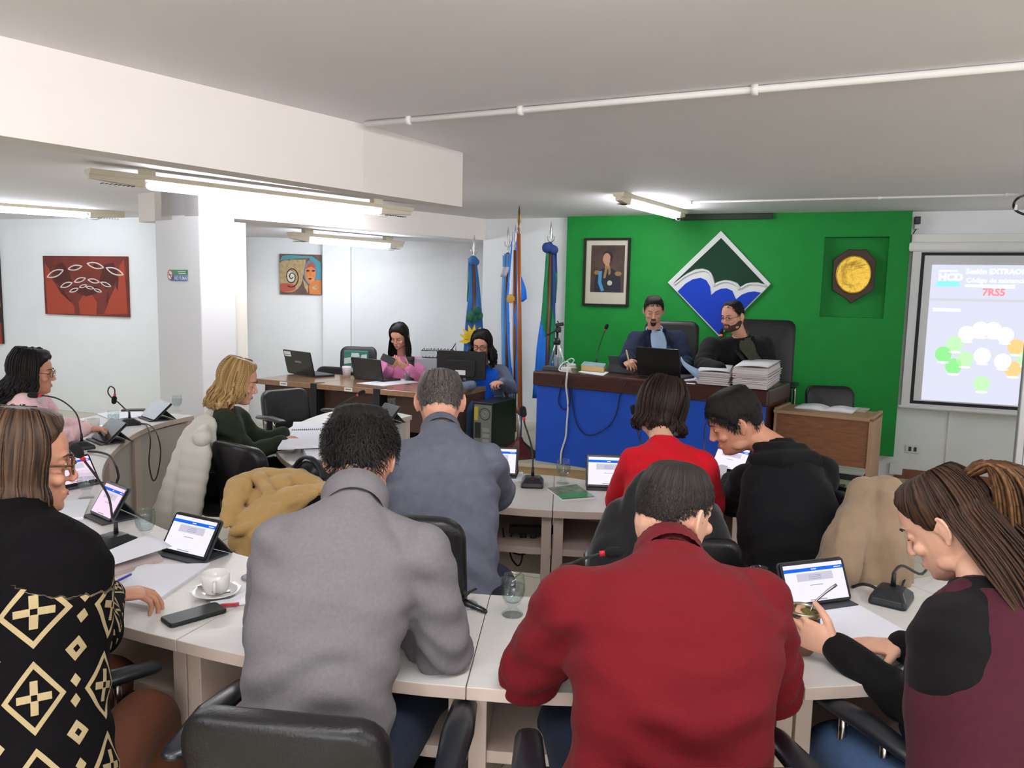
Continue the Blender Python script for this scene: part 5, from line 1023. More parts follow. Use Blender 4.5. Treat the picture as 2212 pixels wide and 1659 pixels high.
# ---- woman in the red cardigan
J = dict(head=W(1428, 888, 3.20), neck=W(1432, 962, 3.06), shL=W(1372, 1000, 3.02), shR=W(1512, 1006, 3.02), elL=W(1332, 1092, 3.20), elR=W(1540, 1098, 3.16), wrL=W(1400, 1060, 3.42), wrR=W(1490, 1060, 3.44), pel=W(1448, 1215, 2.78), fw=V(.05, 1, 0))
JRW = J; checkJ('redw', J)
M_redw = FB('bright_red_knit', (196, 22, 36), vs=140)
r, J, hx, hc, hs = person('person in a bright red cardigan with a brown bob, back turned', J, dict(rot=(-8, 18, -10)), skB, M_redw, blackt, build=(.92, .98), voxel=.011, seed=4, fold=.003, female=True, arm=.98, topname='cardigan')
hair_long(r, hx, hc, hs, H_dark, 42, 318, .055, thick=.026, z0=-.03, out=.012, wave=.006, wf=14, seed=5, layers=3, hl=[(0, .085), (40, .07), (60, .02), (90, -.03), (180, -.07)], locks=110, lockr=.0035, lenf=lambda t: 1.25 if 150 < t < 210 else 1)
# ---- man in the black hoodie
J = dict(head=W(1588, 912, 2.98), neck=W(1682, 975, 2.93), shL=W(1618, 1045, 3.03), shR=W(1765, 1025, 2.90), elL=W(1582, 1085, 3.36), elR=W(1690, 1110, 3.10), wrL=W(1578, 1040, 3.58), wrR=W(1600, 1062, 3.36), pel=W(1742, 1200, 2.62), fw=V(-.4, .92, 0)); JH = J; checkJ('hood', J)
M_hood = FB('black_hoodie_cotton', (17, 18, 21), vs=60)
r, J, hx, hc, hs = person('person in a black hoodie with short dark hair leaning left, face in profile', J, dict(rot=(80, 26, 4), open=True), skC, M_hood, blackt, build=(1.1, 1.1), voxel=.011, seed=5, fold=.006, arm=1.2, topname='hoodie')
hair_short(r, hx, hc, hs, H_black, .014, 3000, .020, seed=6, bump=.003, down=.3, lift=.2, hl=[(0, .066), (25, .06), (45, .05), (62, .03), (74, -.005), (84, -.022), (91, .010), (100, .022), (112, .008), (124, -.03), (145, -.06), (180, -.075)])
hd = MB(); nk = J['neck']; hd.caps([nk+V(-.10, -.06, -.02), nk+V(-.03, -.13, -.005), nk+V(.07, -.11, -.01), nk+V(.12, .0, -.02)], [.035, .055, .06, .04], 12, flat=.7); hd.caps([nk+V(-.09, -.02, .02), nk+V(-.02, -.09, .03), nk+V(.06, -.07, .02), nk+V(.09, .04, .0)], [.02, .028, .03, .02], 10)
put('hood', remesh(hd, .01, 4), M_hood, r, fix=False)
# ---- woman in the maroon vest
J = dict(head=W(2046, 1135, 1.80), neck=W(2122, 1280, 1.67), shL=W(2058, 1345, 1.63), shR=W(2248, 1350, 1.74), elL=W(1985, 1535, 1.72), elR=W(2150, 1470, 1.84), wrL=W(1808, 1400, 1.85), wrR=W(1948, 1396, 1.88), pel=W(2165, 1640, 1.44), fw=V(-.3, .95, 0), kneeL=W(1790, 1590, 1.84), kneeR=W(1960, 1590, 1.95))
checkJ('maroon', J)
M_vest = FB('maroon_vest_knit', (66, 26, 38), vs=80); M_blk = FB('black_jersey', (14, 13, 15))
HMA = dict(L=dict(d=(-.85, .35, .30), n=(.30, .92, .1), curl=(42, 40, 40, 42), thumb=38), R=dict(d=(-.96, .1, -.02), n=(0, 0, -1), curl=(8, 8, 10, 10), thumb=4, spread=3))
r, J, hx, hc, hs = person('person in a maroon vest over black sleeves with long brown hair, looking down', J, dict(rot=(48, 34, -2)), skB, M_blk, jeanb, build=(.88, .95), voxel=.009, seed=6, fold=.003, female=True, arm=.98, hands=HMA, topname='black_top')
PMA = r; JMA = J
JV = dict(J); sc_ = (J['shL']+J['shR'])/2; JV['shL'] = lerp(sc_, J['shL'], .70); JV['shR'] = lerp(sc_, J['shR'], .70)
vb = MB(); vb.loft(torso_rings(JV, .9, 1.0, .015, [(-.12, .155, .110), (.02, .176, .126), (.14, .168, .124), (.28, .160, .120), (.45, .168, .126), (.62, .176, .134), (.76, .172, .136), (.86, .150, .126), (.93, .112, .108), (.99, .068, .078)]))
nb_ = lerp(J['neck'], J['pel'], .05)
for k in 'LR': vb.caps([nb_+V(0, 0, .01), lerp(nb_, J['sh'+k], .50)+V(0, 0, .012)], [.06, .064], 12)
vme = remesh(vb, .010, 5); folds(vme, .003, seed=9); put('vest', vme, M_vest, r, fix=False)
hair_long(r, hx, hc, hs, H_ombre, 98, 262, .62, thick=.016, z0=.0, out=.03, wave=.006, wf=2.5, seed=7, layers=3, hl=[(0, .074), (35, .066), (55, .04), (72, .0), (86, -.01), (96, .02), (110, .0), (130, -.045), (180, -.06)], locks=110, lockr=.0032, cols=90, drift=(.05, -.02, 0), rag=.09, push=torso_push(J), via=J['neck']-unit(J['fw']*V(1, 1, 0))*.135, viadir=-unit(J['fw']*V(1, 1, 0)))
sm = MB(); cc = hsurf(180, .075, .022)[0]; T = lambda p: hc+(np.array(p, float)*hs)@hx
sm.lathe([(.016, -.018), (.034, -.013), (.040, 0), (.034, .013), (.016, .018)], T(hsurf(185, .088, .028)[0])+V(.012, -.012, .016), 14, ax=(hx[0], hx[2], hx[1])); put('hair_scrunchie', remesh(sm, .004, 2), mat('pink_scrunchie', (186, 62, 96), .9), r, fix=False)
pt = MB(); b_ = T(hsurf(180, .080, .02)[0])
for q in range(120):
    rr = random.Random(q); a_ = rr.uniform(0, 6.28); u_ = rr.random(); o_ = V(math.cos(a_), math.sin(a_)*.7, 0)*.028*u_
    pt.tube(spline([T(hsurf(185, .083, .006)[0])+o_*.6, b_+o_*1.3+V(.03, -.03, .028), b_+V(.075, -.05, -.02)+o_*2.2, b_+V(.10, -.06, -.16)+o_*2.6, b_+V(.11, -.07, -.36)+o_*2.6+V(0, 0, -.05*rr.random())], 3), [.003, .0035, .004, .004, .004, .004, .004, .004, .0035, .003, .003, .002, .001], 5)
ptm = pt.mesh('ponytail', True); ul = ptm.uv_layers.new(name='UVMap'); ul.data.foreach_set('uv', np.array([(v_ % 61/61.0+.01*(i % 4), .3) for i, v_ in enumerate(np.repeat(np.arange(len(ptm.polygons))//60, [len(p.vertices) for p in ptm.polygons]))], float).ravel())
put('ponytail', ptm, hairmat('hair_light_brown', (40, 26, 18), (112, 78, 48), 40), r)

# ---- woman with the patterned black sweater, near left
def pattern_mat():
    m = mat('black_cream_pattern_knit', (14, 13, 15), .95, bump=.3, bscale=260, spec=.1); nt = m.node_tree; b = nt.nodes['Principled BSDF']; N = nt.nodes.new; Lk = nt.links.new
    uv = N('ShaderNodeUVMap'); sx = N('ShaderNodeSeparateXYZ'); Lk(uv.outputs['UV'], sx.inputs[0])
    def mth(op, a, b=None, c=None):
        n = N('ShaderNodeMath'); n.operation = op
        for i, q in enumerate((a, b, c)):
            if q is None: continue
            if isinstance(q, (int, float)): n.inputs[i].default_value = q
            else: Lk(q, n.inputs[i])
        return n.outputs[0]
    C = .125
    def cell(ox, oy, sc):
        fx = mth('SUBTRACT', mth('FRACT', mth('ADD', mth('DIVIDE', sx.outputs[0], C), ox)), .5); fy = mth('SUBTRACT', mth('FRACT', mth('ADD', mth('DIVIDE', sx.outputs[1], C*1.25), oy)), .5)
        return mth('ABSOLUTE', fx), mth('ABSOLUTE', fy)
    ax_, ay_ = cell(0, 0, 1); d1 = mth('ADD', mth('MULTIPLY', ax_, 1.15), ay_)
    ring = mth('MULTIPLY', mth('GREATER_THAN', d1, .34), mth('LESS_THAN', d1, .43))
    cross = mth('MULTIPLY', mth('LESS_THAN', mth('MINIMUM', ax_, ay_), .045), mth('LESS_THAN', mth('MAXIMUM', ax_, ay_), .20)); hole = mth('GREATER_THAN', mth('MAXIMUM', ax_, ay_), .035)
    bx_, by_ = cell(.5, .5, 1); d2_ = mth('ADD', bx_, by_); dot = mth('MULTIPLY', mth('LESS_THAN', d2_, .15), mth('GREATER_THAN', d2_, .05))
    cx_, cy_ = cell(.5, .12, 1); d3 = mth('ADD', mth('MULTIPLY', cx_, 1.2), cy_); dot2 = mth('LESS_THAN', d3, .085); cx2, cy2 = cell(.5, .88, 1); d4 = mth('ADD', mth('MULTIPLY', cx2, 1.2), cy2); dot3 = mth('LESS_THAN', d4, .085)
    tot = mth('MAXIMUM', mth('MAXIMUM', ring, mth('MULTIPLY', cross, hole)), mth('MAXIMUM', dot, mth('MAXIMUM', dot2, dot3)))
    at = N('ShaderNodeAttribute'); at.attribute_name = 'plain'; tot = mth('MULTIPLY', tot, mth('GREATER_THAN', at.outputs['Fac'], .0))
    mx = N('ShaderNodeMix'); mx.data_type = 'RGBA'; Lk(tot, mx.inputs['Factor']); mx.inputs['A'].default_value = (*lin((12, 11, 13)), 1); mx.inputs['B'].default_value = (*lin((166, 148, 112)), 1); Lk(mx.outputs['Result'], b.inputs['Base Color']); return m
J = dict(head=W(50, 1005, 1.76), neck=W(28, 1118, 1.69), shL=W(-130, 1185, 1.78), shR=W(100, 1185, 1.57), elL=W(60, 1330, 2.0), elR=W(200, 1375, 1.74), wrL=W(190, 1230, 2.15), wrR=W(232, 1285, 2.02), pel=W(40, 1560, 1.46), fw=V(.42, .9, 0), kneeR=W(330, 1520, 1.86), kneeL=W(250, 1440, 2.1))
JP = J; checkJ('glasses', J); M_pat = pattern_mat()
r, J, hx, hc, hs = person('person in a black sweater with a cream diamond pattern and tortoiseshell glasses', J, dict(rot=(-56, 6, 2), open=True), skC, M_pat, brownt, build=(1.12, 1.15), voxel=.009, seed=7, fold=.003, female=True, arm=1.1, hands=dict(R=dict(d=(.75, .55, -.1), n=(.1, .1, -1), curl=(22, 26, 30, 34), thumb=10)))
for c_ in r.children:
    if c_.name.startswith('sweater'):
        me = c_.data; a = mverts(me); rt = unit(J['shR']-J['shL']); dR = unit(J['elR']-J['shR'])
        S = lambda p0, p1, q: np.clip((q-p0)@(p1-p0)/np.dot(p1-p0, p1-p0), 0, 1)
        def sd(p0, p1): t = S(p0, p1, a)[:, None]; return np.linalg.norm(a-(p0+(p1-p0)*t), axis=1)
        dU, dF, dT = sd(J['shR'], J['elR']), sd(J['elR'], J['wrR']), sd(J['pel'], J['neck'])-.10
        sel = np.argmin(np.stack([dU, dF, dT], 1), 1); uv = np.zeros((len(a), 2))
        for k, (p0, p1, off) in enumerate(((J['shR'], J['elR'], -.07), (J['elR'], J['wrR'], .3), (J['pel'], J['neck'], .03))):
            ax_ = unit(p1-p0); b1 = unit(np.cross(ax_, V(0, -1, 0) if k < 2 else unit(V(.4, .9, 0)))); b2 = np.cross(ax_, b1); q = a-p0; ang = np.arctan2(q@b1, q@b2); m_ = sel == k; uv[m_, 0] = (ang*(.075 if k < 2 else .16))[m_]; uv[m_, 1] = (q@ax_+off)[m_]
        ul = me.uv_layers.new(name='UVMap'); li = np.empty(len(me.loops), int); me.loops.foreach_get('vertex_index', li); ul.data.foreach_set('uv', uv[li].ravel())
        H_ = .125*1.25; pl_ = np.where(sel == 2, 3*H_-.014-uv[:, 1], np.where(sel == 0, uv[:, 1]-.012, 1.0)); at = me.attributes.new('plain', 'FLOAT', 'POINT'); at.data.foreach_set('value', pl_)
hair_long(r, hx, hc, hs, H_bob, 62, 298, .075, thick=.022, z0=-.04, out=.012, wave=.004, wf=6, seed=8, layers=3, hl=[(0, .08), (30, .074), (55, .05), (75, .01), (95, -.02), (130, -.06), (180, -.07)], locks=90, lockr=.003, cols=70, lenf=lambda t: 1.0)
glasses(r, hx, hc, hs, mat('tortoiseshell', (112, 78, 48), .35, col2=(40, 28, 22), vscale=60), .0235, thick=.0026, sq=.78)
em = MB(); T = lambda p: hc+(np.array(p, float)*hs)@hx
em.ell(T((.087, -.012, -.034)), (.004, .004, .005)); em.ell(T((.088, -.012, -.043)), (.0025,)*3); put('earring', em, mat('pearl_earring', (236, 230, 224), .2), r, True)
# ---- curly woman in pale pink, far left
J = dict(head=W(72, 806, 4.35), neck=W(60, 850, 4.35), shL=W(88, 872, 4.52), shR=W(52, 876, 4.20), elL=W(120, 925, 4.62), elR=W(110, 955, 4.22), wrL=W(165, 920, 4.75), wrR=W(185, 925, 4.42), pel=W(20, 1010, 4.30), fw=V(.9, .35, 0))
J['mid'] = lerp(J['pel'], J['neck'], .5)+V(-.04, 0, 0); JC = J; checkJ('curly', J)
M_pk = FB('pale_pink_cardigan', (238, 198, 202), vs=60)
r, J, hx, hc, hs = person('person with long curly black hair in a pale pink cardigan at the left table', J, dict(rot=(-72, 4, 0), open=True), skC, M_pk, blackt, build=(.95, .95), voxel=.012, seed=8, fold=.006, female=True, topname='cardigan', hands=dict(R=dict(d=(.85, .5, -.1), n=(0, 0, -1))))
hair_long(r, hx, hc, hs, H_black, 62, 298, .21, thick=.030, z0=-.01, out=.045, wave=.016, wf=14, seed=9, layers=3, hl=[(0, .08), (40, .06), (65, .02), (90, -.02), (180, -.07)], locks=150, lockr=.006, cols=60, rag=.15, drift=(-.14, -.02, 0), push=torso_push(J))
glasses(r, hx, hc, hs, mat('thin_dark_metal', (50, 44, 40), .35, metal=.8), .021, thick=.0014, sq=.95)
collar_ring(r, J, hx, hc, mat('white_collar_cloth', (238, 238, 240), .85), .068, .03, .006, flare=.014, z=-.03)
# ---- blonde woman in dark green
J = dict(head=W(515, 826, 4.32), neck=W(482, 888, 4.30), shL=W(508, 905, 4.46), shR=W(487, 915, 4.14), elL=W(560, 960, 4.55), elR=W(528, 985, 4.20), wrL=W(612, 985, 4.60), wrR=W(608, 998, 4.34), pel=W(470, 1030, 4.30), fw=V(.95, .25, 0))
JBL = J; checkJ('blonde', J)
M_gr = FB('dark_green_jacket', (40, 48, 36), vs=30)
r, J, hx, hc, hs = person('person with wavy blonde hair in a dark green jacket reading papers', J, dict(rot=(-80, 16, 0)), skD, M_gr, blackt, build=(1.0, 1.0), voxel=.012, seed=9, fold=.007, female=True, arm=1.1, topname='jacket', hands=dict(R=dict(d=(.9, .2, -.1), n=(0, .6, -.8), curl=(45, 50, 50, 55))))
hair_long(r, hx, hc, hs, H_blond, 52, 308, .145, thick=.022, z0=-.01, out=.022, wave=.011, wf=11, seed=10, layers=3, hl=[(0, .085), (35, .07), (60, .03), (88, -.02), (180, -.07)], locks=130, lockr=.0045, cols=60, rag=.12, drift=(-.05, 0, 0), lenf=lambda t: 1 if 80 < t < 280 else .55)
# ---- two women at the brown desk
J = dict(head=W(862, 727, 8.05), neck=W(868, 772, 8.15), shL=W(903, 787, 8.15), shR=W(836, 785, 8.12), elL=W(910, 826, 8.0), elR=W(832, 824, 8.0), wrL=W(882, 795, 7.80), wrR=W(842, 794, 7.80), pel=W(870, 880, 8.2), fw=V(.1, -1, 0))
JPP = J; checkJ('pinkphone', J)
M_pk2 = FB('pink_cardigan', (226, 138, 184), vs=60)
r, J, hx, hc, hs = person('person in a pink cardigan with long dark hair looking at a phone', J, dict(rot=(163, 26, 3)), skD, M_pk2, blackt, build=(1.05, 1.0), voxel=.013, seed=10, fold=.004, female=True, arm=1.2, topname='cardigan', hands=dict(L=dict(d=(-.75, -.55, .35), n=(-.5, .3, .8), curl=(30, 35, 40, 40)), R=dict(d=(.6, -.6, .5), n=(.3, .4, .9), curl=(30, 35, 40, 40))))
PPH = J
hair_long(r, hx, hc, hs, H_black, 62, 298, .34, thick=.018, z0=-.02, out=.02, wave=.006, wf=3, seed=11, layers=2, hl=[(0, .08), (30, .075), (60, .03), (88, -.02), (180, -.07)], locks=60, lockr=.005, cols=50, push=torso_push(J, .19, .13))
J = dict(head=W(1040, 745, 7.55), neck=W(1045, 790, 7.65), shL=W(1083, 803, 7.66), shR=W(1004, 803, 7.62), elL=W(1103, 838, 7.50), elR=W(992, 842, 7.5), wrL=W(1086, 826, 7.22), wrR=W(1020, 832, 7.2), pel=W(1048, 905, 7.7), fw=V(0, -1, 0))
JBT = J; checkJ('bluetop', J)
M_blt = FB('royal_blue_top', (24, 92, 214), vs=60); M_gcard = FB('grey_blue_cardigan', (104, 112, 134), vs=60)
r, J, hx, hc, hs = person('person in a blue top and grey cardigan with glasses behind the desk monitor', J, dict(rot=(168, 16, 0)), skD, M_gcard, jeanb, build=(1.1, 1.05), voxel=.013, seed=11, fold=.004, female=True, arm=1.15, topname='cardigan', hands=dict(L=dict(d=(-.6, -.7, .05), n=(-.2, .1, -1), curl=(45, 50, 55, 60))))
fr = MB(); fr.loft(torso_rings(J, 1.0*1.1*.62, 1.05*1.0, .016)); put('blouse', remesh(fr, .012, 3), M_blt, r, fix=False)
hair_long(r, hx, hc, hs, H_black, 58, 302, .19, thick=.024, z0=-.02, out=.04, wave=.012, wf=10, seed=12, layers=3, hl=[(0, .082), (35, .07), (60, .03), (88, -.02), (180, -.07)], locks=90, lockr=.006, cols=50, rag=.12)
glasses(r, hx, hc, hs, mat('thick_dark_frames', (60, 36, 30), .35), .0225, thick=.0024, sq=.85)
wt = MB(); a_ = lerp(J['wrL'], J['elL'], .10); wt.tube([a_-unit(J['elL']-J['wrL'])*.012, a_+unit(J['elL']-J['wrL'])*.012], .043, 14); put('wristwatch', wt, M_dark, r, True)
# ---- the two men at the head desk
M_navy = FB('navy_suit_wool', (30, 40, 62), vs=40); M_shirt = FB('pale_blue_shirt', (176, 206, 238), vs=40); M_jk = FB('black_jacket_wool', (26, 27, 30), vs=40); M_oliv = FB('olive_shirt', (72, 76, 62), vs=40)
from mathutils.bvhtree import BVHTree
def suit(r, J, m_shirt, m_coat, hx=None, hc=None, col=True):
    me = J['_top'].data; bv = BVHTree.FromPolygons([v.co for v in me.vertices], [tuple(p.vertices) for p in me.polygons])
    la = unit(J['shR']-J['shL']); up = unit(J['neck']-J['pel']); fd = unit(np.cross(up, la)); la = unit(np.cross(fd, up)); nk = J['neck']; L = np.linalg.norm(nk-J['pel'])
    def on(t, x, off):
        q = J['pel']+up*L*t+la*x; h = bv.ray_cast(Vector(q+fd*.6), Vector(-fd)); d = .6-h[3] if h[0] else .08; return q+fd*(max(d, .045)+off)
    rr = [[on(t, x, .005) for x in np.linspace(-w_, w_, 11)] for t, w_ in ((.28, .012), (.42, .030), (.56, .048), (.70, .062), (.82, .070), (.92, .066), (1.0, .056), (1.05, .050))]
    fr = MB(); fr.loft(rr, cap=False, close=False); o = put('shirt_front', fr, m_shirt, r, True); so = o.modifiers.new('thick', 'SOLIDIFY'); so.thickness = .003
    for s in (-1, 1):
        lp = MB(); pts = [on(t, s*x, .008) for t, x in ((1.06, .060), (.98, .072), (.88, .088), (.74, .084), (.58, .064), (.42, .042), (.28, .018))]
        lp.tube(spline(pts, 3), [.010]+[.018]*3+[.024]*6+[.022]*3+[.016]*3+[.012]*2+[.006], 8, flat=.28, up=fd); put('lapel', lp, m_coat, r, True)
    if col: collar_ring(r, J, hx, hc, m_shirt, .063, .045, .006, flare=.010, z=-.015)
J = dict(head=W(1412, 672, 6.92), neck=W(1414, 716, 7.0), shL=W(1464, 733, 7.02), shR=W(1374, 735, 6.98), elL=W(1482, 790, 6.85), elR=W(1352, 783, 6.75), wrL=W(1450, 800, 6.55), wrR=W(1352, 778, 6.52), pel=W(1418, 835, 7.05), fw=V(-.1, -1, 0))
J1 = J; checkJ('chair1', J); lpd = dict(floor=DZ)
r, J, hx, hc, hs = person('person in a navy suit with pale blue shirt and goatee writing at the desk', J, dict(rot=(172, 18, 0)), skD, M_navy, navyt, build=(1.15, 1.12), voxel=.012, seed=12, fold=.004, arm=1.28, topname='suit_jacket', legpose=lpd, hands=dict(R=dict(d=(.25, -.85, -.25), n=(.4, .1, -.9), curl=(45, 50, 55, 60), thumb=30)))
PM1 = J; suit(r, J, M_shirt, M_navy, hx=hx, hc=hc)
hair_short(r, hx, hc, hs, H_black, .010, 2200, .016, seed=13, bump=.002, hl=[(0, .080), (35, .074), (55, .058), (70, .02), (84, -.01), (92, .014), (104, .02), (122, -.004), (140, -.05), (180, -.065)])
def beard(r, hx, hc, hs, m, lo, hi, full=True, seed=1):
    T = lambda p: hc+(np.array(p, float)*hs)@hx; mb = MB(); rows = []
    for z in np.linspace(-.03, -.1155, 26):
        row = []
        for t in np.arange(-100, 101, 5):
            if full: mk = (z < np.interp(abs(t), [0, 18, 30, 60, 85, 100], [-.046, -.046, -.058, -.05, -.02, .0])) and not (abs(t) < 13 and -.076 < z < -.056)
            else: mk = abs(t) < np.interp(z, [-.115, -.08, -.045], [24, 21, 19]) and z < -.044 and not (abs(t) < 12 and -.076 < z < -.056)
            row.append(T(hsurf(t, z, (.0065 if mk else -.007)+.001*noise.noise((t*.3, z*200, seed)))[0]))
        rows.append(row)
    mb.loft(rows, cap=False, close=False); return put('beard', mb, m, r, True)
beard(r, hx, hc, hs, mat('beard_dark', (46, 34, 30), .8, bump=.5, bscale=500), 0, 0, False)
J = dict(head=W(1582, 684, 6.45), neck=W(1600, 730, 6.55), shL=W(1648, 748, 6.60), shR=W(1536, 750, 6.50), elL=W(1660, 800, 6.40), elR=W(1518, 792, 6.35), wrL=W(1600, 800, 6.15), wrR=W(1556, 797, 6.05), pel=W(1605, 850, 6.72), fw=V(-.3, -1, 0))
J2 = J; checkJ('chair2', J)
r, J, hx, hc, hs = person('person in a black jacket with glasses and beard speaking at the microphone', J, dict(rot=(128, 12, 0), open=True), skD, M_jk, blackt, build=(1.25, 1.25), voxel=.012, seed=13, fold=.004, arm=1.35, topname='jacket', legpose=lpd, hands=dict(R=dict(d=(.7, -.6, -.1), n=(0, 0, -1), curl=(30, 35, 40, 45))))
PM2 = J; suit(r, J, M_oliv, M_jk, hx=hx, hc=hc)
hair_short(r, hx, hc, hs, H_black, .007, 2000, .012, seed=14, bump=.002, hl=[(0, .096), (35, .088), (55, .062), (70, .024), (84, -.01), (92, .014), (104, .02), (122, -.004), (140, -.05), (180, -.065)])
beard(r, hx, hc, hs, mat('beard_brown', (70, 48, 40), .8, bump=.5, bscale=500), 0, 0, True)
glasses(r, hx, hc, hs, mat('thin_dark_metal', (50, 44, 40), .35), .020, thick=.0013, sq=.7)
# ================================================================ SMALL THINGS
# ---- tablets on folding cases
M_case = mat('tablet_case_grey', (58, 60, 66), .6); M_bez = mat('tablet_bezel', (20, 20, 23), .3)
E_lav, E_pk, E_blue, E_grey = emat('tablet_screen_lavender', (222, 218, 236), 1.0), emat('tablet_screen_pink', (232, 200, 222), 1.0), emat('tablet_header_blue', (22, 96, 214), 1.0), emat('tablet_box_grey', (186, 182, 198), 1.0); E_txt = emat('tablet_text_grey', (140, 140, 160), .9)
def tablet(label, px, py, face, tilt=66, w=.215, h=.138, z=TZ, scr=E_lav, on=True, loc=None, br=None):
    """face: plan direction the screen looks at"""
    b = PZ(px, py, z) if loc is None else V(*loc); f = unit(V(face[0], face[1], 0)); s = np.cross(f, Z3)*-1  # s: screen's right hand seen from the front
    if br:
        B2 = PZ(*br, z); s = unit((B2-b)*V(1, 1, 0)); w = float(np.linalg.norm(B2-b)); f = V(s[1], -s[0], 0); b = (b+B2)/2
    else: s = V(-f[1], f[0], 0)
    tl = math.radians(tilt); up = -f*math.cos(tl)+Z3*math.sin(tl); n = np.cross(s, up); n = n if np.dot(n, f) > 0 else -n
    t = thing('tablet', label, 'tablet', b, 'tablets on folding stands'); base = b+Z3*.012
    put('slab', MB().slab(rrect(w, h, .010, 3), base+up*h/2, s, up, n, -.009, 0), M_bez, t, bevel=.0015)
    put('case_back', MB().slab(rrect(w+.006, h+.006, .011, 3), base+up*h/2, s, up, n, -.014, -.0085), M_case, t)
    a = base+up*h*.62-n*.012; foot = b-f*(h*.62*math.cos(tl)+.075)+Z3*.003
    fl_ = MB(); q = unit(foot-a); fl_.slab([(-w/2, 0), (w/2, 0), (w/2, np.linalg.norm(foot-a)), (-w/2, np.linalg.norm(foot-a))], a, s, q, np.cross(s, q), -.002, .002); put('case_flap', fl_, M_case, t)
    put('case_foot', MB().box(b+f*.012+Z3*.004-f*.05, (w, .13, .006), (s, f, Z3)), M_case, t)
    if on:
        m = MB(); bw = .009; R = lambda x0, x1, y0, y1, tt, mi: m.slab([(x0*w-w/2, y0*h), (x1*w-w/2, y0*h), (x1*w-w/2, y1*h), (x0*w-w/2, y1*h)], base, s, up, n, -.0005, tt, mi)
        R(.04, .96, .07, .93, .0006, 0); R(.04, .96, .76, .84, .0009, 1); R(.22, .78, .54, .72, .0009, 2); R(.40, .60, .43, .445, .0009, 3); R(.46, .54, .79, .81, .0011, 0); R(.82, .93, .79, .81, .0011, 0); R(.36, .62, .095, .115, .0009, 3)
        for k in range(3): R(.40, .60, .58+.04*k, .59+.04*k, .0011, 3)
        put('display', m, [scr, E_blue, E_grey, E_txt], t)
    return t
TB = {}
tablet('tablet with a lavender lit screen in front of the mustard coat', 345, 1194, (0, -1), 58, br=(441, 1218), h=.135)
tablet('tablet with a pink lit screen beside the near left microphone', 193, 1113, (0, -1), 58, br=(237, 1133), scr=E_pk, h=.135)
tablet('tablet with a pink screen half hidden behind the near left goblet', 170, 1052, (.86, -.5), 55, scr=E_pk, w=.2)
tablet('tablet seen from behind, leaning, in front of the far left desk end', 318, 906, (-.72, -.7), 42, w=.24, h=.155, on=False)
tablet('tablet seen from behind on the left desk, nearer than the cup', 212, 955, (-.70, -.72), 42, w=.24, h=.155, on=False)
tablet('lit tablet between the mate cup and the right microphone', 1702, 1322, (0, -1), 66, br=(1840, 1303), h=.125)
tablet('lit tablet left of the bright red cardigan', 1266, 1056, (0, -1), 70, br=(1362, 1060), h=.15)
tablet('lit tablet mostly hidden by the blue-grey shirt', 1070, 1030, (-.1, -1), 68, w=.21)
tablet('grey backed tablet standing far back on the inner desk end', 822, 912, (-.8, -.6), 50, w=.22, on=False)
tablet('tablet seen edge-on between red cardigan and black hoodie', 1568, 1020, (-.75, -.65), 58, on=True, w=.2)
# ---- goblets of water
M_glass = clearmat('clear_glass', (.97, .985, .98)); M_water = clearmat('water', (.93, .94, .955))
G = thing('water_goblet', 'x', 'glass', (0, 0, 0), 'stemmed glasses of water', local=True)
prof = [(.0, .0), (.029, .0), (.031, .004), (.022, .010), (.0115, .020), (.012, .028), (.022, .036), (.031, .055), (.0345, .075), (.034, .095), (.030, .116), (.0285, .116), (.0322, .095), (.0327, .075), (.0292, .056), (.020, .040), (.0, .035)]
put('bowl', MB().lathe(prof, (0, 0, 0), 24), M_glass, G, True, fix=True); put('water', MB().lathe([(.0, .0362), (.0185, .0402), (.0285, .0562), (.0320, .075), (.0319, .088), (.0, .088)], (0, 0, 0), 24), M_water, G, True)
gl = [((315, 1168), TZ, 'goblet of water right of the near left microphone base'), ((187, 1076), TZ, 'goblet of water between the two pink tablets, left desk'), ((246, 926), TZ, 'goblet of water right of the cup on the left desk'), ((383, 888), TZ, 'goblet of water alone at the far left desk end'), ((1107, 1328), TZ, 'goblet of water between the grey and dark red sweaters'), ((1216, 1044), TZ, 'goblet of water above the green magazine'), ((1636, 1310), TZ, 'goblet of water between dark red sweater and lit tablet'), ((846, 894), TZ, 'goblet of water on the inner desk end'), ((879, 830), TZ, 'goblet of water on the brown desk')]
for i, ((x, y), z, lb) in enumerate(gl):
    q = PZ(x, y, z)
    if i == 0: G.location = tuple(q); G['label'] = lb
    else: dup(G, q, i*.7, lb)
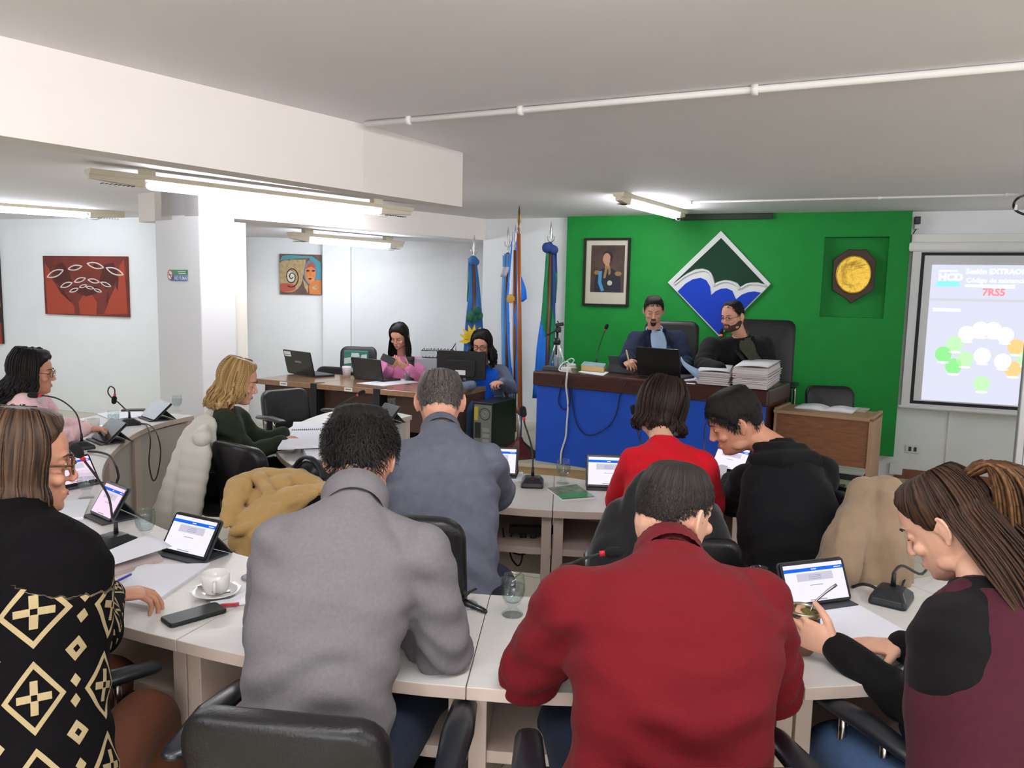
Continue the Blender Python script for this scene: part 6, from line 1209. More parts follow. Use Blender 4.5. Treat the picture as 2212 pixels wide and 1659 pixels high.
# ---- conference microphones
M_foam = mat('black_foam', (18, 18, 19), .95, bump=.5, bscale=300); M_ring = mat('red_mic_ring', (214, 36, 52), .4); M_neck = mat('black_gooseneck', (40, 38, 38), .45, bump=.4, bscale=900); M_mbase = mat('microphone_base', (30, 32, 36), .4)
def micro(label, px, py, fwd, neck, base=True, z=TZ, head_d=None, lit=False, s=1.0, button=True):
    b = PZ(px, py, z) if base is not None else V(*neck[0]); t = thing('desk_microphone', label, 'microphone', b, 'gooseneck microphones'); f = unit(V(fwd[0], fwd[1], 0)); r = V(f[1], -f[0], 0)
    if base:
        mb = MB(); mb.loft([[b+r*x*s+f*y*s+Z3*zz*s for x, y in rrect(w_, d_, .012, 3)] for w_, d_, zz in ((.104, .135, 0), (.106, .138, .008), (.100, .130, .022), (.07, .07, .042), (.05, .045, .044))]); put('base', mb, M_mbase, t, bevel=.001)
        if button: put('button', MB().box(b-f*.036*s+Z3*.034*s, (.018, .012, .006), (r, f*.85-Z3*.5, Z3)), M_ring, t, bevel=.002)
        put('collar', MB().tube([b+f*.012*s+Z3*.040*s, b+f*.012*s+Z3*.085*s], [.0085, .006], 10), M_dark, t, True)
        st = [b+f*.012*s+Z3*.08*s]
    else: st = []
    pts = spline(st+[V(*q) for q in neck], 6); put('gooseneck', MB().tube(pts, .0042*s, 8), M_neck, t, True)
    e = pts[-1]; d = unit(pts[-1]-pts[-3]) if head_d is None else unit(V(*head_d)); put('ring', MB().tube([e-d*.004, e+d*.012], .0078*s, 10), M_ring if not lit else emat('lit_red_ring', (255, 40, 40), 3.0), t, True)
    put('foam_head', MB().caps([e+d*.026*s, e+d*.05*s], [.0165*s, .0155*s], 12), M_foam, t, True); return t
b = PZ(245, 1172, TZ)
micro('microphone near left with its head at the tortoiseshell glasses', 245, 1180, (.45, .9), [PY(243, 1120, b[1]+.02), PY(235, 1075, b[1]+.03), PY(212, 1035, b[1]+.0), PY(180, 992, b[1]-.04)])
b = PZ(172, 965, TZ); micro('microphone on the left desk with a high curved neck', 172, 970, (.7, .7), [PY(168, 900, b[1]), PY(150, 877, b[1]), PY(122, 860, b[1]-.05), PY(88, 854, b[1]-.1)], head_d=(-1, -.2, .05))
b = PZ(276, 912, TZ); micro('microphone on the left desk with a looped neck', 276, 918, (.7, .7), [PY(272, 885, b[1]), PY(256, 870, b[1]), PY(240, 858, b[1]), PY(233, 846, b[1]), PY(238, 835, b[1]), PY(247, 840, b[1]), PY(248, 852, b[1])], head_d=(-.15, 0, -1))
b = PZ(1150, 1040, TZ); micro('microphone on the inner desk beside the blue-grey shirt, head over the pole stand', 1150, 1048, (.05, 1), [PY(1150, 975, b[1]), PY(1143, 945, b[1]), PY(1134, 918, b[1]), PY(1132, 906, b[1])])
b = PZ(1925, 1290, TZ); micro('microphone behind the right tablet, beside the maroon vest', 1925, 1298, (.6, .8), [PY(1932, 1235, b[1]+.02), PY(1950, 1222, b[1]+.04), PY(1990, 1240, b[1]+.08), PY(2010, 1215, b[1]+.15)], button=False)
b = PZ(1195, 1318, TZ); micro('microphone partly hidden by the dark red sweater', 1205, 1322, (0, 1), [PY(1200, 1262, b[1]), PY(1212, 1224, b[1]), PY(1232, 1218, b[1]+.0), PY(1262, 1206, b[1]), PY(1298, 1196, b[1])], head_d=(1, 0, .12))
b = PZ(760, 900, TZ); micro('microphone on the inner desk with its head against the brown desk', 735, 925, (.6, .8), [PY(722, 885, b[1]), PY(738, 872, b[1]), PY(760, 860, b[1]), PY(771, 854, b[1])], head_d=(.8, .1, .45))
b = PZ(1385, 1010, TZ); micro('microphone half hidden by the brown bob, against the blue front', 1392, 1030, (0, 1), [PY(1385, 960, b[1]), PY(1376, 925, b[1]), PY(1371, 900, b[1])])
b = PZ(1540, 1000, TZ); micro('microphone with a thin curved neck before the hoodie wearer\'s face', 1520, 1015, (0, 1), [PY(1522, 955, b[1]), PY(1521, 935, b[1]), PY(1525, 915, b[1]), PY(1534, 908, b[1])], s=.8)
b = onD(1288, 792); micro('microphone on the head desk left of the navy suit', 1288, 796, (0, 1), [PY(1291, 760, b[1]), PY(1299, 735, b[1]), PY(1307, 714, b[1])], z=1.0)
b = onD(1552, 800); micro('microphone with a lit red ring before the speaking person', 1552, 806, (0, 1), [PY(1552, 765, b[1]), PY(1558, 740, b[1]), PY(1558, 725, b[1])], z=1.0, lit=True, head_d=(.1, .2, 1))
# ---- desk cables
M_cable = mat('black_cable', (26, 24, 24), .5)
def cable(label, pts, r=.004, m=None, name='cable', n=6): return tag(put(name, MB().tube(spline([V(*p) for p in pts], n), r, 7), m or M_cable, None, True), label, 'cable')
Y1 = 5.0
cable('black cable looping down from the left desk in front of its panel, farther one', [PZ(285, 914, TZ+.01), PZ(310, 917, TZ+.012), PZ(318, 922, TZ+.01), PY(325, 950, 4.78), PY(322, 1000, 4.70), PY(330, 1037, 4.68), PY(340, 1025, 4.7), PY(347, 975, 4.75), PY(338, 935, 4.82), PZ(322, 918, TZ+.012), PZ(300, 914, TZ+.01)])
cable('thick black cable hanging from the left desk edge, nearer one', [PZ(190, 975, TZ+.01), PZ(215, 977, TZ+.012), PZ(238, 985, TZ+.01), PY(250, 1005, 3.93), PY(256, 1030, 3.90), PY(252, 1045, 3.88), PY(262, 1070, 3.80), PY(275, 1100, 3.72), PY(282, 1130, 3.6)], .006)
tag(put('grommet', MB().lathe([(.036, 0), (.038, .004), (.030, .006), (.012, .005), (.001, .005)], PZ(1004, 1308, TZ), 20), mat('grey_grommet', (132, 136, 146), .5), None, True), 'grey round cable grommet on the desk between the near sweaters', 'grommet')
tag(put('grommet', MB().lathe([(.036, 0), (.038, .004), (.030, .006), (.012, .005), (.001, .005)], PZ(548, 1248, TZ), 20), mat('grey_grommet', (132, 136, 146), .5), None, True), 'grey round cable grommet half hidden by the grey sweater', 'grommet')
g_ = PZ(1000, 1306, TZ)
cable('black cable looping out of the grommet near the grey sweater', [g_+Z3*.0, g_+V(-.01, 0, .03), PZ(985, 1290, TZ+.03), PZ(970, 1276, TZ+.02), PZ(1010, 1298, TZ+.02), PZ(1045, 1315, TZ+.006), PZ(1048, 1322, TZ+.006), PZ(1020, 1312, TZ+.008), PZ(995, 1302, TZ+.01)], .0035)
cable('second black cable standing up from the grommet', [g_, g_+V(.0, .01, .02), PZ(1004, 1288, TZ+.04), PZ(1016, 1278, TZ+.05), PZ(1028, 1272, TZ+.03)], .004)
cable('black cable behind the right microphone base', [PZ(1905, 1292, TZ+.02), PZ(1890, 1270, TZ+.03), PZ(1865, 1262, TZ+.03), PZ(1842, 1268, TZ+.004)], .005)
cable('thin dark cable rising behind the right microphone', [PZ(1945, 1275, TZ+.01), PY(1960, 1235, 2.45), PY(1955, 1205, 2.5), PY(1960, 1185, 2.6), PY(1948, 1160, 2.7)], .0035)
# power strip hanging under the inner desk
q = PY(1148, 1143, 3.42); t = thing('power_strip', 'black power strip with two plugs hanging under the inner desk shelf', 'power strip', q); put('strip', MB().box(q, (.20, .05, .03)), M_dark, t, bevel=.004)
for x in (1130, 1152): put('plug', MB().box(PY(x, 1160, 3.42), (.03, .03, .06)), M_dark, t, bevel=.006)
cable('black cable loop hanging from the power strip, longer one', [PY(1130, 1165, 3.42), PY(1129, 1195, 3.42), PY(1124, 1218, 3.42), PY(1115, 1220, 3.42), PY(1103, 1200, 3.42), PY(1102, 1165, 3.42), PY(1112, 1140, 3.42)])
cable('black cable loop hanging from the power strip, shorter one', [PY(1150, 1168, 3.41), PY(1142, 1190, 3.41), PY(1125, 1198, 3.41), PY(1103, 1190, 3.41), PY(1090, 1165, 3.41), PY(1086, 1140, 3.41)])
# ---- cups, phone, pens, papers
M_por = mat('white_porcelain', (232, 230, 226), .18, coat=.3)
def cup(label, px, py, z, hd, coffee=False, sc=1.0):
    q = PZ(px, py, z); t = thing('coffee_cup', label, 'cup', q, 'cups with saucers'); p = [(r*sc, h*sc) for r, h in ((.0, .012), (.026, .012), (.030, .016), (.0375, .035), (.040, .072), (.0385, .072), (.036, .036), (.028, .019), (.0, .018))]
    put('cup_body', MB().lathe(p, q, 28), M_por, t, True); h = unit(V(hd[0], hd[1], 0)); put('handle', MB().tube(spline([q+(h*.037+Z3*.058)*sc, q+(h*.058+Z3*.056)*sc, q+(h*.061+Z3*.036)*sc, q+(h*.034+Z3*.026)*sc], 5), .0048*sc, 8, flat=.7), M_por, t, True)
    put('saucer', MB().lathe([(r*sc, h*sc) for r, h in ((.0, .004), (.036, .004), (.040, .008), (.062, .015), (.070, .020), (.069, .0225), (.058, .017), (.036, .011), (.0, .011))], q, 32), M_por, t, True)
    return t, q
t, q = cup('white coffee cup with a spoon on its saucer, near left', 467, 1288, TZ, (.3, -1))
put('teaspoon', MB().ell(q+V(-.048, .012, .024), (.012, .008, .003)).tube([q+V(-.042, .008, .026), q+V(.02, -.05, .027), q+V(.052, -.03, .026)], .0022, 6), M_steel, t, True)
t, q = cup('white coffee cup on a saucer on the left desk before the pale pink cardigan', 200, 931, TZ, (-1, .1), sc=1.05)
q2 = q+V(.075, .02, .02); tag(put('biscuit', MB().ell(q2, (.022, .018, .012)), mat('biscuit_brown', (126, 96, 66), .9, var=.3, vscale=60), None, True), 'small wrapped biscuit right of the left desk cup', 'biscuit')
p0 = PZ(362, 1352, TZ); p1 = PZ(482, 1318, TZ); d_ = unit(p1-p0); n_ = np.cross(Z3, d_); t = thing('smartphone', 'black smartphone lying on the desk by the coffee cup', 'phone', (p0+p1)/2); put('phone_body', MB().slab(rrect(.158, .076, .012, 4), (p0+p1)/2+n_*.012, d_, n_, Z3, 0, .011), mat('black_phone_case', (24, 26, 26), .5), t, bevel=.003); put('phone_glass', MB().slab(rrect(.150, .068, .010, 4), (p0+p1)/2+n_*.012, d_, n_, Z3, .010, .0114), mat('dark_phone_glass', (30, 36, 36), .4, spec=.3), t)
q = PZ(482, 1312, TZ); tag(put('paper_napkin', remesh(MB().box(q+V(.01, .02, .006), (.10, .045, .008), (unit(V(.9, .4, 0)), unit(V(-.4, .9, 0)), Z3)).box(q+V(.035, .04, .014), (.05, .04, .008), (unit(V(.8, .5, .3)), unit(V(-.5, .8, 0)), unit(V(-.2, 0, 1)))), .004, 2), M_paper, fix=False), 'crumpled white napkin behind the black smartphone', 'napkin')
tag(put('sugar_sachet', MB().box(PZ(496, 1312, TZ)+Z3*.008, (.05, .010, .006), (unit(V(.9, .3, 0)), unit(V(-.3, .9, 0)), Z3)), mat('red_sachet', (178, 40, 48), .5)), 'thin red stick sachet beside the white napkin', 'sachet')
M_print = mat('printed_page', (234, 236, 244), .8)
def lines(mb, o, u, v, w, h, rows, off, seed=0, mi=0):
    rnd = random.Random(seed)
    for k in range(rows): y = h*(.5-(k+1)/(rows+1)); x1 = w*(.40 if rnd.random() > .2 else rnd.uniform(.0, .3)); mb.slab([(-w*.40, y-.0012), (x1, y-.0012), (x1, y+.0012), (-w*.40, y+.0012)], o, u, v, Z3, off-.0004, off)
M_ink = mat('pale_ink', (176, 178, 192), .8)
def sheets(label, pxs, z, n=1, txt=0, name='paper_sheets', th=.0006, m=None, seed=0):
    """flat stack whose corners are seen at the given pixels"""
    P4 = [PZ(x, y, z) for x, y in pxs]; c = sum(P4)/4; t = thing(name, label, 'papers', c); u = unit(P4[1]-P4[0]); 
    put('sheet_stack', _q(P4, n*th), m or M_print, t)
    if txt:
        mb = MB(); rnd = random.Random(seed)
        for k in range(txt):
            f = (k+1)/(txt+1); a, b = lerp(P4[0], P4[3], f), lerp(P4[1], P4[2], f); e = .9 if rnd.random() > .25 else rnd.uniform(.4, .8); a, b = lerp(a, b, .1), lerp(a, b, e); wv = unit(P4[3]-P4[0])*.0016; mb.add([a-wv+Z3*(n*th+.0003), b-wv+Z3*(n*th+.0003), b+wv+Z3*(n*th+.0003), a+wv+Z3*(n*th+.0003)], [(0, 1, 2, 3)])
        put('print_lines', mb, M_ink, t)
    return t
def _q(P4, h): m = MB(); m.add([p+Z3*.0005 for p in P4]+[p+Z3*(.0005+h) for p in P4], [(3, 2, 1, 0), (4, 5, 6, 7), (0, 1, 5, 4), (1, 2, 6, 5), (2, 3, 7, 6), (3, 0, 4, 7)]); return m
sheets('open white folder page under the hand with a ring, near left', [(300, 1225), (455, 1222), (320, 1316), (240, 1300)], TZ, 14, 0)
# curled pile behind it
P = [PZ(208, 1226, TZ), PZ(232, 1250, TZ), PZ(352, 1213, TZ), PZ(330, 1190, TZ)]; t = thing('curled_papers', 'pile of papers curled back on itself, near left', 'papers', sum(P)/4); put('lower_stack', _q(P, .012), mat('brownish_paper_edge', (196, 178, 174), .8), t)
mb = MB(); e0, e1 = lerp(P[0], P[1], .2), lerp(P[3], P[2], .2); nn = unit(np.cross(e1-e0, Z3)); sec = [(.0+.02, .013), (.045, .016), (.062, .026), (.064, .042), (.050, .054), (.025, .058), (-.03, .052), (-.085, .040), (-.09, .039), (-.03, .049), (.025, .054), (.046, .050), (.058, .041), (.056, .028), (.04, .02), (.02, .0165)]
mb.loft([[e0*(1-f)+e1*f-nn*a*(.7+.3*f)+Z3*b*(.62+.38*f) for a, b in sec] for f in np.linspace(0, 1.02, 7)]); put('curled_sheets', mb, M_print, t, True)
tag(put('pen', MB().caps([PZ(248, 1258, TZ+.02), PZ(282, 1241, TZ+.02)], .0042, 8), mat('violet_pen', (70, 56, 168), .35), None, True), 'violet pen under the near left hand', 'pen')
sheets('white papers before the pink lit tablet, left', [(100, 1090), (196, 1082), (180, 1122), (118, 1128)], TZ, 16, 0)
sheets('white papers behind the microphone on the left desk', [(208, 895), (300, 884), (318, 902), (240, 908)], TZ, 10)
q = PZ(288, 889, TZ); tag(put('dark_phone', MB().box(q+Z3*.012, (.15, .075, .01), (unit(V(.95, .3, 0)), unit(V(-.3, .95, 0)), Z3)), mat('dark_case_maroon', (46, 40, 48), .4), bevel=.003), 'dark phone lying on the papers on the left desk', 'phone')
sheets('printed papers under the flat hand, right', [(1730, 1318), (1828, 1294), (1975, 1376), (1890, 1440)], TZ, 6, 11, seed=2)
sheets('loose white sheet at the desk edge under the maroon vest wearer\'s arm', [(1790, 1395), (1880, 1375), (1950, 1432), (1900, 1452)], TZ, 3, 0)
sheets('printed page bundle held by the blonde person', [(612, 953), (722, 950), (718, 966), (600, 972)], TZ+.045, 22, 5, seed=3)
sheets('spiral bound notebook open on the inner desk, far page', [(634, 914), (740, 912), (738, 930), (630, 932)], TZ, 14, 0)
sheets('spiral bound notebook open on the inner desk, near page', [(630, 934), (738, 931), (736, 951), (626, 953)], TZ, 16, 3, seed=5)
mb = MB()
for k in range(26): p = lerp(PZ(632, 933, TZ), PZ(738, 930.5, TZ), k/25); mb.tube([p+V(0, -.012, .010), p+V(0, 0, .018), p+V(0, .012, .010)], .0018, 5)
o = put('notebook_spiral', mb, M_darkg, None, True); o['kind'] = 'stuff'; tag(o, 'dark wire spiral between the two notebook pages on the inner desk', 'spiral')
sheets('thick block of white paper on the inner desk below the notebook', [(650, 972), (760, 965), (770, 1000), (668, 1008)], TZ, 60)
P4 = [PZ(1182, 1058, TZ), PZ(1245, 1050, TZ), PZ(1286, 1078, TZ), PZ(1215, 1083, TZ)]; t = thing('magazine', 'glossy magazine with a green band on its cover, inner desk', 'magazine', sum(P4)/4); put('pages', _q(P4, .008), M_paper, t)
put('cover', _q([p+Z3*.008 for p in P4], .0008), mat('magazine_photo', (66, 78, 66), .25, col2=(150, 156, 140), vscale=22), t); put('green_band', _q([lerp(P4[0], P4[3], .62)+Z3*.009, lerp(P4[1], P4[2], .62)+Z3*.009, lerp(P4[1], P4[2], .95)+Z3*.009, lerp(P4[0], P4[3], .95)+Z3*.009], .0006), mat('magazine_green', (40, 142, 86), .3), t)
sheets('white sheet left of the inner microphone', [(1085, 1022), (1130, 1020), (1128, 1040), (1085, 1046)], TZ, 2)
sheets('crumpled pale sheet between red cardigan and hoodie', [(1550, 1006), (1572, 1002), (1568, 1028), (1552, 1026)], TZ+.03, 3)
# ---- mate gourd
cw = JMA['wrL']; dL = unit(V(-.85, .35, .30)); nL = unit(V(.30, .92, .1)-dL*np.dot(V(.30, .92, .1), dL)); mc = cw+dL*.088+nL*.052; mz = TZ+.002; mc = V(mc[0], mc[1], mz); MH = .108
t = thing('mate_gourd', 'metal rimmed mate gourd with straw held in the left hand', 'mate', mc); put('gourd', MB().lathe([(.0, 0), (.026, 0), (.030, .006), (.041, MH*.35), (.044, MH*.6), (.040, MH*.85), (.043, MH)], mc, 24), mat('gourd_leather', (112, 86, 62), .5, var=.3, vscale=30), t, True)
put('metal_rim', MB().lathe([(.043, MH-.006), (.0465, MH), (.0465, MH+.006), (.040, MH+.008), (.036, MH+.002), (.036, MH-.006)], mc, 28), mat('mate_alpaca_metal', (170, 164, 142), .3, metal=.9), t, True); put('yerba', MB().lathe([(.037, MH-.004), (.02, MH+.002), (.001, MH+.003)], mc, 18), mat('yerba_green', (110, 106, 50), .95, var=.4, vscale=160, bump=1, bscale=200), t, True)
put('straw', MB().tube(spline([mc+V(.008, -.002, MH*.5), mc+V(.02, .0, MH+.012), mc+V(.055, .01, MH+.045), mc+V(.085, .015, MH+.066)], 4), [.0032]*9+[.004]*4, 8), M_steel, t, True)
# ---- things on the head desk
def laptop(label, a, b, z, hgt, lean, m=None, logo=None, sticker=False, keys=True, away=None):
    """a, b: lower corners of the lid as seen; the lid's back faces the camera"""
    A, B = PZ(*a, z), PZ(*b, z); d = unit(B-A); n = V(d[1], -d[0], 0); n = n if n[1] < 0 else -n; w_ = np.linalg.norm(B-A); up = unit(Z3+n*lean); nn = unit(np.cross(d, up)); nn = nn if np.dot(nn, n) > 0 else -nn
    t = thing('laptop', label, 'laptop', (A+B)/2); o = (A+B)/2+Z3*.012; put('lid', MB().slab(rrect(w_, hgt, .012, 3), o+up*hgt/2, d, up, nn, -.008, .004), m or mat('glossy_black_lid', (14, 14, 15), .25), t, bevel=.002)
    put('keyboard_base', MB().slab(rrect(w_, .24, .012, 3), (A+B)/2-n*.12, d, -n, Z3, .002, .022), mat('laptop_base', (40, 40, 44), .4), t, bevel=.003)
    put('keys', MB().slab(rrect(w_*.88, .11, .006, 2), (A+B)/2-n*.09, d, -n, Z3, .022, .024), mat('laptop_keys', (70, 72, 78), .5), t)
    if logo:
        mb = MB(); addtext(mb, logo, .030, o+up*hgt*.50, d, up, nn, .0046, 0, 'CENTER', bold=.001); put('logo', mb, mat('silver_print', (150, 150, 154), .4), t)
    if sticker: mb = MB(); mb.slab([(-w_*.47, hgt*.73), (-w_*.22, hgt*.73), (-w_*.22, hgt*.94), (-w_*.47, hgt*.94)], o, d, up, nn, .004, .0048, 0); mb.slab([(-w_*.45, hgt*.79), (-w_*.25, hgt*.79), (-w_*.25, hgt*.82), (-w_*.45, hgt*.82)], o, d, up, nn, .0046, .0052, 1); put('sticker', mb, [M_white, mat('label_grey_print', (130, 130, 134), .6)], t)
    return t
laptop('black laptop on the head desk seen from behind', (1378, 813), (1470, 822), 1.0, .235, .20)
P4 = [onD(1255, 801), onD(1304, 806), onD(1308, 798), onD(1262, 793)]; t = thing('thick_book', 'thick yellowed paperback on the head desk', 'book', sum(P4)/4); put('pages', _q([p+Z3*.004 for p in P4], .045), mat('yellowed_pages', (206, 176, 118), .8, var=.08, vscale=90, stretch=(1, 1, 20)), t); put('cover', _q([lerp(sum(P4)/4, p, 1.02)+Z3*.049 for p in P4], .003), mat('pale_blue_cover', (170, 196, 206), .5, col2=(110, 150, 158), vscale=16), t); put('back_cover', _q([lerp(sum(P4)/4, p, 1.02) for p in P4], .004), mat('dark_cover', (90, 60, 50), .6), t)
sheets('white sheet under the thick book on the head desk', [(1248, 804), (1302, 812), (1316, 804), (1268, 797)], 1.0, 3)
A, B = onD(1309, 803), onD(1368, 808); d = unit(B-A); n = V(d[1], -d[0], 0); n = n if n[1] < 0 else -n; w_ = np.linalg.norm(B-A); t = thing('tablet_stand', 'dark grey folded tablet stand on the head desk', 'tablet', (A+B)/2)
put('lower_flap', MB().slab([(-w_/2, 0), (w_/2, 0), (w_*.47, .085), (-w_*.47, .085)], (A+B)/2, d, unit(Z3-n*.7), unit(n+Z3*.7), 0, .006), M_case, t); put('upper_flap', MB().slab([(-w_*.47, 0), (w_*.47, 0), (w_*.5, .07), (-w_*.5, .07)], (A+B)/2+unit(Z3-n*.7)*.085, d, unit(Z3+n*.25), unit(n-Z3*.25), 0, .008), M_case, t)
def paper_pile(label, P4, h, seed, name='paper_pile'):
    P4 = [V(*p) for p in P4]; t = thing(name, label, 'paper pile', sum(P4)/4); rnd = random.Random(seed); k = 26; c = sum(P4)/4; u = unit(P4[1]-P4[0]); v = unit(P4[3]-P4[0]); z = 0
    for i in range(k):
        th = h/k*rnd.uniform(.7, 1.3); jx, jy = rnd.gauss(0, .006), rnd.gauss(0, .006); f = rnd.uniform(.97, 1.02); put('folder', _q([lerp(c, p, f)+u*jx+v*jy+Z3*z for p in P4], th*.93), mat('pile_paper_%d' % rnd.randrange(4), [(214, 204, 206), (196, 184, 188), (226, 220, 222), (178, 162, 168)][rnd.randrange(4)], .85), t); z += th
    rows = []
    for f in np.linspace(0, 1, 8): rows.append([lerp(lerp(P4[0], P4[1], f), lerp(P4[3], P4[2], f), g)+Z3*(z+.002+.012*math.sin(f*3.1)*(1-.3*g)+.012*f*f) for g in (0, 1)])
    mb = MB(); mb.loft(rows, cap=False, close=False); o = put('top_sheet', mb, M_paper, t, True); so = o.modifiers.new('thick', 'SOLIDIFY'); so.thickness = .002; return t
paper_pile('left pile of pinkish case files on the head desk', [onD(1504, 829), onD(1574, 835), onD(1582, 818), onD(1520, 812)], .10, 4); paper_pile('right taller pile of pinkish case files on the head desk', [onD(1582, 836), onD(1656, 842), onD(1684, 822), onD(1606, 816)], .15, 5)
rows = []
for f in np.linspace(0, 1, 8): rows.append([PY(1471+38*f, 770+28*f**.6+yy*(.4+.6*f), 5.85-.1*f) for yy in (0, 22)])
mb = MB(); mb.loft(rows, cap=False, close=False); o = put('curved_blue_sheets', mb, mat('pale_blue_sheets', (176, 196, 226), .7, col2=(130, 168, 214), vscale=8), None, True); so = o.modifiers.new('thick', 'SOLIDIFY'); so.thickness = .004; tag(o, 'bent pale blue sheets right of the head desk laptop', 'papers')
sheets('flat blue and white sheets before the case file piles', [(1466, 812), (1500, 812), (1512, 822), (1470, 824)], 1.0, 6)
# tripod with phone clamp
c = onD(1200, 793); t = thing('camera_tripod', 'small silver tripod with a black head on the head desk', 'tripod', c); tp = PY(1203, 737, c[1])
for x, y in ((1186, 793), (1222, 791), (1205, 800)): put('tripod_leg', MB().tube([tp, PY(x, y, c[1]+(.12 if x < 1200 else 0 if x < 1210 else -.06))], [.013, .010], 8), mat('silver_aluminium', (206, 206, 208), .35, metal=.4), t, True)
put('spider', MB().lathe([(.03, -.03), (.035, 0), (.02, .03)], tp, 10, cap=True), M_dark, t, True); put('center_column', MB().tube([tp+Z3*-.12, PY(1204, 715, c[1])], .012, 8), M_dark, t, True); hp = PY(1206, 712, c[1]); put('pan_head', MB().box(hp, (.05, .05, .05)).box(hp+Z3*.045+V(.01, 0, 0), (.075, .05, .03), (unit(V(1, 0, .2)), V(0, 1, 0), unit(V(-.2, 0, 1)))), M_dark, t, bevel=.008); put('pan_handle', MB().tube([hp, PY(1181, 724, c[1]-.05)], .007, 8), M_dark, t, True); put('clamp', MB().tube([hp+Z3*.06, PY(1204, 693, c[1])], .006, 6), M_dark, t, True)
for x, h_, lb, m in ((1190, .16, 'tall clear plastic bottle behind the tripod legs', clearmat('bottle_plastic', (.80, .88, .95))), (1212, .10, 'clear plastic tumbler with a green logo on the head desk', clearmat('tumbler_plastic', (.84, .95, .90)))):
    q = onD(x+3, 797); tag(put('bottle' if h_ > .12 else 'tumbler', MB().lathe([(.0, 0), (.03, 0), (.032, .01), (.030, h_*.7), (.014 if h_ > .12 else .034, h_*.92), (.012 if h_ > .12 else .034, h_)], q, 18), m, None, True), lb, 'bottle' if h_ > .12 else 'glass')
for x, y, lb in ((1233, 795, 'white charger brick with coiled cord on the head desk'), (1222, 803, 'second white charger lying at the head desk edge')):
    q = onD(x, y); t = thing('charger', lb, 'charger', q); put('brick', MB().box(q+Z3*.02, (.085, .05, .04), (hd_, hn, Z3)), M_white, t, bevel=.01); put('cord', MB().tube(spline([q+Z3*.03, q+Z3*.07+hd_*.03, q+Z3*.085, q+Z3*.05-hd_*.05, q+Z3*.01-hd_*.03+hn*.05, q+Z3*.006+hd_*.08+hn*.04], 5), .005, 6), M_white, t, True)
q = onD(1196, 800); tag(put('switch_box', MB().box(q+Z3*.018, (.17, .10, .035), (hd_, hn, Z3)), mat('dark_switch_grey', (64, 66, 74), .5), bevel=.005), 'dark grey network box at the left end of the head desk', 'box')
def onF(x, y, off=.01): return PP(x, y, hl-hn*.035+hn*off, hn)
edge = PP(1226, 812, hl+hn*.008, hn)
cable('white cable hanging down the blue desk front', [onD(1224, 801)+Z3*.01, PP(1226, 800, hl+hn*.012, hn), PP(1223, 832, hl+hn*.012, hn), onF(1226, 860), onF(1227, 880), onF(1224, 920), onF(1222, 945), onF(1213, 975), onF(1211, 1002)], .008, mat('white_cable', (214, 216, 216), .5))
cable('dark blue cable looping across the blue desk front', [PP(1352, 826, hl+hn*.008, hn), onF(1338, 858), onF(1332, 890), onF(1315, 920), onF(1275, 940), onF(1250, 925), onF(1240, 895), onF(1236, 865), PP(1234, 820, hl+hn*.008, hn)], .005, mat('dark_blue_cable', (14, 30, 70), .5))
cable('dark cable ring on the left of the blue desk front', [PP(1216, 820, hl+hn*.008, hn), onF(1209, 848), onF(1206, 868), onF(1213, 882), onF(1226, 882), onF(1231, 862), onF(1230, 840)], .005, mat('dark_blue_cable', (14, 30, 70), .5))
# ---- things on the brown desk
laptop('black laptop with a white sticker at the left end of the brown desk', (622, 806), (680, 816), TZ, .25, .22, logo='BANGHO', sticker=True); laptop('black laptop in front of the pink cardigan on the brown desk', (765, 818), (828, 826), TZ, .215, .20)
A = BDK(996, 834); d = bd_*1.0; d = unit(lerp(bd_, V(1, 0, 0), .6)); n = V(d[1], -d[0], 0); n = n if n[1] < 0 else -n; t = thing('monitor', 'black computer monitor seen from behind on the brown desk', 'monitor', A); cc = PY(996, 789, A[1]); w_ = 108*A[1]/1700; h_ = 62*A[1]/1700
put('shell', MB().slab(rrect(w_, h_, .012, 3), cc, d, Z3, n, -.02, .01), mat('monitor_black', (16, 16, 17), .45), t, bevel=.004); put('back_bulge', MB().slab(rrect(w_*.6, h_*.6, .02, 3), cc-Z3*.03, d, Z3, n, .01, .03), mat('monitor_black', (16, 16, 17), .45), t, bevel=.006); put('neck', MB().box(V(cc[0], cc[1], (TZ+cc[2])/2-.03), (.05, .03, cc[2]-TZ-.05), (d, n, Z3)), M_dark, t); put('foot', MB().box(V(cc[0], cc[1], TZ+.008), (.24, .18, .014), (d, n, Z3)), M_dark, t, bevel=.004)
put('sticker', MB().slab([(-.05, -.09), (.05, -.09), (.05, -.045), (-.05, -.045)], cc, d, Z3, n, .030, .0315), M_white, t); put('barcode_label', MB().slab([(-.0, -.14), (.05, -.14), (.05, -.12), (0, -.12)], cc, d, Z3, n, .0095, .0112), mat('label_grey_print', (130, 130, 134), .6), t)
q = BDK(886, 822); t = thing('thermos', 'tall dark navy thermos in front of the pink cardigan', 'thermos', q); put('flask', MB().lathe([(.0, 0), (.042, 0), (.043, .01), (.043, .20), (.0, .20)], q, 20), mat('navy_thermos', (30, 34, 46), .35), t, True); put('lid', MB().lathe([(.044, .2), (.044, .235), (.038, .24), (0, .24)], q, 20), M_dark, t, True)
q = BDK(749, 815); t = thing('paper_cup', 'white paper cup with a dot pattern on the brown desk', 'cup', q); put('cup_wall', MB().lathe([(.0, .002), (.036, 0), (.046, .115), (.044, .115), (.035, .004)], q, 22), mat('paper_cup_white', (222, 214, 214), .7), t, True)
mb = MB()
for r_ in range(6):
    for k in range(22): a = 6.283*(k+.5*(r_ % 2))/22; R_ = .0366+.010*(r_+.6)/6; mb.box(q+V(R_*math.cos(a), R_*math.sin(a), .012+r_*.016), (.002, .006, .005), (V(math.cos(a), math.sin(a), 0), V(-math.sin(a), math.cos(a), 0), Z3))
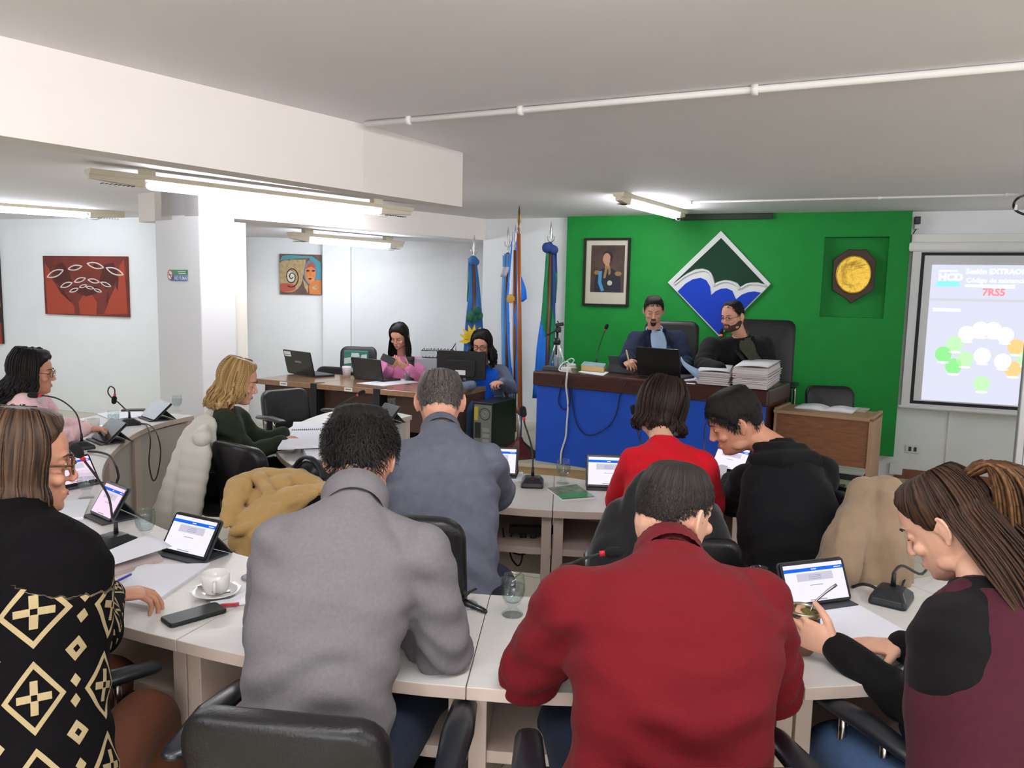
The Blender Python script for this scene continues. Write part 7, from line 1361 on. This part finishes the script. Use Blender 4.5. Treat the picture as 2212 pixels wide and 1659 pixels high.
o = put('dot_pattern', mb, mat('cup_dots_mauve', (150, 128, 136), .7), t); o['kind'] = 'stuff'
sheets('white printed folder on the brown desk before the laptop', [(770, 828), (870, 819), (905, 826), (826, 834)], TZ, 4, 3, seed=8)
t = thing('green_carton', 'green and white printed carton standing behind the paper cup', 'carton', BDK(772, 806)); q = V(*BDK(772, 806)); put('carton', MB().box(q+V(-.01, .0, .12), (.26, .05, .24), (unit(V(1, -.1, 0)), unit(V(.1, 1, 0)), Z3)), mat('carton_green', (48, 120, 100), .6), t, bevel=.003)
mb = MB(); o_ = q+V(-.01, -.027, .12)
for pts in ([(-.13, -.02), (.0, .0), (-.02, .06), (-.13, .04)], [(-.05, .05), (.04, .06), (.03, .10), (-.05, .10)], [(.05, .02), (.12, .03), (.12, .09), (.06, .08)], [(-.13, -.11), (-.02, -.10), (-.03, -.06), (-.13, -.05)]): mb.slab(pts, o_, unit(V(1, -.1, 0)), Z3, unit(V(-.1, -1, 0)), -.001, .003)
put('white_print', mb, mat('carton_white', (214, 224, 224), .6), t)
# wire organiser and bracket behind the women
q = PY(945, 765, 8.2); t = thing('wire_rack', 'dark wire rack and grey folders on a low cabinet behind the women', 'rack', V(q[0], q[1], 0)); put('cabinet', MB().box(V(q[0], q[1], (q[2]-.04)/2), (.42, .26, q[2]-.04)), mat('grey_cabinet', (168, 172, 176), .5), t, bevel=.005)
mb = MB()
for k in range(9): mb.tube([q+V(-.15+k*.036, -.05, -.03), q+V(-.15+k*.036, -.03, .05), q+V(-.14+k*.036, .05, .055), q+V(-.14+k*.036, .07, -.03)], .004, 6)
mb.tube([q+V(-.17, -.035, .04), q+V(.17, -.035, .03)], .004, 6); o = put('wires', mb, M_dark, t, True); o['kind'] = 'stuff'
put('folders', MB().box(q+V(0, .02, .0), (.34, .14, .06)), mat('pale_folders', (196, 200, 206), .7), t, bevel=.004)
q = PY(978, 762, 8.2); t = thing('shelf_bracket', 'black triangular bracket standing behind the monitor', 'bracket', q); put('bracket', MB().tube([q+V(-.05, 0, -.04), q+V(.03, 0, .10), q+V(.035, 0, -.04), q+V(-.05, 0, -.04)], .010, 6).tube([q+V(.0, 0, .03), q+V(.03, 0, .0)], .008, 6), M_dark, t)
# PC tower
q = PZ(1086, 982, DZ)*V(1, 1, 0)+V(0, 0, DZ); dq = unit(V(-.93, .36, 0)); bq = unit(V(.36, .93, 0)); A_, B_ = PZ(1030, 960, DZ), PZ(1062, 985, DZ); t = thing('computer_tower', 'black computer tower with a grey rear plate on the dais by the desk end', 'computer', q); W1 = .20; W2 = .44; Hh = .46
fo = PZ(1063, 983, DZ)*V(1, 1, 0)+V(0, 0, DZ); dr_v = unit(V(.46, .89, 0)); dl_v = unit(V(-.89, .46, 0)); cx_ = fo+dr_v*W2/2+dl_v*W1/2
put('case', MB().box(cx_+Z3*Hh/2, (W2, W1, Hh), (dr_v, dl_v, Z3)), mat('tower_black', (20, 20, 22), .4), t, bevel=.004); o_ = fo+dl_v*W1/2; nq = -dr_v
put('rear_plate', MB().slab([(-W1*.44, .02), (W1*.44, .02), (W1*.44, Hh-.02), (-W1*.44, Hh-.02)], o_, -dl_v, Z3, nq, 0, .003), mat('tower_grey_steel', (116, 122, 116), .45, metal=.4), t)
for z_, r_ in ((.36, .052), (.36, .02)): put('fan_grille', MB().lathe([(r_-.004, 0), (r_, .004), (r_+.004, 0)], o_-dl_v*.02+Z3*z_+nq*.004, 24, ax=(dl_v, Z3, nq)), M_darkg if r_ > .03 else M_steel, t)
put('power_socket', MB().slab([(-.085, .30), (-.045, .30), (-.045, .42), (-.085, .42)], o_, -dl_v, Z3, nq, .002, .008), mat('yellow_label', (176, 160, 60), .6), t); put('port_panel', MB().slab([(-.08, .14), (-.02, .14), (-.02, .28), (-.08, .28)], o_, -dl_v, Z3, nq, .002, .006), M_dark, t)
for k in range(4): put('slot_cover', MB().slab([(.0, .05+k*.05), (.07, .05+k*.05), (.07, .085+k*.05), (.0, .085+k*.05)], o_, -dl_v, Z3, nq, .002, .006), mat('slot_grey', (150, 154, 150), .4, metal=.5), t)
# ---- phone of the woman at the desk, pen of the man
c = (PPH['wrL']+PPH['wrR'])/2; q = PY(838, 776, 7.70); t = thing('smartphone', 'black phone held up by the pink cardigan wearer', 'phone', q); ux = unit(V(.92, -.1, -.38)); uy = unit(V(.25, .35, .9)); put('phone_body', MB().slab(rrect(.14, .072, .012, 3), q, ux, unit(np.cross(np.cross(ux, uy), ux)), unit(np.cross(ux, uy)), -.005, .005), mat('black_phone_case', (24, 26, 26), .5), t, bevel=.002)
h_ = PM1['wrR']+unit(V(.25, -.85, -.25))*.10; tag(put('writing_pen', MB().caps([h_+V(0, -.02, -.04), PY(1353, 757, 6.42)], .006, 8), mat('cream_pen', (216, 202, 150), .4), None, True), 'cream and black pen in the hand of the navy suit wearer', 'pen')
# ================================================================ CHAIRS IN PLACE AND COATS
def chair_by_arm(label, near, far, side, z=.705, **k):
    a, b = PZ(*near, z), PZ(*far, z); f = unit((b-a)*V(1, 1, 0)); rt = V(f[1], -f[0], 0); c = (a+b)/2-rt*side*.28; return place_chair(label, c[:2], f, **k)
place_chair('black leather office chair behind the grey sweater, nearest', JG['pel']+V(.035, 0, 0), (.12, 1), back_off=.03)
place_chair('black office chair under the dark red sweater', JR['pel'], (-.05, 1), back_off=.0)
chair_by_arm('black office chair of the maroon vest wearer', (1955, 1612), (1785, 1508), -1, back_h=.46)
chair_by_arm('black office chair of the patterned sweater wearer', (92, 1512), (298, 1446), 1)
place_chair('black office chair behind the blue-grey shirt', JB['pel']+V(-.10, 0, 0), (.16, 1), back_off=.02, back_h=.50, back_z=.52, back_w=.42)
place_chair('black office chair of the bright red cardigan under a black jacket', JRW['pel'], (.08, 1), back_off=-.02)
place_chair('black office chair of the hoodie wearer', JH['pel'], (-.95, -.25), back_off=.06, back_h=.46, back_z=.50)
place_chair('black office chair of the blonde person under a white padded jacket', JBL['pel'], (1, .12), back_off=.15)
place_chair('black office chair of the curly haired person at the left desk', JC['pel'], (.95, .3))
place_chair('empty black chair with its back against the brown desk', PZ(597, 1005, .45)*V(1, 1, 0)+V(.02, .62, 0), (.62, -.55))
place_chair('black office chair carrying the mustard coat', PZ(560, 1130, .46)*V(1, 1, 0)+V(.05, .2, 0), (.6, .8))
place_chair('black chair with a printed carton before it at the brown desk', PY(765, 790, 8.45)*V(1, 1, 0), (0, -1), back_h=.52, back_z=.5)
place_chair('low black chair behind the left laptop of the brown desk', PY(695, 800, 8.35)*V(1, 1, 0), (-.3, -1), back_h=.36, back_z=.44)
place_chair('black chair behind the walnut reading desk', PY(1812, 850, 6.42)*V(1, 1, 0), (-.1, -1), back_h=.46, back_z=.46)
place_chair('black chair of the pink cardigan wearer', JPP['pel'], (.1, -1)); place_chair('black chair of the blue top wearer', JBT['pel'], (0, -1))
place_chair('tall black leather chair behind the navy suit', J1['pel']+V(.14, .06, 0), (-.15, -1), fl=DZ, back_h=.74, back_z=.46, back_w=.5); place_chair('tall black leather chair behind the speaking person', J2['pel']+V(.18, .10, 0), (-.35, -1), fl=DZ, back_h=.78, back_z=.46, back_w=.52)
# ---- coats
def drape(name, label, cat, prims, m, voxel, amp, sc, seed, smooth=4):
    mb = MB(); prims(mb); me = remesh(mb, voxel, smooth); folds(me, amp, sc, seed); return tag(put(name, me, m, None, fix=False), label, cat)
# white padded jacket: quilted tubes over the blonde person's chair back
bp = JBL['pel']; cx = V(bp[0]-.30, bp[1], 0); M_puff = mat('white_padded_nylon', (212, 208, 198), .55, sheen=.2)
t = thing('padded_jacket', 'white quilted padded jacket hung over the blonde person\'s chair back', 'jacket', (cx[0], cx[1], .3))
def quilted(pts, rad, seg, flat, up, seed):
    mb = MB(); S = spline(pts, 12); L = [0]
    for a, b in zip(S, S[1:]): L.append(L[-1]+np.linalg.norm(b-a))
    R = [np.interp(l/L[-1], [0, .1, .85, 1], [rad*.8, rad, rad*.95, rad*.7])*(1+.09*abs(math.sin(l/seg*3.1416))-.05) for l in L]; mb.caps(S, R, 18, flat=flat, up=up); return mb
a0 = PY(452, 920, bp[1]-.16); 
put('sleeve', remesh(quilted([PY(440, 925, 4.05), PY(412, 985, 4.0), PY(385, 1060, 3.95), PY(352, 1150, 3.9)], .10, .07, .55, V(.3, 1, 0), 1), .010, 2), M_puff, t, fix=False)
put('sleeve', remesh(quilted([PY(428, 960, 3.9), PY(418, 1020, 3.88), PY(408, 1080, 3.85), PY(398, 1150, 3.85)], .088, .066, .55, V(.3, 1, 0), 2), .010, 2), M_puff, t, fix=False)
put('back_panel', remesh(quilted([PY(446, 915, 4.25), PY(425, 960, 4.22), PY(400, 1040, 4.15), PY(385, 1110, 4.1)], .14, .065, .35, V(.85, .4, 0), 3), .012, 2), M_puff, t, fix=False)
put('hood_edge', remesh(MB().caps([PY(442, 930, 3.95), PY(436, 945, 3.88)], [.035, .05], 12), .010, 2), M_puff, t, fix=False)
# mustard coat in a heap over a chair
M_must = mat('mustard_cotton', (196, 160, 100), .9, var=.08, vscale=9, sheen=.2)
def must(mb):
    mb.caps([PY(512, 1040, 3.55), PY(570, 1026, 3.6), PY(640, 1032, 3.6), PY(692, 1052, 3.5)], [.05, .06, .065, .05], 14, flat=.6); mb.caps([PY(515, 1050, 3.45), PY(500, 1100, 3.3), PY(487, 1135, 3.2)], [.06, .05, .02], 12, flat=.5)
    mb.caps([PY(690, 1058, 3.45), PY(630, 1070, 3.38), PY(565, 1098, 3.3), PY(520, 1140, 3.22), PY(512, 1168, 3.2)], [.05, .075, .08, .07, .05], 14, flat=.5); mb.caps([PY(640, 1080, 3.35), PY(590, 1115, 3.25), PY(545, 1165, 3.18), PY(530, 1195, 3.15)], [.06, .08, .075, .05], 14, flat=.5); mb.caps([PY(600, 1052, 3.5), PY(560, 1090, 3.42), PY(540, 1150, 3.36)], [.08, .09, .08], 14, flat=.6); mb.caps([PY(680, 1066, 3.36), PY(620, 1092, 3.26), PY(560, 1128, 3.2), PY(505, 1150, 3.14)], [.02, .03, .028, .018], 10); mb.caps([PY(560, 1030, 3.52), PY(585, 1070, 3.36), PY(520, 1120, 3.22)], [.03, .03, .02], 10)
drape('mustard_coat', 'mustard yellow coat heaped over a chair left of the grey sweater', 'coat', must, M_must, .009, .012, (11, 11, 14), 4, 2)
t = thing('black_bag', 'black bag with curved straps lying by the mustard coat', 'bag', PY(665, 1040, 3.75)); put('bag_body', remesh(MB().ell(PY(672, 1035, 3.78), (.13, .12, .10)).ell(PY(700, 1060, 3.7), (.10, .1, .12)), .012, 4), mat('black_bag_nylon', (24, 26, 32), .6), t, fix=False)
for dy, r_ in ((0, .022), (10, .014)): put('strap', MB().tube(spline([PY(632, 1020+dy, 3.7), PY(650, 992+dy, 3.68), PY(672, 990+dy, 3.66), PY(692, 1012+dy, 3.64), PY(698, 1035+dy, 3.62)], 5), r_, 8, flat=.4), mat('black_bag_nylon', (24, 26, 32), .6), t, True)
# beige coat over the right chair
M_beige = mat('beige_wool', (142, 120, 96), .95, var=.06, vscale=14, bump=.3, bscale=200, sheen=.3)
def beige(mb):
    mb.caps([PY(1842, 1105, 2.62), PY(1880, 1085, 2.59), PY(1922, 1082, 2.56)], [.06, .085, .06], 14, flat=.7); mb.caps([PY(1890, 1090, 2.56), PY(1875, 1170, 2.52), PY(1862, 1250, 2.49), PY(1855, 1290, 2.49)], [.10, .14, .16, .16], 16, flat=.45, up=V(.3, 1, 0))
    mb.caps([PY(1855, 1100, 2.54), PY(1832, 1160, 2.48), PY(1810, 1230, 2.44), PY(1800, 1280, 2.44)], [.05, .065, .07, .06], 12, flat=.8); mb.caps([PY(1915, 1090, 2.52), PY(1922, 1170, 2.46), PY(1925, 1260, 2.44)], [.05, .06, .06], 12, flat=.8); mb.caps([PY(1888, 1056, 2.59), PY(1912, 1052, 2.59)], [.045, .05], 12, flat=.8)
drape('beige_coat', 'beige wool coat hung over the chair back right of the hoodie', 'coat', beige, M_beige, .010, .016, (15, 15, 4), 8)
# black jacket over the red cardigan's chair
cr_ = JRW['pel']; M_bj = mat('black_wool_jacket', (20, 20, 23), .95, sheen=.2)
def bj(mb):
    mb.caps([PY(1345, 1095, 2.62), PY(1400, 1088, 2.58), PY(1470, 1090, 2.56), PY(1530, 1110, 2.6)], [.05, .06, .06, .05], 14, flat=.8); mb.caps([PY(1340, 1110, 2.58), PY(1325, 1180, 2.52), PY(1320, 1235, 2.5)], [.06, .08, .09], 14, flat=.8); mb.caps([PY(1430, 1095, 2.55), PY(1430, 1200, 2.5), PY(1430, 1290, 2.5)], [.14, .19, .20], 18, flat=.35, up=V(0, 1, 0)); mb.caps([PY(1530, 1115, 2.58), PY(1550, 1190, 2.54), PY(1560, 1260, 2.52)], [.05, .07, .08], 12, flat=.8)
drape('black_jacket', 'black jacket hung over the chair back behind the red cardigan', 'jacket', bj, M_bj, .012, .010, (12, 12, 4), 9)
q = JG['pel']
for o in bpy.data.objects:
    if '_local' in o: del o['_local']
